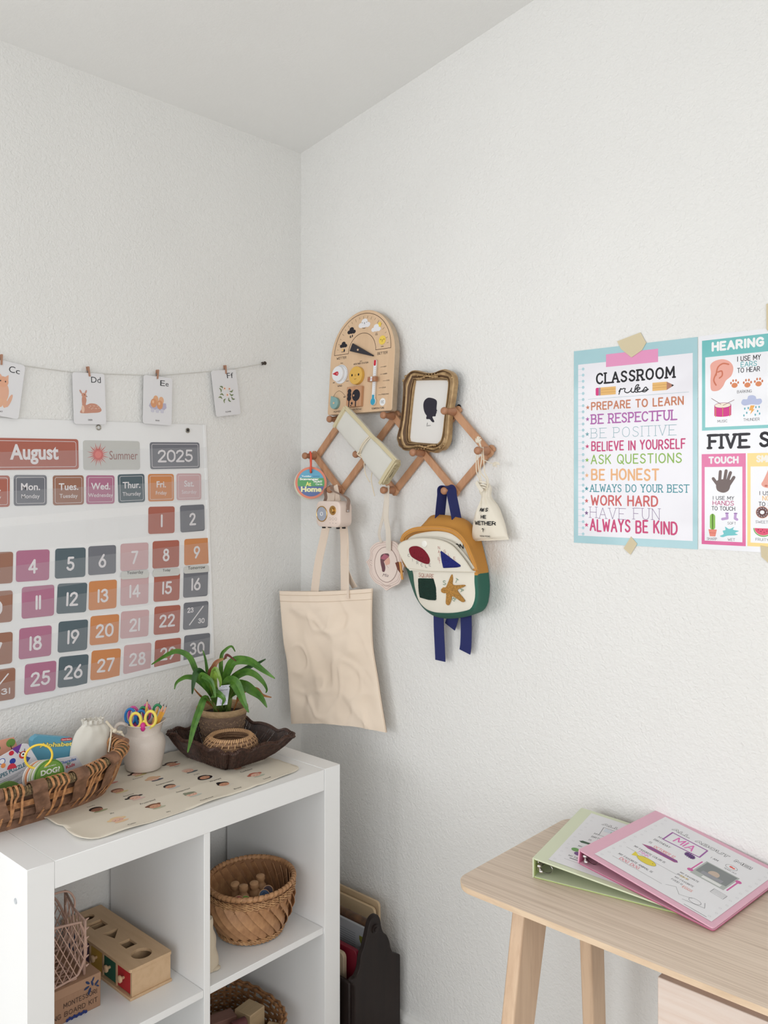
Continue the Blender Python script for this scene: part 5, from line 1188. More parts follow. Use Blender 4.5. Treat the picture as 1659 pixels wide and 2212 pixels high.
# ============================================================ DRAWSTRING POUCH
PO = D['pouch']; PC = (.70, 1.345)
po = on_right('drawstring_pouch', 'small cotton drawstring pouch with black lettering hanging at the right end of the rack', 'bag', *PC)
plc = lambda p: (p[0] - PC[0], p[1] - PC[1])
olp = [plc(p) for p in PO['outline']]
m_cot = M('cotton_natural', (230, 222, 206), .85, bump=(800, .15, .0008))
Lq = [olp[i] for i in (0, 1, 2, 3, 4, 5, 6, 7)]; Rq = [olp[i] for i in (17, 16, 15, 14, 13, 12, 11, 10)]
Lr_ = resample(cat([(x, y, 0) for x, y in Lq], 6), 41, False); Rr_ = resample(cat([(x, y, 0) for x, y in Rq], 6), 41, False)
loops = []
for i in range(41):
    a, b_ = Lr_[i], Rr_[i]; c = (a + b_) / 2; hwid = (b_ - a) / 2; t = i / 40; dp_ = .012 + .014 * sin(pi * min(1, max(0, (t - .2) / .8))) if t < .97 else .006
    pl = .10 * max(0, 1 - abs(t - .25) / .35)
    loops.append([(c.x + hwid.x * cos(q), c.y + hwid.y * cos(q), .034 + dp_ * sin(q) * (1 + pl * 3 * sin(9 * q + t * 2)) + .002 * noise.noise(Vector((cos(q) * 3, t * 5, 1)))) for q in [2 * pi * j / 40 for j in range(40)]])
MB().loft(loops, m_cot).build('pouch_body', po, smooth=70)
pw_ = Print(0); wds = [plc(p) for p in PO['words']]
def psurf(x, y): 
    t = min(max((Lr_[0].y - y) / (Lr_[0].y - Lr_[40].y), 0), 1); i = int(t * 40); c = (Lr_[i] + Rr_[i]) / 2; h = max((Rr_[i] - Lr_[i]).length / 2, .001)
    q = math.acos(max(-.95, min(.95, (x - c.x) / h))); dp_ = .012 + .014 * sin(pi * min(1, max(0, (t - .2) / .8)))
    return .034 + dp_ * sin(q) + .0045 * max(0, 1 - abs(t - .25) / .35) + .0025
for t_, k in (("AW S", 0), ('HE', 2), ('WETHER', 4), ('?', 6)):
    a, b_ = wds[k], wds[k + 1]
    h = (b_[1] - a[1]) * (.72 if k == 4 else .9); pw_.strokes(t_.replace("'", ''), a[0], a[1] + (.001 if k == 4 else 0), b_[0], a[1] + h + .001, (28, 28, 30), .2, jit=.15)
a, b_ = wds[8], wds[9]; pw_.strokes('MOON PICNIC', a[0], a[1] + .001, b_[0], a[1] + .005, (50, 50, 54), .16)
pw_.mb.v = [(x, y, psurf(x, y) + z) for x, y, z in pw_.mb.v]; pw_.build('printed_lettering', po)
PQ = (GX0 + GDX * 6 - PC[0], 1.469 + .097 - PC[1])
neck = (plc((.692, 1.485)))
for k, (dx, dw) in enumerate(((-.008, .004), (-.002, .006), (.010, 0), (.016, .002))):
    P = [(PQ[0] + (-.003 + .002 * k), PQ[1] + .0085, .050 - k * .003), (PQ[0] + dx * .9, PQ[1] - .018, .054), (PQ[0] + dx * (.3 if k in (1, 2) else 1), PQ[1] - .05, .052), (neck[0] + dx, neck[1] + .01, .045 + dw), (neck[0] + dx * .8, neck[1] - .015, .05)]
    MB().tube(cat(P, 6), .0013, M('cotton_rope', (228, 216, 194), .8, bump=(600, .6, .001)), 6).build('cord', po)
kn = MB(); kx, ky = neck
for j in range(3): kn.tube([(kx + .0105 * cos(a) + .001 * j, ky - .010 + .006 * j + .004 * sin(a), .046 + .010 * sin(a)) for a in [2 * pi * i / 14 for i in range(14)]], .0022, m_cot, 7, closed=True)
kn.ribbon([(kx - .011, ky + .006, .057), (kx - .002, ky - .004, .0605), (kx + .007, ky - .016, .057)], .009, .003, (.5, .5, .1), m_cot); kn.build('knot', po, smooth=60)
fz = MB(); kx, ky = plc(PO['knot'][0])
for j in range(14): a = random.uniform(0, 6.28); fz.tube([(kx, ky, .04), (kx + .006 * cos(a) + .003, ky + .005 * sin(a), .045), (kx + .011 * cos(a) + .004, ky + .006 * sin(a) - .001, .043)], .0012, m_cot, 5)
fz.tube(cat([(PQ[0] + .006, PQ[1] - .005, .05), (PQ[0] + .008, PQ[1] - .02, .05), (kx - .004, ky, .042)], 5), .0014, m_cot, 6)
kx, ky = plc((.683, 1.590))
for j in range(16): a = random.uniform(0, 6.28); fz.tube([(kx + .003, ky - .006, .05), (kx + .004 * cos(a), ky + .004 * sin(a), .055), (kx + .009 * cos(a), ky + .008 * sin(a) + .002, .052)], .0013, m_cot, 5)
fz.tube(cat([(PQ[0], PQ[1] + .0085, .046), (kx + .004, ky - .01, .05), (kx, ky, .05)], 4), .0020, m_cot, 6)
fz.build('frayed_knot', po, smooth=60)
# ============================================================ POSTERS
p1 = on_right('classroom_rules_poster', 'glossy blue-bordered classroom rules poster taped to the right wall', 'poster', 1.0552, 1.3535)
p1l = lambda r: (r[0] - 1.0552, r[1] - 1.3535, r[2] - 1.0552, r[3] - 1.3535)
def glossy(name, c=None):
    m = M(name, c, .22, spec=.5)
    if 'wavy' not in m:
        m['wavy'] = 1; N = m.node_tree.nodes; L = m.node_tree.links; b = N['Principled BSDF']
        tc = N.new('ShaderNodeTexCoord'); n = N.new('ShaderNodeTexNoise'); n.inputs['Scale'].default_value = 7; n.inputs['Detail'].default_value = 1.5
        bp = N.new('ShaderNodeBump'); bp.inputs['Strength'].default_value = .5; bp.inputs['Distance'].default_value = .012
        L.new(tc.outputs['Object'], n.inputs['Vector']); L.new(n.outputs['Fac'], bp.inputs['Height']); L.new(bp.outputs[0], b.inputs['Normal'])
    return m
def sheet(par, w, h, col, nm='sheet'):
    mb = MB(); mb.grid(lambda u, v: ((u - .5) * w, v * h, .0012 + .0006 * noise.noise(Vector((u * 3, v * 4, w)))), 20, 30, glossy(nm + '_mat', col)); o = mb.build(nm, par, smooth=60)
    return o
MB().bb(-.1425, .1425, 0, .4335, .0003, .0012, glossy('poster_blue', (160, 198, 205))).build('sheet', p1)
pr = Print(.0013, .00006)
PGC = glossy('poster_page', (228, 226, 232))
x0, y0, x1, y1 = p1l(D['p1']['page']); x0, x1 = -.1315, .1325; y0 = .0165; y1 = .4020
pr.rect(x0, y0, x1, y1, PGC)
hx, hy = D['p1holes'][0][0] - 1.0552, D['p1holes'][0][1] - 1.3535; hy1 = D['p1holes'][1][1] - 1.3535
for i in range(28):
    y = hy + (hy1 - hy) * i / 27; pr.ell(hx, y, .0034, .0034, (176, 208, 216), 12); pr.line([(x0, y), (hx, y)], .0007, (176, 208, 216), cap=False)
def R1(k): return p1l(D['p1'][k])
a = R1('washi'); pr.rect(-.0625, .3905, .058, .4185, (226, 150, 190))
LC = {'PREPARE TO LEARN': ((200, 128, 98), .2, False, 0), 'BE RESPECTFUL': ((176, 104, 172), .17, True, 0), 'BE POSITIVE': ((120, 166, 176), .055, True, 0), 'BELIEVE IN YOURSELF': ((200, 74, 124), .17, False, .25),
 'ASK QUESTIONS': ((146, 186, 92), .15, False, 0), 'BE HONEST': ((236, 182, 134), .19, False, .25), 'ALWAYS DO YOUR BEST': ((66, 146, 158), .14, True, 0), 'WORK HARD': ((206, 104, 104), .19, False, 0), 'HAVE FUN': ((124, 92, 140), .05, True, .3), 'ALWAYS BE KIND': ((204, 78, 124), .17, False, .25)}
rules = ['PREPARE TO LEARN', 'BE RESPECTFUL', 'BE POSITIVE', 'BELIEVE IN YOURSELF', 'ASK QUESTIONS', 'BE HONEST', 'ALWAYS DO YOUR BEST', 'WORK HARD', 'HAVE FUN', 'ALWAYS BE KIND']
for k in rules:
    x0, y0, x1, y1 = R1(k); c, th_, sf, jt = LC[k]; pr.strokes(k, x0, y0, x1, y1, c, th_ * .82, sf, 1.75, jt)
for k, p in zip(rules, D['p1stars']): pr.poly(star_pts(p[0] - 1.0552, p[1] - 1.3535, .0055), LC[k][0])
x0, y0, x1, y1 = R1('CLASSROOM'); pr.strokes('CLASSROOM', x0, y0, x1, y1, (26, 24, 30), .16, True, 1.9)
x0, y0, x1, y1 = R1('rules'); w_ = x1 - x0; h_ = y1 - y0
for P in ([(0, .35), (.06, .72), (.10, .62), (.16, .72), (.2, .68)], [(.22, .68), (.2, .3), (.3, .12), (.4, .35), (.44, .68), (.42, .25), (.5, .1)], [(.5, .1), (.6, .6), (.68, 1), (.6, .98), (.55, .5), (.56, .15), (.64, .1)], [(.62, .3), (.72, .55), (.68, .68), (.62, .45), (.68, .12), (.8, .2)], [(.8, .2), (.9, .65), (.95, .5), (.97, .3), (.88, .08), (.78, .2), (1.0, .35)], [(0, .0), (.04, .45), (.06, .72)]):
    pr.line(cat2([(x0 + a * w_, y0 + b_ * h_) for a, b_ in P], 5, False), .0022, (34, 32, 38))
x0, y0, x1, y1 = R1('pl'); y0 += .001; y1 = y0 + .0175
pr.rect(x0, y0, x0 + .008, y1, (216, 62, 130), .003); pr.rect(x0 + .007, y0, x0 + .0125, y1, (160, 140, 160)); pr.rect(x0 + .012, y0, x1, y1, (230, 184, 116))
for q in (.35, .68): pr.line([(x0 + .013, y0 + q * .0175), (x1, y0 + q * .0175)], .0008, (204, 150, 84), cap=False)
x0, y0, x1, y1 = R1('pr'); y1 = y0 + .0185; y0 += .001
pr.rect(x0, y0, x1 - .016, y1, (230, 184, 116)); pr.poly([(x1 - .016, y0), (x1, (y0 + y1) / 2), (x1 - .016, y1)], (176, 124, 104)); pr.poly([(x1 - .005, (y0 + y1) / 2 - .0028), (x1, (y0 + y1) / 2), (x1 - .005, (y0 + y1) / 2 + .0028)], (30, 28, 30))
for q in (.35, .68): pr.line([(x0, y0 + q * .0175), (x1 - .016, y0 + q * .0175)], .0008, (204, 150, 84), cap=False)
x0, y0, x1, y1 = R1('line'); pr.line([(x0, (y0 + y1) / 2), (x1, (y0 + y1) / 2)], .0005, (120, 160, 170), cap=False)
pr.build('printed_rules', p1)
m_tape = M('masking_tape', (226, 212, 178), .7, alpha=.82)
def tape(P, lab, lx, lz, group=None):
    t = on_right('masking_tape', lab, 'tape', lx, lz)
    MB().prism([(p[0] - lx, p[1] - lz) for p in P], .0021, .0025, m_tape).build('strip', t); return t
t_, b_ = D['p1tape']
tape(t_, 'torn beige masking tape on the top edge of the rules poster', sum(p[0] for p in t_) / 6, min(p[1] for p in t_))
tape(b_, 'torn beige masking tape on the bottom edge of the rules poster', sum(p[0] for p in b_) / 4, min(p[1] for p in b_))

P2X, P2Z = 1.3395, 1.3545
p2 = on_right('five_senses_poster', 'white five senses poster with teal, pink and yellow panels on the right wall', 'poster', P2X, P2Z)
MB().bb(-.1395, .1397, 0, .4335, .0003, .0010, glossy('poster_white', (232, 232, 236))).build('sheet', p2)
Q = D['p2']; q2 = lambda k: (Q[k][0] - P2X, Q[k][1] - P2Z, Q[k][2] - P2X, Q[k][3] - P2Z)
pr = Print(.0011, .00005); W2 = glossy('poster_white'); TEAL = (104, 184, 184); MAG = (214, 84, 146); YEL = (244, 206, 120); INK = (50, 46, 54)
a = q2('hear'); i_ = q2('hearin'); px0 = a[0]; pr.rect(px0, a[1], .004, a[3] - .0014, glossy('panel_teal', TEAL)); pr.rect(i_[0], i_[1], -.003, i_[3], W2)
pr.rect(.012, a[1], .128, a[3] - .0014, glossy('panel_purple', (176, 140, 196))); pr.rect(.019, i_[1], .121, i_[3], W2)
def s2(t, k, c=INK, th_=.13, sf=False, clip=None, gap=1.3):
    x0, y0, x1, y1 = q2(k); 
    if clip: x1 = clip
    ym = y1 - y0; lim = {'a1': .011, 'a2': .011, 'a3': .011, 'b1': .0085, 'b2': .010, 'b3': .009, 'c1': .0085, 'c2': .009, 'c3': .009}.get(k, ym); y1 = y0 + min(ym, lim) if ym < .02 or k in ('a1',) else y1
    pr.strokes(t, x0, y0, x1, y1, c, th_, sf, gap)
def sh(t, k, h, c=INK, th_=.13, sf=False, x1=None, gap=1.3):
    x0, y0, xx, yy = q2(k); pr.strokes(t, x0, y0, x1 or xx, y0 + h, c, th_, sf, gap)
sh('HEARING', 'HEARING', .0195, (240, 240, 240), .24, gap=1.9)
x0, y0, x1, y1 = q2('ear'); w_, h_ = x1 - x0, y1 - y0
E = lambda P: [(x0 + a * w_, y0 + b * h_) for a, b in P]
pr.poly(cat2(E([(0, .85), (.2, .97), (.55, 1), (.85, .9), (1, .7), (.92, .45), (.68, .3), (.55, .12), (.35, .0), (.05, .02), (0, .3), (.02, .6)]), 5), (234, 170, 156))
for P in ([(.8, .82), (.55, .86), (.33, .75), (.25, .5)], [(.33, .6), (.5, .62), (.52, .48), (.4, .4)], [(.25, .55), (.15, .35), (.25, .18)]): pr.line(cat2(E(P), 5, False), .0028, (206, 118, 92))
sh('I USE MY', 'a1', .0105); sh('EARS', 'a2', .0105, (96, 170, 176)); sh('TO HEAR', 'a3', .010)
for p in D['p2paws']:
    cx_, cy_ = p[0] - P2X, p[1] - P2Z; pr.ell(cx_, cy_ - .003, .006, .005, (218, 138, 96))
    for dx, dy in ((-.007, .002), (-.0028, .0065), (.0028, .0065), (.007, .002)): pr.ell(cx_ + dx, cy_ + dy, .0017, .0026, (206, 120, 80))
sh('BARKING', 'BARKING', .006, th_=.1)
x0, y0, x1, y1 = q2('drum'); w_, h_ = x1 - x0, y1 - y0
pr.rect(x0, y0 + .003, x1, y1 - .004, (214, 62, 140)); pr.ell((x0 + x1) / 2, y0 + .004, w_ / 2, .0035, (214, 62, 140)); pr.ell((x0 + x1) / 2, y1 - .004, w_ / 2, .0055, (150, 60, 130)); pr.ell((x0 + x1) / 2, y1 - .004, w_ / 2 - .001, .0047, (244, 232, 214))
for k in (.08, .5, .92): pr.line([(x0 + k * w_, y0 + .001), (x0 + k * w_, y1 - .008)], .0012, (206, 170, 90))
sk = [(p[0] - P2X, p[1] - P2Z) for p in D['p2pts']['sticks']]; pr.line(sk[:2], .0009, (130, 84, 84)); pr.line(sk[2:], .0009, (130, 84, 84))
sh('MUSIC', 'MUSIC', .0055, th_=.1)
x0, y0, x1, y1 = q2('cloud'); pr.poly(cloud((x0 + x1) / 2, (y0 + y1) / 2, x1 - x0, (y1 - y0) * 1.05), (184, 192, 222))
pr.poly([(p[0] - P2X, p[1] - P2Z) for p in D['p2pts']['bolt']], (240, 176, 96))
for p in D['p2pts']['drops']: pr.ell(p[0] - P2X, p[1] - P2Z, .0014, .0023, (96, 170, 184), 10)
sh('THUNDER', 'THUNDER', .0058, th_=.1)
x0, y0, x1, y1 = q2('FIVE'); pr.strokes('FIVE', x0, y0, x1, y0 + .031, (54, 52, 58), .18, True, 1.9)
x0, y0, x1, y1 = q2('S'); pr.strokes('SENSES', x0, y0, x0 + .140, y0 + .031, (40, 38, 44), .18, True, 1.9)
for kk, ki, col, x1_, nm in (('touch', 'touchin', MAG, None, 'panel_pink'), ('smell', 'smellin', YEL, .057, 'panel_yellow')):
    a = q2(kk); i_ = q2(ki); xr = x1_ or a[2]; pr.rect(a[0], a[1], xr, .193, glossy(nm, col)); pr.rect(i_[0], i_[1], (xr - .0065), .1668, W2)
pr.rect(.062, .0105, .128, .193, glossy('panel_green', (150, 196, 130))); pr.rect(.0685, .017, .1215, .1668, W2)
sh('TOUCH', 'TOUCH', .015, (240, 238, 240), .24, gap=1.9); x0, y0, x1, y1 = q2('SM'); pr.strokes('SMELL', x0, y0, x0 + .055 * .84, y0 + .0145, (244, 240, 230), .24, False, 1.9)
x0, y0, x1, y1 = q2('hand'); y0 += .002; w_, h_ = x1 - x0, y1 - y0; HD = (120, 106, 104)
E = lambda P: [(x0 + a * w_, y0 + b * h_) for a, b in P]
pr.poly(cat2(E([(.2, .35), (.25, .1), (.5, 0), (.72, .1), (.8, .35), (.78, .55), (.3, .55)]), 4), HD)
for P in ([(.3, .3), (.08, .6)], [(.35, .5), (.38, .9)], [(.55, .5), (.62, .93)], [(.68, .5), (.8, .85)], [(.75, .35), (.94, .65)]): pr.line(E(P), .0062, HD)
sh('I USE MY', 'b1', .0078); sh('HANDS', 'b2', .0098, (190, 84, 130)); sh('TO TOUCH', 'b3', .0085)
x0, y0, x1, y1 = q2('cactus'); pr.rect(x0, y0 - .002, x1, y1 - .004, (140, 190, 90), .006); x0, y0, x1, y1 = q2('pot'); pr.poly([(x0 + .003, y0), (x1 - .003, y0), (x1, y1 - .002), (x0, y1 - .002)], (232, 138, 122)); pr.line([(x0 + .002, y0 + .007), (x1 - .002, y0 + .007)], .0008, (206, 100, 96))
sh('SHARP', 'SHARP', .0055, th_=.1)
x0, y0, x1, y1 = q2('socks')
for dx, s_ in ((0, -1), (.017, 1)):
    ax = x0 + .004 + dx; pr.line([(ax + .003, y0 + .017), (ax + .003 - s_ * .001, y0 + .008), (ax + s_ * .006, y0 + .006)], .0052, (192, 160, 208)); pr.line([(ax + .0005, y0 + .018), (ax + .006, y0 + .018)], .002, (150, 110, 170))
sh('SOFT', 'SOFT', .0053, th_=.1)
x0, y0, x1, y1 = q2('puddle'); y1 = y0 + .021; w_, h_ = x1 - x0, y1 - y0
pr.poly(cat2([(x0 + a * w_, y0 + b * h_) for a, b in ((0, .1), (.2, .3), (.15, .6), (.3, .7), (.28, 1), (.5, .8), (.75, 1), (.7, .75), (1, .65), (.8, .45), (.95, .3), (.7, .2), (.4, .15), (.15, .0))], 4), (120, 200, 204))
sh('WET', 'WET', .0053, th_=.1)
x0, y0, x1, y1 = q2('nose'); nx = (x0 + .012)
pr.poly(cat2([(nx + a, y0 + b) for a, b in ((-.010, .008), (-.006, .016), (.002, .034), (.006, .046), (.018, .046), (.022, .03), (.030, .014), (.026, .004), (.012, .0), (-.004, .002))], 4), (234, 170, 156)); pr.ell(nx - .001, y0 + .005, .003, .002, (200, 120, 104))
x0, y0, x1, y1 = q2('c1'); pr.strokes('I USE MY', x0, y0, x0 + .0435, y0 + .008, INK, .13); x0, y0, x1, y1 = q2('c2'); pr.strokes('NOSE', x0, y0, x0 + .028, y0 + .0098, (240, 190, 120), .13); x0, y0, x1, y1 = q2('c3'); pr.strokes('TO SMELL', x0, y0, x0 + .046, y0 + .0085, INK, .13)
x0, y0, x1, y1 = q2('donut'); cx_, cy_ = x0 + .0115, y0 + .0125; pr.ell(cx_, cy_, .0122, .0118, (222, 170, 150)); pr.ell(cx_, cy_, .0112, .0107, (104, 72, 72))
for i in range(12): a = i * .55; pr.line([(cx_ + .008 * cos(a), cy_ + .0075 * sin(a)), (cx_ + .0095 * cos(a + .3), cy_ + .009 * sin(a + .3))], .0008, (226, 214, 220))
pr.ell(cx_, cy_, .0042, .0038, W2); sh('SWEET', 'SWEET', .0055, th_=.1, x1=q2('SWEET')[0] + .0235)
x0, y0, x1, y1 = q2('melon'); cx_, cy_ = x0 + .0185, y0 + .0165
pr.poly(circ(cx_, cy_, .0185, .0165, 16, pi, 2 * pi), (110, 170, 96)); pr.poly(circ(cx_, cy_, .0168, .0145, 16, pi, 2 * pi), (222, 226, 190)); pr.poly(circ(cx_, cy_, .016, .0135, 16, pi, 2 * pi), (226, 88, 120))
for dx, dy in ((-.009, -.003), (-.004, -.006), (.002, -.008), (.007, -.005), (-.001, -.003), (.011, -.002)): pr.ell(cx_ + dx, cy_ + dy, .0007, .0011, (60, 30, 40), 8)
sh('FRUITY', 'FRUITY', .0055, th_=.1, x1=q2('FRUITY')[0] + .0245)
pr.build('printed_panels', p2)
tape([(1.3330, 1.835), (1.352, 1.838), (1.354, 1.780), (1.345, 1.772), (1.3335, 1.786)], 'beige masking tape on the top edge of the senses poster', 1.343, 1.772)
tape([(1.322, 1.368), (1.335, 1.366), (1.347, 1.355), (1.338, 1.334), (1.324, 1.346)], 'beige masking tape on the bottom edge of the senses poster', 1.334, 1.334)

# ============================================================ CALENDAR
LY = -.40
cal = on_left('pocket_calendar', 'white pocket chart calendar with clear pockets on the left wall', 'calendar', -.48, .985)
c_l = lambda p: (p[0] + .48, p[1] - .985)
m_chart = M('chart_vinyl', (234, 234, 234), .35, bump=(6, .5, .01))
TL, TR, BR, BL = (-.762, 1.6315), (-.1172, 1.6448), (-.0894, 1.0125), (-.748, .9805)
def chart_pt(u, v):
    a = (TL[0] + (TR[0] - TL[0]) * u, TL[1] + (TR[1] - TL[1]) * u); b_ = (BL[0] + (BR[0] - BL[0]) * u, BL[1] + (BR[1] - BL[1]) * u)
    return c_l((b_[0] + (a[0] - b_[0]) * v, b_[1] + (a[1] - b_[1]) * v))
mb = MB(); mb.grid(lambda u, v: (*chart_pt(u, v), .0022), 8, 8, m_chart); mb.grid(lambda u, v: (*chart_pt(u, v), .0004), 8, 8, m_chart); mb.build('backing', cal)
bn = MB()
for P in ([(1, 0), (1, 1)], [(0, 0), (1, 0)]):
    q = [(*chart_pt(P[0][0] + (P[1][0] - P[0][0]) * i / 20, P[0][1] + (P[1][1] - P[0][1]) * i / 20), .003) for i in range(21)]
    sdv = (1, 0, 0) if P[0][0] == P[1][0] else (0, 1, 0); bn.ribbon([(x - (.0025 if sdv[0] else 0), y + (.006 if sdv[1] else 0), z) for x, y, z in q], .007 if sdv[0] else .013, .002 if sdv[0] else .0016, sdv, M('chart_binding', (238, 238, 238), .6))
bn.build('binding', cal)
m_gro = M('grommet_metal', (170, 166, 156), .3, .9)
for i, g in enumerate(D['grommet'][:2]):
    q = c_l(g); o = MB().tube([(q[0] + .0055 * cos(a), q[1] + .0055 * sin(a), .0035) for a in [2 * pi * k / 20 for k in range(20)]], .0015, m_gro, 8, closed=True).build('grommet', cal)
    if i == 1: MB().ball((q[0] - .001, q[1] + .001, .006), .0042, M('black_pin', (40, 34, 30), .4), 10).build('push_pin', o)
m_clear = M('clear_vinyl', (235, 237, 240), .16, alpha=.12)
COLS = [-.7215, -.6335, -.5450, -.4620, -.3750, -.2905, -.2010, -.1110]
rows = [(1.523, 1.579), (1.437, 1.491), (1.358, 1.412), (1.264, 1.322), (1.182, 1.236), (1.097, 1.154), (1.006, 1.064)]
stt = MB()
for i, (z0, z1) in enumerate(rows):
    sh_ = lambda y: (y + .48) * .02
    mb = MB(); y0, y1 = -.745, (-.112 if i < 3 else -.105)
    sag = .10 if i < 2 else (.0 if i == 2 else 0)
    mb.add([(*c_l((y0, z0 - .018 + (y0 + .3) * .03)), .0052), (*c_l((y1, z0 + (y1 + .3) * .03)), .0052), (*c_l((y1, z1 + (y1 + .3) * .03)), .0056), (*c_l((y0, z1 - .012 + (y0 + .3) * .03)), .0056)], [(0, 1, 2, 3)], m_clear)
    mb.build('clear_pocket', cal)
for y in COLS[1:-1]:
    for k in range(70):
        z = 1.495 - k * .0070
        if z > 1.02 + (y + .3) * .05: q = c_l((y + (1.3 - z) * .0 + .004 * (1.5 - z) * 4 * .25, z)); stt.bb(q[0] - .0006, q[0] + .0006, q[1], q[1] + .0030, .0023, .0026, M('stitching', (236, 236, 236), .7))
o = stt.build('stitching', cal); o['kind'] = 'stuff'
BRICK = (172, 100, 84); SLATE = (112, 114, 122); BROWN = (154, 108, 88); MAUVE = (176, 112, 140); DTEAL = (82, 98, 106); ORNG = (206, 136, 84); DPINK = (204, 170, 172)
cn = {'brick red': BRICK, 'slate grey': SLATE, 'brown': BROWN, 'mauve': MAUVE, 'dark teal': DTEAL, 'orange': ORNG, 'dusty pink': DPINK}
CD = D['cards']
def ccard(name, label, y, z, w, h, rot, col, prints, group, wz=.0030):
    t = on_left(name, label, 'card', y, z - h / 2, group)
    t.rotation_mode = 'XYZ'
    t.matrix_world = Matrix.Translation((XL, y, z)) @ Matrix.Rotation(rot, 4, 'X') @ Matrix.Rotation(radians(90), 4, 'Z') @ Matrix.Rotation(radians(90), 4, 'X') @ Matrix.Translation((0, -h / 2, 0))
    MB().prism(rrect(-w / 2, 0, w / 2, h, .006, 4), wz - .0006, wz + .0004, M('card_' + '_'.join(str(int(c)) for c in col), col, .5)).build('card_sheet', t)
    pr = Print(wz + .0005, .00008); prints(pr, w, h); pr.build('printed_text', t); return t
WH = (226, 222, 224)
def nums(s):
    def f(pr, w, h):
        H = .0335; y0 = h / 2 - H / 2 - .002
        if '/' in s:
            a, b_ = s.split('/'); pr.line([(-.020, .012), (.022, .058)], .0032, WH); pr.strokes(a, -.028, .044, -.008, .058, WH, .19); pr.strokes(b_, .007, .013, .028, .027, WH, .19); return
        w_ = sum(GL[c][0] for c in s) + 1.3 * (len(s) - 1); tot = H / 6 * w_ * 1.02
        pr.strokes(s, -tot / 2 - .001, y0, tot / 2 + .001, y0 + H, WH, .158)
    return f
def wk(a, b_, lw=None):
    def f(pr, w, h):
        pr.line(rrect(-w / 2 + .005, .005, w / 2 - .005, h - .005, .004, 4), .0009, WH, closed=True)
        pr.text(a, 0, h * .50, h=.0165 if a not in ('Tues.',) else .0165, c=WH, bold=.02, align='c'); pr.text(b_, 0, h * .24 - (.003 if b_[-1] == 'y' else 0), h=.0125, c=WH, bold=.006, align='c')
    return f
GW = 'weekday cards in the calendar heading'; GN = 'number cards in the calendar pockets'
wkd = [('Sun', 'Sun.', 'Sunday', 'brick red'), ('Mon', 'Mon.', 'Monday', 'slate grey'), ('Tues', 'Tues.', 'Tuesday', 'brown'), ('Wed', 'Wed.', 'Wednesday', 'mauve'), ('Thur', 'Thur.', 'Thursday', 'dark teal'), ('Fri', 'Fri.', 'Friday', 'orange'), ('Sat', 'Sat.', 'Saturday', 'dusty pink')]
for k, a, b_, c in wkd:
    if CD[k][0] == 'R': w, h = .0765, .0700; e = CD[k][1]; f2 = CD[k][2]; y, z, rot = (e[0] + f2[0]) / 2 - w / 2, (e[1] + f2[1]) / 2, 0
    else: y, z, w, h, rot = CD[k]
    ccard('weekday_card', '%s calendar card reading %s' % (c, b_), y, z, w, h, rot, cn[c], wk(a, b_), GW)
ncol = {'1': 'brick red', '2': 'slate grey', '3': 'brown', '4': 'mauve', '5': 'dark teal', '6': 'slate grey', '7': 'dusty pink', '8': 'brick red', '9': 'orange', '10': 'brown', '11': 'mauve', '12': 'dark teal', '13': 'orange', '14': 'dusty pink', '15': 'brick red', '16': 'slate grey', '17': 'brown', '18': 'mauve', '19': 'dark teal', '20': 'orange', '21': 'dusty pink', '22': 'brick red', '23': 'slate grey', '24': 'brown', '25': 'mauve', '26': 'dark teal', '27': 'orange', '28': 'dusty pink', '29': 'brick red', '30': 'slate grey'}
NW = 'one two three four five six seven eight nine ten eleven twelve thirteen fourteen fifteen sixteen seventeen eighteen nineteen twenty twenty-one twenty-two twenty-three twenty-four twenty-five twenty-six twenty-seven twenty-eight twenty-nine thirty thirty-one'.split()
for k, c in ncol.items():
    if CD[k][0] == 'R': w, h = .0765, .0705; e = CD[k][1]; f2 = CD[k][2]; y, z, rot = (e[0] + f2[0]) / 2 - w / 2, (e[1] + f2[1]) / 2, -.02
    else: y, z, w, h, rot = CD[k]
    s = {'23': '23/30', '24': '24/31'}.get(k, k)
    ccard('number_card', '%s calendar card with the number %s' % (c, ' over '.join(NW[int(q) - 1] for q in s.split('/'))), y, z, w, h, rot, cn[c], nums(s), GN)
def august(pr, w, h):
    pr.line(rrect(-w / 2 + .006, .006, w / 2 - .006, h - .006, .005, 4), .0011, WH, closed=True); pr.text('August', -.036, .012, .078, .058, c=WH, bold=.03)
e, f2 = CD['August'][1:]; ccard('month_card', 'long brick red calendar card reading August', e[0] - .128, 1.5545, .256, .0715, .02, BRICK, august, None)
def y25(pr, w, h): pr.line(rrect(-w / 2 + .005, .005, w / 2 - .005, h - .005, .004, 4), .0011, WH, closed=True); pr.strokes('2025', -.054, .017, .054, .050, WH, .15, False, .9)
ccard('year_card', 'slate grey calendar card reading 2025', *CD['2025'], SLATE, y25, None)
def summer(pr, w, h):
    cx, cy = -.038, h * .52
    for i in range(24):
        a = 2 * pi * i / 24; r = .030 if i % 2 else .023; pr.poly([(cx + .012 * cos(a - .12), cy + .012 * sin(a - .12)), (cx + r * cos(a), cy + r * sin(a)), (cx + .012 * cos(a + .12), cy + .012 * sin(a + .12))], (204, 92, 84) if i % 2 else (216, 120, 112))
    pr.ell(cx, cy, .013, .013, (206, 96, 92)); pr.ell(cx, cy, .0085, .0085, (222, 120, 112)); pr.text('Summer', -.008, h * .35, .070, h * .65, c=(150, 104, 98), bold=.0)
ccard('season_card', 'pale grey calendar card with a red sun reading Summer', *CD['Summer'], (196, 196, 192), summer, None)
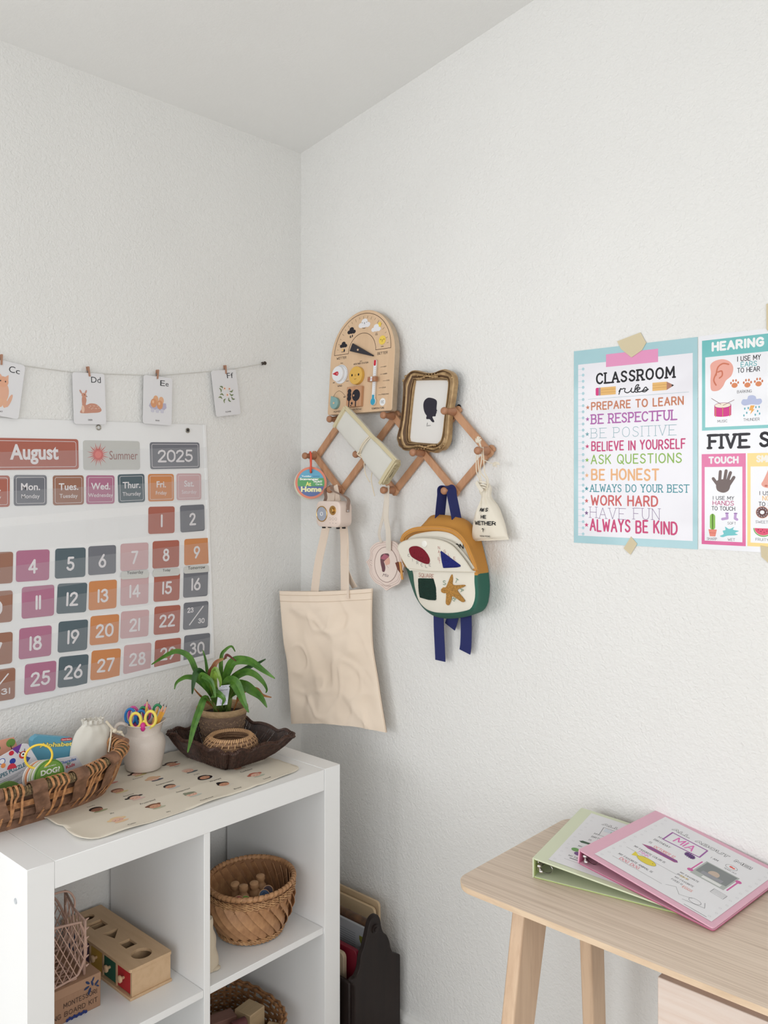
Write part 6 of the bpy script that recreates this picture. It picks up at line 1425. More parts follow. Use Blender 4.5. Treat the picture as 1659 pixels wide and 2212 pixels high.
for k in ('Yesterday', 'Today', 'Tomorrow'):
    y, z, w, h, rot = CD[k]
    def f(pr, w, h, k=k): pr.text(k, 0, h * .55 if k != 'Yesterday' else h * .48, h=.0085 if k != 'Yesterday' else .0105, c=(50, 48, 48), align='c', bold=.006)
    ccard('day_marker_card', 'small clear-grey calendar tab reading %s' % k, y, z, w, h, rot, (206, 206, 202), f, 'day marker tabs above the number cards', wz=.0046)

# ============================================================ ALPHABET CARD GARLAND
gar = on_left('card_string', 'thin white string pinned along the left wall holding picture cards', 'string', -.3, 1.70)
sp_ = cat([(p[0] + .3, p[1] - 1.70, .007) for p in D['string']], 6)
MB().tube(sp_, .0011, M('white_string', (226, 224, 218), .8, bump=(900, 1, .002)), 6).build('twine', gar)
q = D['grommet'][2]; g = on_left('push_pin', 'dark push pin holding the right end of the card string', 'pin', q[0], q[1] - .005)
MB().lathe([(.0042, .0002), (.0045, .004), (.003, .006), (.0035, .010), (.0055, .013), (.0048, .015)], M('dark_pin', (58, 48, 40), .4), 14, c=(0, .005, 0)).build('pin_head', g)
def paint_cat(pr, w, h):
    O = (226, 176, 150)
    pr.ell(-.004, h * .42, .017, .026, O); pr.ell(-.004, h * .62, .013, .012, (226, 170, 140)); pr.poly([(-.016, h * .66), (-.013, h * .76), (-.005, h * .70)], O); pr.poly([(.008, h * .66), (.007, h * .76), (-.002, h * .70)], O)
    for dx in (-.012, -.002, .007): pr.ell(dx, h * .24, .005, .010, (228, 178, 148))
    pr.ell(.016, h * .3, .004, .016, O, rot=-.3)
    for dx in (-.009, .002): pr.ell(dx, h * .63, .0014, .0018, (60, 50, 48))
def paint_deer(pr, w, h):
    B = (200, 146, 126); x0, y0 = -.028, .028
    pr.poly(cat2([(x0 + a, y0 + b) for a, b in ((.002, .0), (.008, .012), (.008, .030), (.010, .038), (.016, .040), (.020, .030), (.018, .018), (.030, .022), (.046, .020), (.058, .008), (.052, .001), (.030, -.001), (.012, -.002))], 4), B)
    pr.ell(x0 + .014, y0 + .041, .0065, .0055, (204, 150, 128), rot=-.4); pr.ell(x0 + .006, y0 + .049, .0022, .0055, (200, 150, 134), rot=.5); pr.ell(x0 + .019, y0 + .049, .0022, .005, (200, 150, 134), rot=-.4)
    for i in range(9): pr.ell(x0 + .026 + i * .0032, y0 + .012 + .004 * sin(i * 2), .0009, .0009, (240, 224, 210), 8)
    pr.ell(x0 + .015, y0 + .042, .0011, .0013, (50, 36, 34), 8); pr.ell(x0 + .021, y0 + .038, .0013, .0011, (60, 40, 40), 8); pr.ell(x0 + .010, y0 + .008, .004, .009, (228, 190, 168))
def paint_eggs(pr, w, h):
    y0 = .040; EG = (222, 170, 132)
    pr.ell(-.006, y0 + .024, .0075, .010, EG); pr.ell(.010, y0 + .022, .0075, .010, (226, 178, 142))
    pr.poly([(-.026, y0 + .006), (-.018, y0 - .002), (.016, y0 - .004), (.026, y0 + .004), (.024, y0 + .016), (-.022, y0 + .014)], (186, 180, 200))
    for x in (-.016, -.002, .012): pr.rect(x - .004, y0 - .010, x + .006, y0 + .0, (206, 204, 216), .003)
    pr.ell(-.012, y0 + .014, .009, .0115, (216, 156, 116)); pr.ell(.006, y0 + .011, .009, .0115, (216, 156, 116)); pr.ell(-.014, y0 + .017, .003, .004, (232, 190, 156)); pr.ell(.004, y0 + .014, .003, .004, (232, 190, 156))
def paint_flower(pr, w, h):
    y0 = h * .5; G = (112, 128, 92)
    for k, (x, y, a) in enumerate(((-.016, .006, 1.9), (-.010, .014, 2.4), (-.012, -.004, 2.9), (.014, -.006, -.3), (.016, .002, .3), (.006, -.018, -1.1), (-.008, -.018, -2.0), (.018, -.016, -.6), (-.018, -.012, 2.8))):
        for j in range(3): pr.ell(x + .003 * j * cos(a), y0 + y + .003 * j * sin(a), .0045, .0016, G if (k + j) % 2 else (140, 150, 112), rot=a + (j - 1) * .7)
    for x, y, r in ((-.004, .012, .006), (.012, .010, .005), (.003, -.006, .006)):
        for j in range(6): a = j * pi / 3; pr.ell(x + r * .7 * cos(a), y0 + y + r * .7 * sin(a), r * .5, r * .3, (238, 226, 218), rot=a)
        pr.ell(x, y0 + y, .0022, .0022, (206, 136, 96))
gcards = (('Cc', 'CAT', paint_cat, 'white letter card Cc with an orange kitten'), ('Dd', 'DEER', paint_deer, 'white letter card Dd with a spotted deer'), ('Ee', 'EGGS', paint_eggs, 'white letter card Ee with brown eggs in a carton'), ('Ff', 'FLOWER', paint_flower, 'white letter card Ff with white flowers and leaves'))
for k, wd, fn, lab in gcards:
    if k == 'Cc': w, h = .083, .124; e = CD[k][1]; f2 = CD[k][2]; rot = -.13; y, z = (e[0] + f2[0]) / 2 - w / 2 * cos(rot), (e[1] + f2[1]) / 2 - w / 2 * sin(rot)
    else: y, z, w, h, rot = CD[k]
    def f(pr, w, h, k=k, wd=wd, fn=fn):
        pr.text(k[0], .006 if k != 'Ff' else .009, h * .815, .020, h * .93, c=(60, 60, 64)); pr.text(k[1], .022, h * .815, .031, h * (.93 if k[1] in 'df' else .885), c=(60, 60, 64))
        fn(pr, w, h); pr.text(wd, 0, .0085, h=.0036, c=(90, 84, 84), bold=.02, align='c')
    t = ccard('letter_card', lab, y, z, w, h, rot, (226, 225, 227), f, 'letter cards clipped to the string', wz=.0105)
PN = D['pins']; labs = ('clothespin holding the kitten card', 'clothespin holding the deer card', 'clothespin holding the eggs card', 'clothespin holding the flower card')
m_pin = M('clothespin_wood', (176, 132, 108), .6, grain=(200, 30, 200, (150, 104, 84), .6))
for i in range(4):
    a, b_ = PN[2 * i], PN[2 * i + 1]; cp = on_left('clothespin', 'tiny wooden ' + labs[i], 'clothespin', b_[0], b_[1], 'mini clothespins on the card string'); dx, dz = a[0] - b_[0], a[1] - b_[1]
    for w0 in (.0115, .0045):
        MB().prism([(-.0018, 0), (.0018, 0), (dx + .0022, dz), (dx - .0022, dz)], w0, w0 + .0022, m_pin).build('prong', cp)
    MB().tube([(dx * .5 - .003, dz * .5, .0092), (dx * .5 + .003, dz * .5, .0092)], .0024, M('spring_metal', (150, 150, 152), .3, .9), 8).build('spring', cp)
# ============================================================ EMOTIONS MAT
SZ = .79
mat_ = thing('feelings_mat', 'cream roll-out mat printed with children faces on the white shelf', 'mat', (.19, -.37, SZ))
MT = D['mat']; mloc = lambda p: (p[0] - .19, p[1] + .37)
mo = [(.012, -.64), (.10, -.648), (.19, -.660), (.235, -.660), (.255, -.654), (.293, -.6596), (.3288, -.6633), (.350, -.655), (.362, -.634), (.3665, -.55), (.3665, -.46), (.364, -.33), (.362, -.233), (.3565, -.137), (.349, -.104), (.333, -.088), (.300, -.087), (.24, -.089), (.10, -.090), (.014, -.094), (.008, -.2), (.007, -.3785), (.010, -.52)]
mo = cat2([mloc(p) for p in mo], 3)
def mz(x, y):
    X, Y = x + .19, y - .37; z = .0026
    z += .0016 * math.exp(-((X - .125) / .010) ** 2) + .0018 * math.exp(-((X - .262) / .008) ** 2) + .0016 * math.exp(-((Y + .24) / .012) ** 2)
    if Y < -.62: z += .006 * ((-.62 - Y) / .045) ** 1.5 * (1 if X > .2 else .4) * (.6 + .4 * sin(X * 40))
    if X > .345: z += .003 * max(0, sin(Y * 30)) * (X - .345) / .02
    return z
m_mat = M('mat_cream', (228, 219, 202), .55, bump=(500, .1, .0006))
bm = bmesh.new(); vs = [bm.verts.new((p[0], p[1], 0)) for p in mo]; bm.faces.new(vs)
for ax in (0, 1):
    for k in range(-30, 31):
        co = [0, 0, 0]; co[ax] = k * .011; no = [0, 0, 0]; no[ax] = 1
        bmesh.ops.bisect_plane(bm, geom=bm.verts[:] + bm.edges[:] + bm.faces[:], plane_co=co, plane_no=no)
for v in bm.verts: v.co.z = mz(v.co.x, v.co.y)
r_ = bmesh.ops.solidify(bm, geom=bm.faces[:], thickness=.0014)
bmesh.ops.recalc_face_normals(bm, faces=bm.faces)
for f in bm.faces: f.smooth = True
me = bpy.data.meshes.new('mat_sheet'); bm.to_mesh(me); bm.free(); me.materials.append(m_mat)
o = bpy.data.objects.new('mat_sheet', me); COL.objects.link(o); o.parent = mat_
SK = {'l': (232, 190, 168), 'm': (206, 154, 124), 'd': (150, 108, 88)}
faces = [((.0883, -.2889), 'm', (70, 44, 36), 'buns', (206, 130, 110)), ((.090, -.385), 'l', (60, 40, 36), 'buns', (196, 180, 120)), ((.1484, -.3761), 'l', (216, 176, 140), 'pig', (70, 76, 92)), ((.1614, -.2882), 'l', (226, 196, 180), 'none', (110, 120, 122)),
 ((.1581, -.4739), 'm', (130, 84, 64), 'cap', (222, 210, 160)), ((.2224, -.4703), 'l', (38, 34, 36), 'buns', (226, 196, 188)), ((.2208, -.378), 'm', (34, 32, 34), 'cap', (204, 206, 204)), ((.2289, -.2897), 'm', (36, 28, 30), 'long', (224, 222, 216)),
 ((.2246, -.5628), 'd', (28, 26, 28), 'cap', (160, 164, 130)), ((.2995, -.4683), 'm', (120, 74, 50), 'curly', (190, 190, 164)), ((.2975, -.3736), 'l', (140, 144, 122), 'hat', (196, 200, 190)), ((.2991, -.2858), 'm', (34, 28, 30), 'bun', (224, 214, 200)),
 ((.3028, -.1965), 'l', (190, 110, 90), 'pig', (188, 194, 176)), ((.3062, -.5613), 'l', (236, 206, 160), 'pig', (236, 200, 160)), ((.0902, -.4603), 'l', (40, 38, 40), 'cap', (206, 130, 120)), ((.2300, -.1965), 'm', (60, 46, 40), 'cap', (190, 170, 150))]
def fin(pr, nm):
    pr.mb.v = [(-v, u, mz(-v, u) + .0003 + z) for u, v, z in pr.mb.v]; pr.build(nm, mat_)
def FE(cx, cy, rx, ry, c, n=14): pr.ell(cx, cy, rx, ry, c, n)
for (X, Y), sk, hair, st_, cl in faces:      # face frame: u = +y, v = -x
    pr = Print(0, .00005); u, v = Y + .37, -(X - .19); c = SK[sk]
    FE(u + .003, v - .012, .016, .005, cl)
    if st_ == 'buns': FE(u - .017, v + .005, .005, .004, hair); FE(u + .017, v + .005, .005, .004, hair)
    if st_ == 'pig': FE(u - .015, v + .004, .006, .005, hair); FE(u + .015, v + .004, .006, .005, hair)
    if st_ == 'bun': FE(u - .004, v + .014, .007, .006, hair)
    if st_ == 'long': FE(u, v - .002, .019, .014, hair)
    if st_ == 'curly':
        for k in range(7): FE(u - .014 + k * .0047, v + .009 + .002 * sin(k), .0045, .004, hair)
    FE(u, v + .0045, .0145, .0115, hair, 18); FE(u, v - .001, .0128, .0100, c, 18)
    if st_ == 'hat': FE(u, v + .008, .014, .006, hair); FE(u - .008, v + .014, .005, .004, hair)
    for s_ in (-1, 1): FE(u + s_ * .0048, v - .001, .0009, .0010, (50, 36, 36), 8); FE(u + s_ * .0082, v - .0042, .0020, .0014, (222, 140, 124), 8)
    pr.line([(u - .0024, v - .0058), (u, v - .0068), (u + .0024, v - .0058)], .0006, (130, 70, 64))
    fin(pr, 'printed_face')
pr = Print(0, .00005)
for t_, X, Y in (('Calm', .346, -.553), ('Silly', .346, -.4655), ('Confused', .3435, -.3665), ('Brave', .341, -.280), ('Loved', .339, -.192), ('Shy', .268, -.552), ('Frustrated', .267, -.4664), ('Disappointed', .266, -.3745), ('Worried', .264, -.285), ('Confident', .265, -.195),
                 ('Lonely', .197, -.561), ('Surprised', .198, -.4717), ('Embarrassed', .190, -.3733), ('Angry', .195, -.289), ('Sad', .112, -.289), ('Excited', .118, -.40)):
    pr.text(t_, Y + .37, -(X - .19) - .004, h=.0062 if t_[0] != 'x' else .006, c=(66, 60, 58), align='c', shear=.15)
fin(pr, 'printed_words')

# ============================================================ DARK WICKER TRAY
m_dk = M('dark_wicker', (74, 50, 40), .5, var=(120, (40, 26, 22), .8)); m_dk2 = M('dark_wicker_rim', (92, 62, 48), .45, var=(160, (48, 30, 24), .8))
tray = thing('wicker_tray', 'dark brown rectangular wicker tray with scalloped corners on the shelf', 'tray', (.150, -.155, SZ + .004))
TB = [(.240, -.232, .003), (.236, -.098, .003), (.050, -.078, .003), (.066, -.240, .003)]
TR_ = [(.272, -.252, .048), (.290, -.046, .056), (.022, -.040, .056), (.018, -.268, .056)]
def tr_pt(s, h):
    """s in 0..4 around the rim (corners at whole numbers), h in 0..1 from the base to the rim"""
    s %= 4; k = int(s); t = s - k; e = min(t, 1 - t)
    def cor(L, r):
        a, b_ = Vector(L[k]), Vector(L[(k + 1) % 4]); p = a.lerp(b_, t); cen = sum((Vector(q) for q in L), Vector()) / 4
        if e < r: p = p + (cen - p) * (.16 * (1 - e / r) ** 2)
        return p
    b0 = cor(TB, .16); r0 = cor(TR_, .10)
    r0.z += .006 * math.exp(-((e - .17) / .07) ** 2) - .004 * math.exp(-((e - .30) / .07) ** 2) + .003 * math.exp(-((e - .5) / .12) ** 2)
    if e > .1:
        cen = Vector((.152, -.153, 0)); r0.x += (cen.x - r0.x) * .035; r0.y += (cen.y - r0.y) * .035
    p = b0.lerp(r0, h); p.z -= .006 * sin(pi * h)
    return p - Vector((.150, -.155, 0))
stk = MB(); n_s = 232
for i in range(n_s):
    s = 4 * (i + .5) / n_s; j = random.uniform(-.012, .012)
    stk.tube([tr_pt((s + j * (1 - h)) % 4, h) + Vector((0, 0, .0)) for h in (0, .35, .7, .98)], .00165, m_dk, 5)
o = stk.build('wicker_stakes', tray, smooth=60); o['kind'] = 'stuff'
fl = MB(); fl.grid(lambda u, v: ((u - .5) * .165 - .005, (v - .5) * .130 - .008, .0035 + .0008 * sin(u * 120) * sin(v * 90)), 60, 50, m_dk); fl.grid(lambda u, v: ((u - .5) * .165 - .005, (v - .5) * .130 - .008, .0006), 2, 2, m_dk); fl.build('base', tray)
ln_ = MB()
for hh in (.22, .5, .78):
    P = [tr_pt(4 * i / 160, hh) for i in range(160)]; ln_.tube([p + Vector((0, 0, .0008 * (-1) ** i)) for i, p in enumerate(P)], .0013, m_dk, 5, closed=True)
o = ln_.build('weavers', tray, smooth=60); o['kind'] = 'stuff'
rm = MB(); rp = [tr_pt(4 * i / 240, 1.0) for i in range(240)]; rm.tube(rp, .0036, m_dk, 8, closed=True)
for i in range(0, 240):
    p = rp[i]; q = rp[(i + 1) % 240]; t = (q - p).normalized(); up = Vector((0, 0, 1)); sd = t.cross(up).normalized(); c = (p + q) / 2
    rm.tube([c + t * (-.0022) + up * (.0046 * sin(a)) + sd * (.0046 * cos(a)) + t * (.0044 * (a / pi)) for a in (0, .8, 1.57, 2.35, 3.14)], .0012, m_dk2, 4)
o = rm.build('braided_rim', tray, smooth=60); o['kind'] = 'stuff'

# ============================================================ PLANT
m_jute = M('jute', (128, 104, 86), .9, bump=(260, .8, .003), grain=(40, 40, 420, (92, 74, 62), .9)); m_jute2 = M('jute_light', (176, 148, 112), .9, bump=(300, .9, .003), grain=(60, 60, 500, (132, 104, 74), .7))
PCX, PCY = .079, -.127
pot = thing('potted_plant', 'green calla lily plant in a woven brown jute pot standing in the tray', 'plant', (PCX, PCY, SZ + .0082))
pb_ = MB(); R0, R1_ = .043, .0635; Hh = .107
prof = []
for i in range(29):
    t = i / 28; r = R0 + (R1_ - R0) * t ** .8 + .0007 * (i % 2); prof.append((r, Hh * t * .86))
pb_.lathe([(.001, 0)] + prof, m_jute, 64, cap0=False, cap1=False); 
pb_.build('pot', pot, smooth=60)
rb_ = MB(); rb_.lathe([(R1_ + .0003, Hh * .84), (R1_ + .0038, Hh * .86), (R1_ + .0045, Hh * .93), (R1_ + .0035, Hh * .99), (R1_ + .001, Hh), (R1_ - .003, Hh * .98), (R1_ - .005, Hh * .8)], m_jute2, 64, cap0=False, cap1=False); rb_.build('rolled_rim', pot, smooth=60)
zz = MB()
for row in range(5):
    z = Hh * (.12 + .145 * row); r = R0 + (R1_ - R0) * (z / (Hh * .86)) ** .8 + .0012
    for k in range(40):
        a = 2 * pi * k / 40; zz.tube([(r * cos(a), r * sin(a), z), (r * cos(a + .07), r * sin(a + .07), z + .0045 * (1 if k % 2 else -1))], .0007, m_jute2, 4)
o = zz.build('stitching', pot); o['kind'] = 'stuff'
MB().lathe([(R1_ - .004, Hh * .80), (.03, Hh * .82), (.001, Hh * .81)], M('potting_soil', (52, 40, 34), .95, bump=(300, 1, .01)), 30, cap0=False).build('soil', pot)
GR_ = {'g1': M('leaf_green', (84, 128, 42), .42, var=(60, (56, 98, 32), .9)), 'g2': M('leaf_green_mid', (78, 120, 40), .38, var=(40, (54, 92, 30), .8)), 'g3': M('leaf_green_dark', (48, 86, 38), .4, var=(40, (34, 66, 30), .8)), 'g4': M('leaf_lime', (128, 158, 58), .4, var=(50, (96, 130, 44), .8)), 'sp': M('spathe_fading', (140, 140, 62), .5, var=(30, (150, 84, 70), 1.0)), 'br': M('leaf_brown', (158, 108, 58), .6, var=(60, (120, 70, 40), .8)), 'stem': M('stem_green', (104, 128, 62), .45)}
PO_ = Vector(pot.location); CAMV = Vector((.8, -.6, .25)).normalized()
BC = Vector((PCX, PCY, SZ + Hh * .82))
for kind, wd, path in D['leaves']:
    P = [Vector(p) for p in path]
    base = BC + Vector((random.uniform(-.022, .022), random.uniform(-.022, .022), 0)); P[0] = base
    if len(P) > 2: P[1] = P[1].lerp(base + Vector((0, 0, .03)), .15)
    C_ = [p - PO_ for p in cat(P, 8)]; K = len(C_)
    tl_ = [0]
    for i in range(1, K): tl_.append(tl_[-1] + (C_[i] - C_[i - 1]).length)
    Lt = tl_[-1]; s0 = .42 if len(P) > 5 else .35
    mb = MB(); loops = []
    st_end = next(i for i in range(K) if tl_[i] / Lt >= s0)
    for i in range(st_end - 1, K):
        t = (tl_[i] / Lt - s0) / (1 - s0); t = max(0, min(1, t)); w = wd * .43 * (sin(pi * (t ** .75)) ** .8 if 0 < t < 1 else 0) + .0011
        if t >= 1: w = .0004
        tg_ = (C_[min(i + 1, K - 1)] - C_[i - 1]).normalized(); sd = tg_.cross(CAMV); sd = sd.normalized() if sd.length > .2 else Vector((0, 0, 1))
        nn = sd.cross(tg_).normalized(); c = C_[i]; wv = .06 * wd * sin(t * 9 + wd * 900)
        row = [(-1, .42), (-.5, .16), (0, -.14), (.5, .16), (1, .42)]
        top_ = [c + sd * (w * a) + nn * (w * b_ * .9 + wv * abs(a)) for a, b_ in row]; bot_ = [p - nn * .0005 for p in top_[::-1]]
        loops.append(top_ + bot_)
    mb.loft(loops, GR_[kind]); 
    lf = mb.build('leaf', pot, smooth=28)
    if kind == 'br': lf['label'] = 'withered brown leaf'
    if kind == 'sp': lf['label'] = 'fading purple and green flower'
    MB().tube([C_[i] for i in range(0, st_end + 2)], [.0030 - .0016 * i / (st_end + 1) for i in range(st_end + 2)], GR_['stem'] if kind != 'br' else GR_['br'], 7).build('stem', lf, smooth=60)
fp_ = MB(); c = Vector(D['leaves'][6][2][4]) - PO_
for k in range(6): fp_.tube(cat([c + Vector((-.006, -.006, -.006)), c + Vector((.0, .0, .004 + .001 * k)), c + Vector((.006 + .002 * k, .006 + .002 * k, -.002 * k))], 5), [.0030 * sin(pi * (i + 1) / 13) + .0004 for i in range(11)], M('withered_purple', (120, 66, 64), .7), 6, flat=.3)
fp_.build('withered_petals', pot, smooth=60)
# plant label
tq = [Vector(p) - PO_ for p in D['ptag']]; u_ = (tq[1] - tq[0]); v_ = (tq[3] - tq[0]); n__ = u_.cross(v_).normalized()
tf = lambda a, b_, z: tq[0] + u_ * a + v_ * b_ + n__ * (-z if n__.dot(CAMV) < 0 else z)
mb = MB(); mb.prism([(0, 0), (1, 0), (1, 1), (0, 1)], 0, .0006, M('plant_label', (206, 208, 218), .4), f=lambda a, b_, z: tf(a, b_, z)); pt_ = mb.build('plant_label', pot)
pr = Print(.0008)
PUR = (150, 140, 170)
pr.text('CALLA LILY', .12, .26, .88, .21, c=(60, 60, 70), bold=.02); pr.line(cat2([(.25, .1), (.35, .04), (.45, .1), (.6, .06), (.75, .11)], 4, False), .012, (90, 90, 100))
for x, y, r in ((.3, .5, .14), (.62, .62, .12), (.4, .82, .13), (.75, .86, .12)): pr.poly(cat2([(x - r, y - r * .6), (x, y - r * 1.1), (x + r, y - r * .5), (x + r * .5, y + r * .6), (x, y + r), (x - r * .5, y + r * .5)], 4), (196, 186, 206)); pr.line([(x - r, y - r * .6), (x, y - r * 1.1), (x + r, y - r * .5), (x, y + r), (x - r, y - r * .6)], .022, PUR)
pr.mb.v = [tuple(tf(a, b_, z)) for a, b_, z in pr.mb.v]; pr.build('printed_flowers', pt_)
st2 = MB(); rnd = random.Random(3)
for k in range(10):
    a = rnd.uniform(0, 6.28); r = rnd.uniform(0, .02); b0 = Vector((r * cos(a), r * sin(a), Hh * .8)); st2.tube([b0, b0 + Vector((.006 * cos(a), .006 * sin(a), .03)), b0 + Vector((.012 * cos(a), .012 * sin(a), .045 + .02 * rnd.random()))], [.0045, .0035, .001], GR_['stem'], 7)
st2.build('shoots', pot, smooth=60)

# ============================================================ COILED GRASS BOWL
bowl = thing('coiled_grass_bowl', 'small round coiled straw bowl standing in the tray in front of the plant', 'bowl', (.194, -.186, SZ + .0082))
bowl.location = (.184, -.179, SZ + .0085)
m_straw = M('straw_coil', (168, 132, 102), .85, bump=(300, 1, .003), grain=(40, 40, 700, (118, 86, 62), .8)); m_raf = M('raffia', (206, 164, 120), .7)
cr = [(.046, .005), (.054, .013), (.0605, .022), (.0625, .032), (.0615, .042), (.0570, .051), (.0500, .0585)]
# (the bowl sits clear of the pot: it is set slightly nearer the viewer)
for r, z in cr: MB().tube([(r * cos(a), r * sin(a), z + .0006 * sin(a * 5)) for a in [2 * pi * i / 56 for i in range(56)]], .0052, m_straw, 8, closed=True).build('coil', bowl, smooth=60)
MB().lathe([(.001, .001), (.05, .001), (.05, .006), (.001, .006)], m_straw, 40).build('base', bowl)
sti = MB()
for ri in range(len(cr) - 1):
    (r0, z0), (r1, z1) = cr[ri], cr[ri + 1]
    for k in range(26):
        a = 2 * pi * (k + ri * .45) / 26; o_ = .0056
        sti.ribbon([((r0 + o_ * .5) * cos(a), (r0 + o_ * .5) * sin(a), z0 - .003), ((max(r0, r1) + o_) * cos(a + .03), (max(r0, r1) + o_) * sin(a + .03), (z0 + z1) / 2), ((r1 + o_ * .5) * cos(a + .06), (r1 + o_ * .5) * sin(a + .06), z1 + .0035)], .0022, .0008, (-sin(a), cos(a), 0), m_raf)
for k in range(60):
    a = 2 * pi * k / 60; r, z = cr[-1]; sti.ribbon([(( r + .0055 * cos(b_)) * cos(a + b_ * .03), (r + .0055 * cos(b_)) * sin(a + b_ * .03), z + .0055 * sin(b_)) for b_ in (-.4, .4, 1.2, 2.0, 2.8, 3.4)], .0026, .0007, (-sin(a), cos(a), 0), m_raf)
o = sti.build('raffia_stitches', bowl, smooth=60); o['kind'] = 'stuff'

# ============================================================ PITCHER
VX, VY = .066, -.352
pit = thing('ceramic_pitcher', 'speckled cream ceramic pitcher holding scissors and pencils', 'pitcher', (VX, VY, SZ + .0048))
m_cer = M('speckled_ceramic', (222, 211, 202), .42, var=(900, (200, 184, 170), .4), coat=.1)
pv_ = [(.001, .0), (.040, .0), (.0425, .002), (.0460, .020), (.0500, .040), (.0520, .056), (.0510, .068), (.0470, .078), (.0410, .0835), (.0390, .086), (.0385, .094), (.0392, .104), (.0425, .1085), (.0438, .110), (.0425, .1112), (.0385, .107), (.0362, .100), (.0358, .088), (.040, .079), (.046, .066), (.046, .04), (.040, .006), (.001, .004)]
mb = MB(); mb.lathe(pv_, m_cer, 56, cap0=False, cap1=False)
SPD = Vector((cos(.74 + .3), sin(.74 + .3), 0))
vv_ = []
for x, y, z in mb.v:
    if z > .084:
        a = atan2(y, x); d = cos(a - .98); k = max(0, (d - .75) / .25) * min(1, (z - .084) / .026); r = sqrt(x * x + y * y); s = (r + .010 * k) / r; vv_.append((x * s, y * s, z + .006 * k))
    else: vv_.append((x, y, z))
mb.v = vv_; mb.build('body', pit, smooth=60)
hx_, hy_ = -cos(.98), -sin(.98)
hp = [(.037, .104), (.052, .111), (.064, .104), (.066, .086), (.058, .066), (.049, .060)]
MB().tube(cat([(hx_ * r, hy_ * r, z) for r, z in hp], 6), [.0062] * 31, m_cer, 10, flat=.7).build('handle', pit, smooth=60)
# scissors
SCL = {'yellow': ((238, 218, 96), 'yellow-handled scissors at the front of the pitcher'), 'blue': ((40, 118, 186), 'blue-handled scissors at the left of the pitcher'), 'green': ((36, 132, 84), 'green-handled scissors at the back of the pitcher'), 'pink': ((216, 84, 156), 'pink-handled scissors behind the blue pair')}
bs = Vector((VX, VY, SZ + .012)); SC = D['sc']
for k, (c, lab) in SCL.items():
    loops_ = [[Vector(p) for p in l] for l in SC[k]]
    if k == 'blue':
        l = loops_[0]; off = Vector((.020, .018, -.004)); loops_.append([p + off for p in l])
    cen = sum((l[0] for l in loops_), Vector()) / len(loops_); ax = (bs - cen); root = thing('scissors', 'child scissors with ' + lab.replace('-handled scissors', ' handles'), 'scissors', bs, (0, 0, 0), 'scissors in the pitcher')
    m_h = M(k + '_plastic', c, .35)
    for l in loops_:
        cc_, lf_, rt_, tp_, bt_ = l; U = (rt_ - lf_) / 2 * .88; V = (tp_ - bt_) / 2 * .90
        pth = [cc_ + U * cos(a) + V * sin(a) - bs for a in [2 * pi * i / 28 for i in range(28)]]
        hnd = MB().tube(pth, .0037 if k == 'yellow' else .0033, m_h, 8, closed=True).build('handle', root, smooth=60)
        if k == 'yellow':
            MB().tube([cc_ + U * .78 * cos(a) + V * .8 * sin(a) - bs for a in [2 * pi * i / 28 for i in range(28)]], .0012, M('fuchsia_plastic', (214, 50, 140), .4), 6, closed=True).build('inner_grip', hnd, smooth=60)
        tgt = Vector((0, 0, .012)) + (cc_ - cen) * -.15
        e0 = cc_ - V - bs; mid_ = (cen - bs) * .55
        MB().tube(cat([e0, e0.lerp(mid_, .5), mid_], 5), [.0036] * 11, m_h, 8).build('shank', hnd, smooth=60)
        MB().ribbon([mid_, mid_.lerp(Vector((0, 0, 0)), .5), Vector((0, 0, .002)) + (cc_ - cen) * .1], [.009, .007, .002], .0012, (cc_ - cen), M('steel', (190, 190, 192), .25, 1)).build('blade', hnd)
    if k == 'yellow':
        P = [Vector(p) for p in ((0, 0, 0),)]; c2 = cen - bs; MB().ball((c2.x + .004, c2.y - .003, c2.z - .016), .0075, M('fuchsia_plastic'), 12, (.9, .9, 1.5)).build('rivet_cover', root, smooth=60); la, lb = loops_[0], loops_[1]; MB().tube(cat([la[2] - Vector((0, 0, .004)) - bs, (la[2] + lb[1]) / 2 - Vector((0, 0, .009)) - bs, lb[1] - Vector((0, 0, .004)) - bs], 5), .0038, m_h, 8).build('bridge', root, smooth=60)
m_py = M('pencil_yellow', (230, 170, 70), .4); m_pw = M('pencil_wood', (218, 164, 132), .6); m_gr = M('graphite', (48, 44, 46), .4)
plab = ('yellow pencil standing behind the yellow scissors', 'yellow pencil at the right, hindmost of three together', 'yellow pencil at the right, middle one of three together', 'yellow pencil at the right, outermost of three together')
for (tip, mid), lab in zip(D['pencil'], plab):
    tip, mid = Vector(tip), Vector(mid); d = (mid - tip).normalized()
    # lean the pencil so that its lower end rests inside the pitcher
    low = Vector((VX + (mid.x - VX) * -.35, VY + (mid.y - VY) * -.35, SZ + .0125)); d = (low - tip).normalized()
    pn = thing('pencil', 'sharpened ' + lab, 'pencil', low, (0, 0, 0), 'pencils in the pitcher'); L_ = (low - tip).length
    pt = lambda s: tip + d * s - low
    MB().tube([pt(.020), pt(L_ - .001)], .0034, m_py, 6).build('barrel', pn, smooth=20); MB().tube([pt(.006), pt(.020)], [.0014, .0034], m_pw, 8).build('sharpened_wood', pn); MB().tube([pt(0), pt(.006)], [.0002, .0014], m_gr, 8).build('lead', pn)

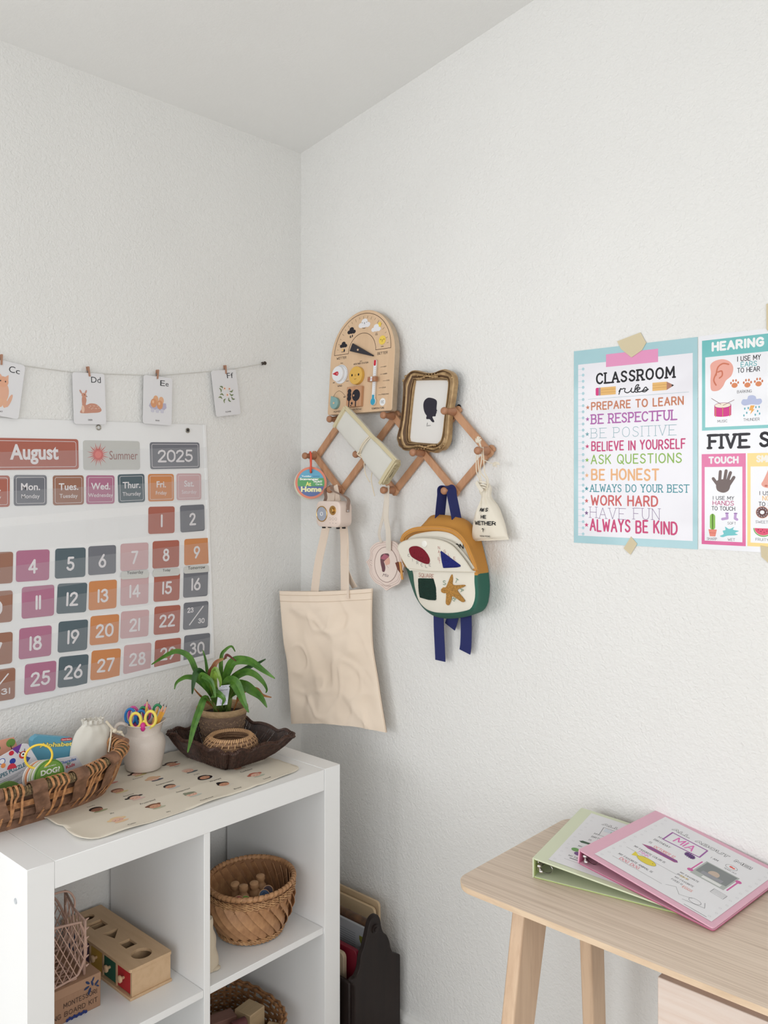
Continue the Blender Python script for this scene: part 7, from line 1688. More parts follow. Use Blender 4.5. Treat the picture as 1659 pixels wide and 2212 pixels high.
# ============================================================ RATTAN STORAGE BASKET
RBX, RBY = .108, -.70
rbk = thing('rattan_basket', 'long boat-shaped rattan and bark basket at the left end of the shelf', 'basket', (RBX, RBY, SZ))
m_bark = M('bark_strip', (152, 112, 86), .6, var=(40, (92, 62, 44), .9), grain=(120, 8, 120, (104, 72, 50), .6)); m_rat = M('rattan', (206, 150, 100), .45, var=(90, (140, 88, 52), .8)); m_rope = M('seagrass_rope', (138, 116, 84), .85, bump=(250, 1, .004), var=(200, (70, 56, 40), .9))
def rim_z(yw): return .076 + .016 * max(0, (yw + .60) / .17) ** 1.2 if yw > -.60 else .076
def rb_pt(a, h):
    n = 2.5; c, s = cos(a), sin(a); ex = lambda q: abs(q) ** (2 / n) * (1 if q >= 0 else -1)
    ax, ay = .076 + (.110 - .078) * h, .214 + (.250 - .214) * h; x, y = ax * ex(c), ay * ex(s)
    y += .0; z = rim_z(y + RBY) * h
    return Vector((x, y, .004 + z))
AA = [2 * pi * i / 120 for i in range(120)]
core = MB(); core.tube([rb_pt(a, 1.0) for a in AA], .0095, m_rope, 10, closed=True); core.build('rope_rim', rbk, smooth=60)
tw = MB()
rpA = resample([rb_pt(a, 1.0) for a in AA], 240)
for i in range(240):
    p, q = rpA[i], rpA[(i + 1) % 240]; t = (q - p).normalized(); sd = t.cross(Vector((0, 0, 1))).normalized(); up = Vector((0, 0, 1)); c = p
    tw.tube([c + t * (.0045 * (b_ - .5)) + sd * (.0102 * cos(b_ * pi)) + up * (.0102 * sin(b_ * pi)) for b_ in (0, .25, .5, .75, 1)], .0017, M('seagrass_strand', (158, 134, 96), .8, var=(200, (90, 70, 46), .9)), 4)
o = tw.build('rope_twist', rbk, smooth=60); o['kind'] = 'stuff'
for hh, rr_ in ((.02, .008), (.34, .0052), (.62, .0045)):
    MB().ribbon([rb_pt(a, hh) for a in AA] + [rb_pt(0, hh)], rr_ * 2.6, .003, (0, 0, 1), m_bark if hh < .5 else m_rat).build('side_band', rbk, smooth=60)
fb_ = MB(); fb_.prism([(rb_pt(a, 0).x * .98, rb_pt(a, 0).y * .98) for a in AA[::3]], .001, .006, m_bark); fb_.build('base', rbk)
inn_ = MB(); inn_.loft([[rb_pt(a, h) - Vector((rb_pt(a, h).x, rb_pt(a, h).y, 0)).normalized() * .003 for a in AA[::2]] for h in (.03, .3, .6, .9)], M('basket_inner', (110, 78, 54), .8, var=(60, (70, 46, 32), .9)), False, False); inn_.build('woven_liner', rbk, smooth=60)
def y_to_a(yw):   # front side (+x) angle for a world y
    s = (yw - RBY) / .243; n = 2.5; return math.asin(max(-1, min(1, abs(s) ** (n / 2) * (1 if s > 0 else -1))))
def over_rim(a, wd, m, lift, name='bark_strip', twist=0.0, stuff=None):
    ctr = rb_pt(a, 1.0); out_ = Vector((ctr.x, ctr.y * .25, 0)).normalized()
    P = []
    for h in ((.04, .3, .6, .85) if stuff is not None else (.20, .34, .6, .85)): q = rb_pt(a + twist * (1 - h), h); P.append(q + out_ * ((.006 + lift) if h > .25 else .001))
    for b_ in (.0, .5, 1.0, 1.57, 2.2, 2.8, 3.3): P.append(ctr + out_ * ((.012 + lift) * cos(b_)) + Vector((0, 0, (.012 + lift) * sin(b_))))
    q = rb_pt(a, .7); P.append(q - out_ * .006)
    tn = (rb_pt(a + .01, 1) - rb_pt(a - .01, 1)).normalized(); C2 = cat(P, 3)
    if stuff is not None: stuff.ribbon(C2, wd, .0013, tn, m)
    else: MB().ribbon(C2, wd, .0022, tn, m).build(name, rbk, smooth=60)
thn = MB()
for yw in (-.855, -.772, -.690, -.600, -.520): over_rim(y_to_a(yw), .030, m_bark, .0040, twist=.09)
for g0 in (-.812, -.738, -.648, -.563, -.488):
    for k in range(4): over_rim(y_to_a(g0 + (k - 1.5) * .0105), .0046, m_rat, .004, twist=.025 * (1 if k % 2 else -1), stuff=thn)
for a in (1.50, 1.57, 1.64, 1.30, 1.37, 1.9, 2.0, 2.4, 2.6, 3.0, 3.2, 3.6, 3.8, 4.2, 4.4, 4.6, 4.7, 4.8, 4.9): over_rim(a, .0055, m_rat, .004, stuff=thn)
o = thn.build('rattan_strands', rbk, smooth=60); o['kind'] = 'stuff'
hd = MB(); e = rb_pt(1.57, 1.0); hd.tube([e + Vector((x, .004, .012 + .0)) for x in (-.038, 0, .038)], .0075, m_bark, 10); hd.build('end_rail', rbk, smooth=60)

# ---- contents of the basket (local: origin on the card's plane x = const)
BKD = D['bk']
def card_x(name, label, cat_, x, poly, t, m, zb=None, group=None):
    zmin = min(p[1] for p in poly); ym = sum(p[0] for p in poly) / len(poly); r = thing(name, label, cat_, (x, ym, zmin), ROT_L, group)
    MB().prism([(p[0] - ym, p[1] - zmin) for p in poly], -t, 0, m).build('body', r, bevel=.0004); return r, ym, zmin
def ext(poly, zlow):  # continue a card down into the basket
    return poly
al = [BKD['alpha'][1], BKD['alpha'][2], (-.548, .80), (-.625, .805), (-.635, .925), BKD['alpha'][0]]
r, ym, zm = card_x('card_box', 'light blue alphabet card game box behind the rings in the rattan basket', 'box', .078, al, .018, M('box_blue', (98, 166, 192), .4))
pr = Print(.0003); f = lambda p: (p[0] - ym, p[1] - zm)
sl_ = atan2(.9115 - .934, -.5425 + .6206)
def tline(pr, t, a, b_, h, c, **kw):
    rot = atan2(b_[1] - a[1], b_[0] - a[0]); L_ = sqrt((b_[0] - a[0]) ** 2 + (b_[1] - a[1]) ** 2); vs, fs, w, hh = text_geo(t, kw.get('bold', 0), kw.get('shear', 0)); z = pr.lay([a, b_, (a[0], a[1] + h)]); cr, sr = cos(rot), sin(rot)
    pr.mb.add([(a[0] + v[0] / w * L_ * cr - v[1] / hh * h * sr, a[1] + v[0] / w * L_ * sr + v[1] / hh * h * cr, z) for v in vs], fs, P_(c))
a, b_ = f(BKD['alphat'][0]), f(BKD['alphat'][1]); tline(pr, 'Alphabet', (a[0] - .0005, a[1] - .0125), (b_[0] + .002, b_[1] - .0145), .014, (70, 60, 50), bold=.06); tline(pr, 'Alphabet', (a[0], a[1] - .012), (b_[0] + .001, b_[1] - .014), .013, (246, 232, 130), bold=.035)
a, b_ = f(BKD['card'][0]), f(BKD['card'][1]); pr.line([(a[0] + .003, a[1]), (b_[0] - .002, b_[1] - .001)], .006, (206, 60, 60)); tline(pr, 'Card Game', (a[0] + .002, a[1] - .0015), (b_[0] - .002, b_[1] - .0025), .003, (246, 240, 236), bold=.03)
for x, y, rx, ry in ((.012, .045, .012, .004), (.028, .052, .010, .005), (-.026, .040, .010, .004), (.020, .035, .012, .004)): pr.ell(x, y, rx, ry, (222, 232, 236), rot=-.25)
pr.ell(-.010, .052, .009, .008, (60, 90, 150)); pr.ell(-.006, .058, .005, .005, (222, 170, 140)); pr.poly([(-.004, .048), (.014, .044), (.004, .038)], (170, 60, 60)); pr.build('printed_cover', r)
pc_ = [BKD['pic'][0], BKD['pic'][1], BKD['pic'][2], (-.655, .85), (-.715, .855), (-.71, .925)]
r, ym, zm = card_x('picture_card', 'peach and teal picture card with a green tree leaning against the left wall', 'card', .045, pc_, .002, M('card_peach', (226, 160, 134), .5))
pr = Print(.0002); a = f = (BKD['tree'][0][0] - ym, BKD['tree'][0][1] - zm); pr.poly([(-.06, .0), (-.003 - .012, .0), (-.018, .078), (-.06, .075)], (70, 118, 124)); pr.ell(a[0], a[1], .010, .009, (116, 156, 76)); pr.line([(a[0], a[1] - .006), (a[0] + .003, a[1] - .018)], .0016, (90, 60, 50)); pr.ell(a[0] - .03, a[1] - .006, .008, .006, (96, 150, 96)); pr.build('picture', r)
sh_ = [(-.7283, .9150), BKD['shapes'][1], BKD['shapes'][2], BKD['shapes'][3], (-.640, .815), (-.76, .80), (-.765, .905)]
r, ym, zm = card_x('puzzle_card', 'white card reading shapes puzzle with coloured shape animals', 'card', .112, sh_, .002, M('card_white', (222, 220, 226), .45))
f = lambda p: (p[0] - ym, p[1] - zm); pr = Print(.0002)
pr.poly([f(p) for p in BKD['tri']], (112, 62, 150)); rc = [f(p) for p in BKD['redc']]
pr.ell(*rc[0], .0055, .005, (206, 50, 66)); pr.ell(rc[5][0] - .005, rc[5][1] - .007, .0065, .006, (50, 70, 160)); pr.poly(circ(rc[1][0], rc[1][1] - .004, .010, .0115, 16, 0, pi), (214, 66, 84)); pr.ell(rc[2][0], rc[2][1] - .002, .006, .008, (240, 240, 244)); pr.ring(rc[2][0], rc[2][1] - .002, .006, .0014, (50, 80, 170)); pr.ell(rc[4][0], rc[4][1], .009, .008, (206, 70, 60)); pr.ell(rc[4][0], rc[4][1] + .001, .005, .005, (246, 246, 246)); pr.ell(rc[4][0], rc[4][1] + .001, .002, .002, (30, 30, 40)); pr.poly([(rc[4][0] + .006, rc[4][1] - .004), (rc[4][0] + .016, rc[4][1] - .010), (rc[4][0] + .008, rc[4][1] - .020)], (70, 90, 150)); pr.ell(rc[6][0] + .004, rc[6][1] + .0, .005, .005, (236, 150, 90))
pr.line([(rc[4][0] - .010, rc[4][1] + .009), (rc[4][0] - .004, rc[4][1] + .004)], .0012, (30, 30, 36)); pr.line([(rc[4][0] + .003, rc[4][1] + .012), (rc[4][0] + .003, rc[4][1] + .005)], .0012, (30, 30, 36))
a, b_ = f(BKD['shapest'][0]), f(BKD['shapest'][1]); d = (b_[0] - a[0], b_[1] - a[1]); a = (a[0] - d[0] * .32, a[1] - d[1] * .32); tline(pr, 'SHAPES PUZZLE', a, b_, .009, (34, 104, 120), bold=.02)
for k in range(7): pr.line([(a[0] + .002, a[1] - .007 - k * .0042), (b_[0] - .004 - .006 * (k % 3), b_[1] - .007 - k * .0042)], .0009, (150, 150, 156), cap=False)
pr.build('printed_text', r)
ch = [BKD['char'][0], BKD['char'][1], BKD['char'][2], (-.552, .82), (-.605, .82)]
r, ym, zm = card_x('charades_card', 'small white charades card for kids in the rattan basket', 'card', .134, ch, .004, M('card_white'))
f = lambda p: (p[0] - ym, p[1] - zm); pr = Print(.0002); c6 = [f(p) for p in BKD['chart']]
tline(pr, 'Charades', c6[0], (c6[1][0], c6[1][1] - .0015), .0068, (50, 110, 180), bold=.02); tline(pr, 'for', c6[2], (c6[3][0], c6[2][1] + .0005), .006, (40, 130, 90), bold=.02); tline(pr, 'Kids', c6[4], c6[5], .0075, (206, 60, 80), bold=.02); pr.build('printed_text', r)
# ringed dog card set
dg = BKD['dog']; cy_, cz_ = dg[0]; rd_ = .0330
root = thing('ring_card_set', 'round green dog card set on a yellow ring in the rattan basket', 'card set', (.172, cy_, cz_ - rd_), ROT_L)
for i in range(6):
    MB().lathe([(rd_, 0), (rd_, .0022)], M('ring_card_%d' % i, ((228, 226, 220), (222, 150, 110), (226, 226, 222), (196, 200, 160), (228, 224, 220), (116, 160, 70))[i], .5), 40, c=(-.0030 * (5 - i), rd_ - .0006 * (5 - i), -.004 * (5 - i))).build('card', root)
pr = Print(.0023); pr.ring(0, rd_, rd_ * .94, .0012, (60, 110, 60), 36); pr.text('DOG?', -.019, rd_ + .0025, .023, rd_ + .014, c=(240, 240, 232), bold=.035); pr.text('CAN YOU FIND A', -.012, rd_ + .018, .014, rd_ + .0205, c=(240, 240, 232), bold=.02); pr.build('printed_text', root)
rg_ = BKD['ring'][0]; ry_, rz_ = rg_[0] - cy_, rg_[1] - (cz_ - rd_)
MB().tube([(ry_ + .0245 * cos(a), rz_ + .0245 * sin(a), -.004 + .010 * cos(a)) for a in [2 * pi * i / 40 for i in range(40)]], .0024, M('yellow_ring', (242, 206, 70), .35), 8, closed=True).build('ring', root, smooth=60)
# green folded things at the left bottom of the basket, seen through the strands
gb = thing('green_card', 'green card edge showing low at the left of the rattan basket', 'card', (.152, -.722, SZ + .012), ROT_L)
MB().prism(circ(0, .040, .034, .034, 30), -.004, 0, M('card_green', (104, 136, 70), .5)).build('card_sheet', gb)
# white drawstring bag in the basket
bg = thing('cotton_bag', 'white drawstring cotton bag standing in the rattan basket', 'bag', (.095, -.505, SZ + .012))
Lq = [(-.560, .812), (-.556, .85), (-.549, .888), (-.541, .910), (-.530, .925), (-.5197, .933)]; Rq = [(-.462, .812), (-.457, .85), (-.4545, .888), (-.450, .910), (-.455, .920), (-.4614, .926)]
Lc = resample(cat([(0, y, z) for y, z in Lq], 6), 34, False); Rc = resample(cat([(0, y, z) for y, z in Rq], 6), 34, False); loops = []
for i in range(34):
    a, b_ = Lc[i], Rc[i]; c = (a + b_) / 2; hw_ = (b_ - a) / 2; t = i / 33; dp_ = .024 * (1 - .55 * t) * (1 if t < .93 else .8)
    pl = .12 * max(0, (t - .72) / .28)
    loops.append([Vector((.095 + dp_ * sin(q) * (1 + pl * sin(11 * q)) - .02 * t + .003 * noise.noise(Vector((cos(q) * 2, t * 4, 7))), c.y + hw_.y * cos(q), c.z + hw_.z * cos(q) * .6)) - bg.location for q in [2 * pi * j / 44 for j in range(44)]])
for dz, s_, pa in ((.003, .86, .10), (.008, .90, .16), (.013, .97, .22), (.0145, .90, .22), (.010, .6, .1)):
    a, b_ = Lc[-1], Rc[-1]; c = (a + b_) / 2; hw_ = (b_ - a) / 2 * s_
    loops.append([Vector((.075 + .013 * sin(q) * (1 + pa * 2.2 * sin(13 * q + 1)), c.y + hw_.y * cos(q) * (1 + pa * .12 * sin(9 * q)), c.z + hw_.z * cos(q) * .6 + dz + .0022 * pa * 5 * sin(11 * q))) - bg.location for q in [2 * pi * j / 44 for j in range(44)]])
m_wc = M('white_cotton', (226, 222, 212), .85, bump=(700, .15, .0008)); MB().loft(loops, m_wc).build('bag_body', bg, smooth=70)
sg = [Vector((.110, *p)) for p in BKD['bagstring']]; MB().tube([p - bg.location for p in cat(sg, 5)], .0022, M('cotton_rope'), 6).build('drawstring', bg, smooth=60)
kn = [Vector((.115, *p)) for p in BKD['bagknot']]; k_ = MB(); k_.tube([p - bg.location for p in cat([sg[0] + Vector((0, .0, .0))] + kn, 5)], .003, M('cotton_rope'), 7)
k_.ball(tuple(kn[0] - bg.location), .0055, M('cotton_rope'), 10); k_.ball(tuple(kn[1] - bg.location), .0045, M('cotton_rope'), 10, (1, 1.3, .8)); k_.build('drawstring_knot', bg, smooth=60)

# ============================================================ SHAPE SORTING BOX
CZ = .403
bx = thing('shape_sorting_box', 'natural wood drawer box with shape cut-outs in the lid on the left shelf', 'toy', (.155, -.479, CZ))
m_ply = M('birch_ply', (204, 172, 136), .55, grain=(8, 60, 60, (186, 152, 116), .5)); m_plyd = M('box_inside', (120, 92, 66), .8)
X0, X1, Y0, Y1, HB = -.148, .148, -.047, .047, .0650
MB().bb(X0 - .004, X1 + .004, Y0 - .006, Y1 + .002, 0, .006, m_ply).build('base', bx, bevel=.0012)
MB().bb(X1 - .006, X1, Y0, Y1, .006, HB - .006, m_ply).build('end_panel', bx); MB().bb(X0, X0 + .006, Y0, Y1 - .0055, .006, HB - .006, m_ply).build('end_panel', bx)
MB().bb(X0, X1 - .0062, Y1 - .005, Y1, .0055, HB - .0055, m_ply).build('back_panel', bx)
lid = MB(); holes = [circ(-.131, -.003, .017, .017, 20), [(-.089, -.021), (-.054, -.021), (-.054, .013), (-.089, .013)], [(-.025, -.018), (.013, -.009), (-.022, .020)], [(.037, -.014), (.069, -.014), (.069, .014), (.037, .014)], circ(.110, -.001, .0215, .0225, 24)]
holes = [[(p[0] + .0, p[1]) for p in h] for h in holes]; holes[0] = circ(-.120, -.003, .015, .016, 20)
bm = bmesh.new(); outer = [bm.verts.new((x, y, 0)) for x, y in rrect(X0 - .004, Y0 - .006, X1 + .003, Y1 + .002, .004, 3)]; ed = [bm.edges.new((outer[i], outer[(i + 1) % len(outer)])) for i in range(len(outer))]
for h in holes:
    v_ = [bm.verts.new((x, y, 0)) for x, y in h]; ed += [bm.edges.new((v_[i], v_[(i + 1) % len(v_)])) for i in range(len(v_))]
bmesh.ops.triangle_fill(bm, use_beauty=True, use_dissolve=False, edges=ed)
fs_ = bm.faces[:]
for f_ in fs_:
    c = f_.calc_center_median()
    for h in holes:
        n = len(h); ins = False; j = n - 1
        for i in range(n):
            if (h[i][1] > c.y) != (h[j][1] > c.y) and c.x < (h[j][0] - h[i][0]) * (c.y - h[i][1]) / (h[j][1] - h[i][1]) + h[i][0]: ins = not ins
            j = i
        if ins: bm.faces.remove(f_); break
ex_ = bmesh.ops.extrude_face_region(bm, geom=bm.faces[:]); 
for v in [g for g in ex_['geom'] if isinstance(g, bmesh.types.BMVert)]: v.co.z += .0065
bmesh.ops.recalc_face_normals(bm, faces=bm.faces); bmesh.ops.translate(bm, verts=bm.verts, vec=(0, 0, HB - .0060))
me = bpy.data.meshes.new('lid'); bm.to_mesh(me); bm.free(); me.materials.append(m_ply); o = bpy.data.objects.new('lid', me); COL.objects.link(o); o.parent = bx
xs = [X0 + .006 + (X1 - X0 - .012) * i / 5 for i in range(6)]
for x in xs[1:-1]: MB().bb(x - .0025, x + .0025, Y0, Y1 - .005, .006, HB - .006, m_ply).build('partition', bx)
dcols = (('blue', (50, 84, 130)), ('purple', (110, 80, 120)), ('yellow', (206, 168, 70)), ('green', (20, 92, 72)), ('red', (184, 36, 42)))
for i, (nm, c) in enumerate(dcols):
    a, b_ = xs[i] + .0035, xs[i + 1] - (.0035 if i < 4 else .003)
    d_ = MB().bb(a, b_, Y0 + .0015, Y0 + .006, .0075, HB - .0075, M(nm + '_drawer_paint', c, .5)).build('drawer', bx, bevel=.0006); d_['label'] = nm + ' painted drawer front'
    k_ = MB(); k_.lathe([(.003, 0), (.0035, .006), (.0075, .008), (.0078, .011), (.006, .013), (.001, .0134)], m_ply, 18); ko = k_.build('knob', d_, smooth=50); ko.location = ((a + b_) / 2, Y0 + .0015, HB * .52); ko.rotation_euler = (radians(90), 0, 0)
    MB().bb(a + .001, b_ - .001, Y0 + .0065, Y1 - .006, .0065, .0085, m_plyd).build('drawer_floor', d_)

# ============================================================ CARDBOARD BOX + NET BASKET
cb = thing('cardboard_kit_box', 'brown cardboard kit box with dark print under the plastic net basket', 'box', (.162, -.6575, CZ))
MB().bb(-.110, .110, -.0775, .0775, 0, .070, M('kraft_card', (158, 122, 96), .75, grain=(6, 300, 6, (144, 108, 84), .4))).build('box_body', cb, bevel=.0015)
MB().bb(-.1102, .1106, -.0780, .0780, .052, .0704, M('kraft_lid', (164, 128, 102), .75)).build('lid_flap', cb, bevel=.001)
pr = Print(0, .0001); INKB = (70, 52, 44)
pr.strokes('MONTESSORI', -.004, .030, .069, .040, INKB, .11, gap=1.6); pr.strokes('COUNTING BOARD KIT', -.076, .0125, .070, .0225, INKB, .11, gap=1.5)
for x, y, r, q in ((.046, .050, .006, .3), (.052, .041, .007, 1.2), (.058, .055, .006, 1.9), (.068, .052, .006, .8), (.070, .045, .004, -.6), (.048, .060, .006, 2.4), (.060, .062, .005, 1.1)): pr.ell(x, y, r, r * .4, (44, 58, 92), rot=q)
for k in range(9): pr.ell(.004 + k * .005, .003 + .002 * (k % 2), .003, .0035, (40, 54, 110))
pr.mb.v = [(.1108 + z, u, v) for u, v, z in pr.mb.v]; pr.build('printed_text', cb)
nb = thing('net_basket', 'dusty pink plastic lattice basket on the cardboard box', 'basket', (.19, -.70, CZ + .0706))
m_jel = M('dusty_plastic', (196, 162, 146), .4); NB = nb.location
def clip_poly(poly, p, d):
    ts = []; n = len(poly)
    for i in range(n):
        x1, y1 = poly[i]; x2, y2 = poly[(i + 1) % n]; ex, ey = x2 - x1, y2 - y1; den = d[0] * ey - d[1] * ex
        if abs(den) < 1e-12: continue
        t = ((x1 - p[0]) * ey - (y1 - p[1]) * ex) / den; u = ((x1 - p[0]) * d[1] - (y1 - p[1]) * d[0]) / den
        if 0 <= u < 1: ts.append(t)
    ts.sort(); return [(ts[i], ts[i + 1]) for i in range(0, len(ts) - 1, 2)]
def lattice(name, poly, f, step=.0135, r=.0017, rim=.0026):
    mb = MB(); cx = sum(p[0] for p in poly) / len(poly); cy = sum(p[1] for p in poly) / len(poly)
    for ang in (radians(63), radians(117)):
        d = (cos(ang), sin(ang)); n = (-d[1], d[0])
        for k in range(-16, 17):
            p = (cx + n[0] * k * step, cy + n[1] * k * step)
            for t0, t1 in clip_poly(poly, p, d):
                if t1 - t0 > .002: mb.tube([f(p[0] + d[0] * (t0 + (t1 - t0) * i / 4), p[1] + d[1] * (t0 + (t1 - t0) * i / 4)) for i in range(5)], r, m_jel, 5, flat=.7)
    mb.tube([f(*p) for p in poly], rim, m_jel, 6, closed=True)
    o = mb.build(name, nb, smooth=60); return o
zb = NB.z; frp = cat2([(-.730, .480), (-.640, .478), (-.620, .490), (-.609, .52), (-.611, .556), (-.6216, .5842), (-.632, .592), (-.728, .600), (-.733, .55)], 4)
lattice('front_lattice', frp, lambda y, z: Vector((.268 - (.60 - z) * .05, y, z)) - NB)
bkp = cat2([(-.695, .480), (-.560, .480), (-.546, .506), (-.5521, .5236), (-.5659, .562), (-.5795, .5891), (-.5949, .6036), (-.60, .610), (-.66, .614), (-.695, .600), (-.702, .54)], 4)
bkp = [(p[0] - .03, p[1]) for p in bkp]
lattice('back_lattice', bkp, lambda y, z: Vector((.135, y, z)) - NB)
sp_ = [(.268, -.609, .52), (.20, -.598, .53), (.135, -.582, .53)]
side_poly = [(.135, .478), (.262, .478), (.268, .59), (.20, .585), (.135, .60)]
lattice('side_lattice', side_poly, lambda x, z: Vector((x, -.612 + (.268 - x) * .18, z)) - NB, step=.022)
lattice('base_lattice', [(.135, -.725), (.262, -.725), (.262, -.63), (.135, -.62)], lambda x, y: Vector((x, y, CZ + .0735)) - NB, step=.02)
spk = MB()
for k in range(6):
    z = .495 + k * .019; spk.tube([Vector((.266, -.610, z)) - NB, Vector((.266, -.603, z + .002)) - NB], [.0026, .0008], m_jel, 6)
spk.build('edge_studs', nb, smooth=60)
MB().tube([p - NB for p in cat([Vector((.20, -.600, .59)), Vector((.20, -.602, .612)), Vector((.20, -.625, .6325)), Vector((.20, -.70, .634))], 6)], .0022, m_jel, 7).build('handle', nb, smooth=60)
pk = thing('peach_toy', 'peach and orange wooden bits inside the net basket', 'toy', (.2, -.665, CZ + .0752))
MB().lathe([(.018, 0), (.020, .02), (.014, .034), (.001, .038)], M('peach_paint', (206, 150, 120), .6), 20).build('body', pk, smooth=60)
MB().ball((-.01, -.04, .016), .016, M('orange_paint', (196, 100, 70), .6), 14).build('ball', pk, smooth=60)

# ============================================================ RIGHT CELL: ROUND PALM BASKET
PBX, PBY = .262, -.178
pb = thing('palm_leaf_basket', 'round woven palm strip basket on the right shelf', 'basket', (PBX, PBY, CZ))
m_palm = M('palm_strip', (196, 148, 104), .55, var=(50, (158, 112, 76), .8), grain=(200, 200, 12, (164, 118, 82), .5)); m_palm2 = M('palm_twist', (202, 158, 112), .6, var=(90, (150, 106, 70), .9))
TILT = Matrix.Rotation(radians(5), 4, Vector((.7, -.7, 0)))
def pb_r(t): return .074 + (.104 - .074) * (1 - (1 - t) ** 1.7)
HPB = .122
def pbt(a, t, off=0): r = pb_r(t) + off; return Vector((r * cos(a), r * sin(a), .004 + HPB * t + .006 * t * (cos(a) * -.3 + sin(a) * .8)))
NS = 24
st_o = MB().ribbon([pbt(.0 - 1.05 * (t - .1), t, .0020 + .0036 * sin(pi * (t - .1) / .7)) for t in (.10, .22, .34, .46, .58, .70, .80)], [.012, .018, .021, .022, .021, .018, .012], .0014, (0, 1, .5), m_palm).build('palm_strip', pb, smooth=60)
for k in range(NS):
    o = st_o if k == 0 else st_o.copy()
    if k: COL.objects.link(o); o.parent = pb
    o.rotation_euler = (0, 0, 2 * pi * k / NS)
ist = MB().ribbon([pbt(.0 + .75 * (t - .1), t, -.0022 - .002 * sin(pi * t)) for t in (.06, .2, .35, .5, .65, .8, .93)], .020, .0012, (0, 1, -.4), m_palm).build('inner_strip', pb, smooth=60)
for k in range(NS):
    o = ist if k == 0 else ist.copy()
    if k: COL.objects.link(o); o.parent = pb
    o.rotation_euler = (0, 0, 2 * pi * k / NS)
ln2 = MB(); ln2.loft([[pbt(a, t, -.0006) for a in [2 * pi * i / 60 for i in range(60)]] for t in (0, .2, .4, .6, .8, 1)], M('palm_back', (150, 108, 74), .8), False, False); ln2.lathe([(.001, .002), (.073, .004)], M('palm_back'), 40, cap0=False, cap1=False); ln2.build('woven_liner', pb, smooth=60)
tw2 = MB()
for t0, rr_, of in ((.02, .0030, .003), (.065, .0028, .0035), (.81, .0024, .0035), (.86, .0026, .004), (.90, .0022, .0035)):
    for ph in (0, pi): tw2.tube([pbt(a, t0, of + .0016 * sin(24 * a + ph)) + Vector((0, 0, .0022 * cos(24 * a + ph))) for a in [2 * pi * i / 180 for i in range(180)]], rr_ * .7, m_palm2, 5, closed=True)
o = tw2.build('twisted_bands', pb, smooth=60); o['kind'] = 'stuff'
rmb = MB(); rmb.tube([pbt(a, 1.0) for a in [2 * pi * i / 72 for i in range(72)]], .0048, m_palm2, 8, closed=True)
for k in range(54):
    a = 2 * pi * k / 54; c = pbt(a, 1.0); od = Vector((cos(a), sin(a), 0)); td = Vector((-sin(a), cos(a), 0)); rmb.ribbon([c + od * (.0058 * cos(b_)) + Vector((0, 0, .0058 * sin(b_))) + td * (.0022 * b_) for b_ in (-1.2, -.4, .4, 1.2, 2, 2.8, 3.6)], .0085, .0008, td, m_palm)
rmb.build('wrapped_rim', pb, smooth=60)
pcol = (('dark red', (140, 50, 46)), ('green', (110, 160, 60)), ('natural', (190, 146, 104)), ('navy', (34, 62, 96)), ('natural', (196, 150, 108)), ('dark plum', (58, 36, 48)), ('natural', (180, 136, 98)), ('natural', (190, 142, 100)))
ppos = ((.292, -.240, .9), (.300, -.213, .5), (.268, -.205, 0), (.312, -.178, .8), (.270, -.170, .2), (.300, -.146, .6), (.255, -.140, .1), (.235, -.20, .3)); m_pw2 = M('peg_toy_wood', (184, 142, 104), .5)
locs = ('leftmost in the palm basket', 'front left in the palm basket', 'upright in the middle of the palm basket', 'front centre of the palm basket', 'upright behind the navy one', 'front right in the palm basket', 'at the back right of the palm basket', 'at the back left of the palm basket')
for (nm, c), (x, y, q), lc in zip(pcol, ppos, locs):
    t = thing('peg_doll', 'small wooden peg toy with %s end, %s' % (nm, lc), 'toy', (x, y, CZ + .068), (q * .9, q * .3, q), 'wooden peg toys in the palm basket')
    MB().lathe([(.001, 0), (.013, 0), (.0135, .004), (.013, .026), (.009, .031), (.0085, .036), (.0115, .042), (.0105, .050), (.001, .053)] if q < .35 else [(.001, -.004), (.010, 0), (.0095, .018), (.013, .024), (.0135, .03), (.001, .0301)], m_pw2, 18).build('body', t, smooth=50)
    if q >= .35: t.rotation_euler = Vector((.62, -.55 + .25 * sin(q * 9), .62)).to_track_quat('Z', 'Y').to_euler(); t.location = (x - .012, y + .006, CZ + .084)
    if nm != 'natural': MB().lathe([(.0115, .0302), (.0115, .0315), (.0055, .0317), (.005, .0305)], M('peg_%s' % nm.replace(' ', '_'), c, .5), 18).build('painted_end', t)
# a pile under the peg toys
fl_ = MB()
rn = random.Random(5)
for k in range(26): a = rn.uniform(0, 6.28); r = .062 * sqrt(rn.random()); fl_.ball((r * cos(a), r * sin(a), .040 + .014 * rn.random()), .014, m_pw2, 10)
o = fl_.build('toy_pile', pb, smooth=60); o['kind'] = 'stuff'
# cotton bag leaning on the divider
wb_ = thing('cloth_pouch', 'natural cotton pouch beside the palm basket against the divider', 'bag', (.315, -.352, CZ))
loops = []
for i in range(22):
    t = i / 21; hw_ = .033 * (1 - .28 * t ** 2) + .002 * sin(t * 14); dp_ = .030 * (1 - .45 * t)
    loops.append([((dp_) * cos(q) - .008 * t + .003 * noise.noise(Vector((cos(q) * 2, sin(q) * 2, t * 5))), hw_ * sin(q), .001 + .103 * t) for q in [2 * pi * j / 28 for j in range(28)]])
MB().loft(loops, M('natural_cotton_dark', (206, 192, 170), .9, bump=(600, .2, .001))).build('pouch_body', wb_, smooth=70)
MB().ball((.026, .012, .004), .008, M('natural_cotton_dark'), 10, (1.2, 1.6, .5)).build('corner_fold', wb_, smooth=60)

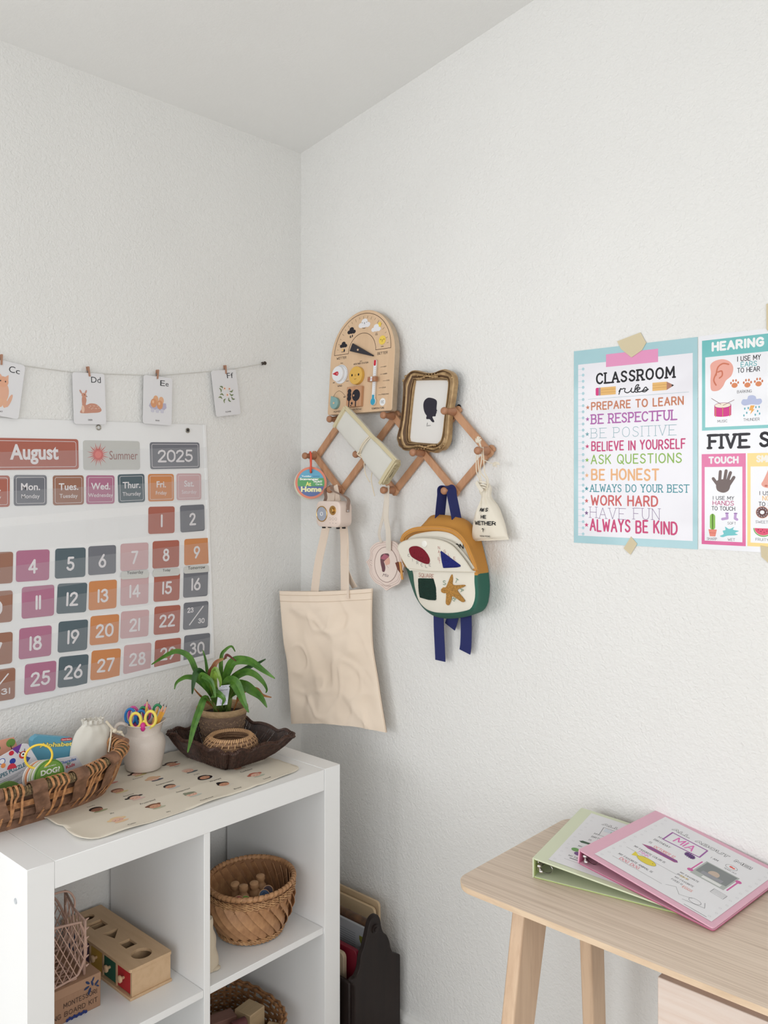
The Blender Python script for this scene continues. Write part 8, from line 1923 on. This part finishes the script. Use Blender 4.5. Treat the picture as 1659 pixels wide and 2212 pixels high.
# ============================================================ LOWER RIGHT CELL: WICKER BASKET WITH BLOCKS
FZ_ = T
lb_ = thing('wicker_block_basket', 'oval wicker basket of wooden blocks in the lower right compartment', 'basket', (.205, -.215, FZ_))
m_wk = M('honey_wicker', (168, 122, 80), .5, var=(90, (126, 84, 52), .9))
def lbp(a, t, off=0): n = 2.6; ex = lambda q: abs(q) ** (2 / n) * (1 if q >= 0 else -1); return Vector(((.116 + .030 * t + off) * ex(cos(a)), (.094 + .030 * t + off) * ex(sin(a)), .003 + .125 * t))
wv = MB()
for k in range(16):
    t = .03 + k * .058
    wv.tube([lbp(a, t, .0022 * sin(20 * a + pi * k)) for a in [2 * pi * i / 120 for i in range(120)]], .0030, m_wk, 5, closed=True)
o = wv.build('weavers', lb_, smooth=60); o['kind'] = 'stuff'
sk_ = MB()
for k in range(44): a = 2 * pi * k / 44; sk_.ribbon([lbp(a, t) for t in (0, .3, .6, .97)], .006, .0025, (-sin(a), cos(a), 0), m_wk)
o = sk_.build('stakes', lb_, smooth=60); o['kind'] = 'stuff'
for dz, of in ((1.0, 0), (1.05, .003), (1.03, -.004)): MB().tube([lbp(a, dz, of + .0016 * sin(30 * a + dz * 90)) + Vector((0, 0, .0016 * cos(30 * a))) for a in [2 * pi * i / 180 for i in range(180)]], .0036, m_wk, 6, closed=True).build('rim_rod', lb_, smooth=60)
MB().prism([(lbp(a, 0).x, lbp(a, 0).y) for a in [2 * pi * i / 40 for i in range(40)]], .001, .005, m_wk).build('base', lb_)
def block(name, label, x, y, z, dims, rz, c, shape='box', rx=0):
    t = thing(name, label, 'toy block', (x, y, z), (rx, 0, rz), 'wooden blocks in the wicker basket'); m = M('block_%d_%d_%d' % c, c, .6, grain=(60, 8, 60, tuple(int(q * .86) for q in c), .5))
    if shape == 'box': MB().box((0, 0, dims[2] / 2), dims, m).build('block_body', t, bevel=.0015)
    else: MB().tube([(-dims[0] / 2, 0, dims[1] / 2), (dims[0] / 2, 0, dims[1] / 2)], dims[1] / 2, m, 24).build('block_body', t, bevel=.001)
block('cube_block', 'pale wooden cube standing highest in the wicker basket', .245, -.168, .150, (.052, .052, .052), .15, (190, 164, 128))
block('plank_block', 'brownish pink wooden plank across the wicker basket', .205, -.255, .170, (.038, .120, .024), -.25, (142, 104, 92))
block('dowel_block', 'dark red upright wooden dowel in the wicker basket', .275, -.225, .185, (.036, .026, .02), 1.4, (96, 50, 50), 'cyl')
block('round_plank_block', 'pale round-edged block at the back left of the wicker basket', .140, -.268, .185, (.030, .090, .022), -.15, (170, 144, 118))
block('front_block', 'pale wooden block at the front left of the wicker basket', .300, -.240, .160, (.050, .060, .026), .3, (186, 160, 126))
block('arch_block', 'pale notched block at the front right of the wicker basket', .300, -.150, .135, (.030, .060, .028), .5, (188, 160, 124))
pl = MB()
for k in range(16): pl.box((rn.uniform(-.08, .08), rn.uniform(-.07, .07), .045 + rn.uniform(0, .035)), (.05, .04, .03), M('block_fill', (150, 122, 96), .7), Matrix.Rotation(rn.uniform(0, 3), 3, 'Z'))
o = pl.build('lower_blocks', lb_); o['kind'] = 'stuff'

# ============================================================ MAGAZINE RACK (between shelf and right wall)
mr = thing('magazine_rack', 'dark brown wooden magazine rack between the shelf and the right wall', 'magazine rack', (.25, .115, 0))
m_wal = M('dark_walnut', (38, 28, 25), .5, grain=(30, 30, 5, (24, 18, 17), .7), spec=.3); m_brz = M('brown_bar', (96, 66, 42), .35, var=(30, (60, 42, 30), .9))
pp_ = [(.030, 0), (.030, .20), (.028, .235), (.020, .246), (.022, .254), (.036, .256), (.047, .272), (.053, .300), (.064, .318), (.074, .345), (.080, .362), (.088, .377), (.100, .383), (.113, .381), (.122, .368), (.127, .345), (.135, .328), (.148, .315), (.158, .295), (.162, .279), (.172, .262), (.183, .254), (.199, .245), (.200, .236), (.200, 0)]
pp_ = [pp_[0], pp_[1]] + cat2(pp_[2:-2], 3, False) + pp_[-2:]
for x in (.398, .075): MB().prism([(y - .115, z) for y, z in pp_], x - .25, x - .25 + .015, m_wal, f=lambda y, z, x_: (x_, y, z)).build('end_panel', mr, bevel=.002)
hb_ = MB().tube([(.090 - .25, -.013, .355), (.398 - .25, -.013, .355)], .0105, m_brz, 16).build('handle_bar', mr, smooth=60)
wsh = MB(); wsh.lathe([(.011, 0), (.011, .003), (.006, .004), (.006, .007), (.001, .0075)], m_wal, 20); o = wsh.build('bar_end', mr); o.location = (.163, -.013, .350); o.rotation_euler = (0, radians(90), 0)
MB().bb(-.16, .148, -.090, -.078, .030, .238, m_wal).build('front_rail_panel', mr, bevel=.004); MB().bb(-.16, .148, .070, .080, .02, .22, m_wal).build('rear_panel', mr); MB().bb(-.16, .148, -.078, .070, .02, .032, m_wal).build('bottom', mr)
def book(label, x0, x1, y, z1, t, c, nm='book', lean=0):
    b = thing(nm, label, 'book', ((x0 + x1) / 2, y, .0325), (lean, 0, 0)); h = z1 - .0325
    MB().prism(rrect(-(x1 - x0) / 2, 0, (x1 - x0) / 2, h, .012, 4), -t / 2, t / 2, M('book_%d_%d_%d' % c, c, .45), f=lambda x, z, y_: (x, y_, z)).build('cover', b, bevel=.001); return b, (x1 - x0) / 2, h
b, hw_, h = book('pale wooden puzzle board behind the rack handle', .10, .345, .176, .352, .008, (206, 180, 144), 'puzzle_board')
b2_, _, _ = book('second pale wooden puzzle board nearest the wall', .10, .350, .188, .366, .007, (198, 172, 138), 'puzzle_board')
pr = Print(0, .0001)
for x, r in ((.030, .017), (.052, .015), (.095, .014)): pr.ell(x, h - .052, r, r * 1.15, (120, 84, 66)); pr.ell(x + .003, h - .056, r * .6, r * .7, (142, 50, 56))
pr.mb.v = [(u, -.0045 - z, v) for u, v, z in pr.mb.v]; pr.build('cut_out_shapes', b)
b, hw_, h = book('book with a grey printed back cover in the dark rack', .14, .386, .128, .322, .010, (178, 180, 184))
pr = Print(0, .0001)
for k in range(16): pr.rect(-.08, h - .025 - k * .006, .060, h - .0235 - k * .006, (132, 134, 140))
for k in range(5): pr.rect(.072, h - .055 - k * .009, .110, h - .0535 - k * .009, (120, 122, 128))
pr.poly([(.074, h - .024), (.086, h - .024), (.086, h - .034), (.080, h - .044), (.074, h - .034)], (120, 120, 50)); 
for k in range(6): pr.rect(.094 + k * .004, h - .035, .0965 + k * .004, h - .022 - (k % 2) * .003, (24, 24, 26))
pr.rect(-.12, .02, .120, h - .115, (128, 116, 104)); pr.text('SAFE', .05, h - .165, .112, h - .145, c=(170, 40, 50), bold=.03)
pr.mb.v = [(u, -.0055 - z, v) for u, v, z in pr.mb.v]; pr.build('printed_back', b)
b, hw_, h = book('glossy dark red book in the dark rack', .16, .372, .083, .286, .012, (128, 24, 44)); b, hw_, h = book('cream edged board book in front of the red one', .12, .345, .062, .278, .012, (196, 176, 148))

# ============================================================ DESK
dk = thing('wooden_desk', 'light ash wooden desk with tapered legs against the right wall', 'desk', (1.5, 0, 0))
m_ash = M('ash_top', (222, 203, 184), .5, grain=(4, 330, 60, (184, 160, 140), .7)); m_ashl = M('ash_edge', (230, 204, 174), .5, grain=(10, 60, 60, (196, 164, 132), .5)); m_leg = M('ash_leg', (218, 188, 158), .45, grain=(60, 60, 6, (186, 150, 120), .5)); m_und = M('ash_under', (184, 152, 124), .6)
X0, X1, Y0, Y1, ZT = .913, 2.25, -.222, .214, .74
tp_ = rrect(X0, Y0, X1, Y1, .045, 10); tp_ = [p for p in tp_]
lp_ = lambda z, s: [(1.58 + (p[0] - 1.58) * (1 - s / .66) - 1.5, (p[1] + .004) * (1 - s / .218) - .004, z) for p in tp_]
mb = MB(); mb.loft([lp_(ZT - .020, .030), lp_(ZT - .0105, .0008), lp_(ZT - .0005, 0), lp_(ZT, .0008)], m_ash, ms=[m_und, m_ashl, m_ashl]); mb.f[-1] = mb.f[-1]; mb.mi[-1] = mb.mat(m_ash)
mb.build('desk_top', dk, smooth=30)
def leg(x, yt, yb, wt, wb, th, lean_x=0.0):
    def q(t): w = wb + (wt - wb) * t; y = yb + (yt - yb) * t; xx = x + lean_x * (1 - t); z = .001 + (.719) * t; return [(xx - 1.5, y, z), (xx + th - 1.5, y, z), (xx + th - 1.5, y + w, z), (xx - 1.5, y + w, z)]
    MB().loft([q(0), q(1)], m_leg).build('leg', dk, bevel=.004, seg=3)
leg(1.008, -.155, -.292, .092, .050, .027); leg(1.010, .070, .120, .060, .045, .027)
leg(2.10, -.155, -.292, .080, .050, .027); leg(2.10, .055, .120, .066, .045, .027)
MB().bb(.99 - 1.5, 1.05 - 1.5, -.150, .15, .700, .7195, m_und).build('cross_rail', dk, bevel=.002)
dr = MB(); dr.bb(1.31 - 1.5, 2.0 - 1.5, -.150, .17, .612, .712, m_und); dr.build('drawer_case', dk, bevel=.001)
df = MB().bb(1.297 - 1.5, 2.013 - 1.5, -.170, -.1505, .600, .690, M('birch_front', (228, 212, 200), .5, grain=(6, 60, 90, (212, 184, 166), .5))).build('drawer', dk, bevel=.0015)

# ============================================================ BINDERS
def binder(name, label, o0, U, V, thk, spine_len, col, coll, page_fn, open_h):
    """wedge shaped ring binder: o0 = lower spine corner (near end), U = direction across the cover, V = along the spine"""
    U, V = Vector(U).normalized(), Vector(V).normalized(); V = (V - U * V.dot(U)).normalized(); Nn = U.cross(V).normalized()
    r = thing(name, label, 'binder', o0); M4 = Matrix((( *[U.x, V.x, Nn.x], o0[0]), (U.y, V.y, Nn.y, o0[1]), (U.z, V.z, Nn.z, o0[2]), (0, 0, 0, 1))); r.matrix_world = M4
    w, h, t = .268, spine_len, .0028
    m = M(col[0], col[1], .35, bump=(500, .05, .0005)); mi_ = M(coll[0], coll[1], .4)
    MB().prism(rrect(0, 0, w, h, .005, 3), 0, t, m, mi_).build('back_cover', r, bevel=.0008)
    MB().bb(-.0016, .0012, .0005, h - .0005, .0, thk, m).build('spine', r, bevel=.0008)
    a = math.asin((thk - open_h) / w)
    cv = MB(); cv.prism(rrect(0, 0, w, h, .005, 3), -t, 0, m, m); cv.v = [(x * cos(a) + z * sin(a), y, thk + z * cos(a) - x * sin(a)) for x, y, z in cv.v]; cvo = cv.build('front_cover', r, bevel=.0008)
    MB().bb(.0013, .0022, .002, h - .002, .003, thk - .003, mi_).build('spine_lining', r)
    mt = M('ring_metal', (206, 202, 200), .18, 1); MB().bb(.0025, .007, .012, h - .012, thk * .5 - .009, thk * .5 + .009, mt).build('ring_plate', r, bevel=.001)
    for yy in (.018, h / 2, h - .018):
        MB().tube([(.0050 + (.0135 * (1 - cos(b_))), yy, thk * .42 + .0095 * sin(b_)) for b_ in [2 * pi * i / 24 for i in range(24)]], .0011, mt, 6, closed=True).build('ring', r, smooth=60)
    lv = MB(); lv.ball((.009, .010, thk * .5 + .003), .0058, mt, 10, (1, 1.3, .8)); lv.ball((.014, .006, thk * .5 - .005), .0048, mt, 10, (1.1, 1.2, .8)); lv.tube([(.006, .014, thk * .5), (.013, .004, thk * .5 - .004)], .0032, mt, 8); lv.build('ring_lever', r, smooth=60)
    pr = Print(.0004, .00006); page_fn(pr); L_ = pr.mb.v; pr.mb.v = [(x * cos(a) + z * sin(a), y, thk + z * cos(a) - x * sin(a)) for x, y, z in L_]; pr.build('printed_page', cvo); return r
PGW = (230, 229, 231)
def word(pr, t, x, y, h, c=(70, 66, 72), k=.76, th=.10):
    t = t.upper(); n = sum(GL[ch][0] + (1.3 if ch != ' ' else .8) for ch in t); pr.strokes(t, x, y, x + n * h / 6 * k, y + h, c, th)
def outline_text(pr, t, x0, y0, x1, y1):
    e = .0005; pr.strokes(t, x0 - e, y0 - e, x1 + e, y1 + e, (104, 102, 106), .30); pr.strokes(t, x0 + e * .8, y0 + e * .8, x1 - e * .8, y1 - e * .8, (236, 235, 236), .17)
def page(pr, hl, vivid):
    G = (90, 86, 92)
    pr.rect(.025, .014, .2575, hl - .014, PGW)
    for k in range(13):
        for x in (.034, .248): pr.ring(x + .003 * (k % 2), .026 + k * .0195, .0022, .0004, (190, 188, 192), 10)
    outline_text(pr, 'ALL', .060, .238, .098, .250); outline_text(pr, 'ABOUT', .110, .2385, .178, .2505); outline_text(pr, 'ME!', .190, .239, .223, .251)
    word(pr, 'My', .060, .183, .0075); word(pr, 'Birthday', .060, .166, .0075); word(pr, 'is', .060, .148, .007)
    word(pr, 'My Favorite Color is', .052, .107, .0068, k=.66); word(pr, 'My Favorite Animal is', .050, .055, .0068, k=.70)
    pr.line([(.045, .093), (.150, .093)], .0006, G); pr.line([(.048, .040), (.150, .040)], .0006, G); pr.line([(.205, .019), (.246, .019)], .0010, G)
    word(pr, 'I am', .158, .208, .007); word(pr, 'My Favorite', .150, .104, .0058); word(pr, 'Book is', .150, .094, .0058); word(pr, 'My Favorite', .152, .081, .0058); word(pr, 'Food is', .152, .069, .0058)
    pr.ring(.198, .213, .011, .0007, G, 20, .0085); word(pr, 'years old', .190, .197, .0045)
    for k in range(5): pr.line([(.213, .098 + .004 * k), (.238, .096 + .004 * k)], .0006, G)
    pr.line([(.213, .098), (.213, .114), (.238, .112), (.238, .096)], .0006, G)
    bx_ = [(.0675, .2285), (.142, .2285), (.145, .190), (.070, .186)]
    if vivid:
        PU = (156, 92, 160); pr.line(bx_, .0030, PU, closed=True); pr.strokes('MIA', .084, .196, .126, .222, (222, 110, 180), .1, jit=.4)
        pr.poly([(.0556, .131), (.072, .126), (.1264, .128), (.1312, .133), (.1264, .139), (.072, .139)], (160, 84, 130)); pr.line([(.072, .1325), (.128, .134)], .003, (120, 80, 150))
        for j in range(14): a = j * .45; pr.line([(.1317 + .010 * cos(a), .178 + .008 * sin(a)), (.1317 - .010 * cos(a + .4), .178 - .008 * sin(a))], .0022, (96, 56, 120))
        word(pr, 'October 12', .074, .141, .009, (226, 110, 110), .66, .1); word(pr, 'Pink', .068, .096, .010, (224, 130, 200), .8, .1); word(pr, 'Dog Dog', .060, .042, .010, (216, 90, 110), .7, .1); word(pr, 'Eggs', .176, .064, .008, (220, 110, 90), .7, .1)
        pr.ell(.094, .083, .019, .0105, (226, 206, 70)); pr.poly([(.079, .084), (.064, .094), (.066, .076)], (226, 206, 70)); pr.ell(.106, .085, .001, .001, (60, 60, 40), 8); pr.line(circ(.094, .083, .019, .0105, 20), .0005, (130, 120, 60), closed=True)
        pr.rect(.160, .124, .225, .190, (176, 180, 176)); pr.rect(.163, .140, .222, .187, (132, 136, 136)); pr.ell(.190, .158, .010, .012, (196, 176, 160)); pr.rect(.172, .140, .212, .152, (150, 150, 156)); pr.rect(.180, .128, .216, .137, (224, 224, 222))
        for x in (.156, .229): pr.line([(x, .130), (x, .180)], .0028, (206, 100, 160)); pr.ell(x, .176 if x > .2 else .133, .0055, .0055, (206, 100, 160))
        pr.ell(.197, .214, .0035, .003, (230, 90, 80)); pr.ell(.202, .213, .003, .003, (230, 120, 110))
        word(pr, 'Book', .156, .094, .006, (236, 206, 110), .7)
    else:
        pr.line(bx_, .0012, (130, 130, 134), closed=True); pr.rect(.072, .210, .140, .226, (214, 220, 228)); pr.line([(.088, .216), (.088, .198), (.098, .198)], .004, (110, 190, 140))
        pr.poly([(.047, .132), (.052, .138), (.078, .138), (.082, .132), (.052, .127)], (70, 100, 76)); pr.line([(.047, .132), (.080, .136)], .0018, (40, 60, 44)); pr.ell(.053, .090, .008, .008, (110, 160, 90)); pr.ell(.063, .077, .008, .008, (110, 70, 130)); pr.ell(.073, .086, .006, .006, (190, 90, 150)); pr.poly([(.055, .051), (.115, .052), (.115, .049), (.055, .048)], (120, 120, 126))
    pr.line([(.155, .045), (.170, .055), (.185, .038), (.205, .048)], .0006, G); pr.line(circ(.212, .044, .011, .008, 12), .0006, G, closed=True); pr.line([(.195, .030), (.232, .040), (.225, .055)], .0006, G)
Ug = Vector((.98, .2, 0)).normalized(); Vg = Vector((-.2, .98, 0))
binder('ring_binder', 'pale green ring binder lying flat on the desk under the pink one', (1.0185, -.104, .7405), Ug, Vg, .0375, .2925, ('green_vinyl', (214, 220, 190)), ('green_lining', (170, 186, 120)), lambda pr: page(pr, .2925, False), .0065)
b0 = Vector((1.0830, -.050, .7688)); e0 = Vector((1.3480, -.071, .7425)); Up = (e0 - b0)
binder('ring_binder', 'pink ring binder resting tilted across the green one', b0, Up, Vector((.085, .996, 0)), .0275, .289, ('pink_vinyl', (224, 172, 190)), ('pink_lining', (178, 92, 122)), lambda pr: page(pr, .289, True), .0062)
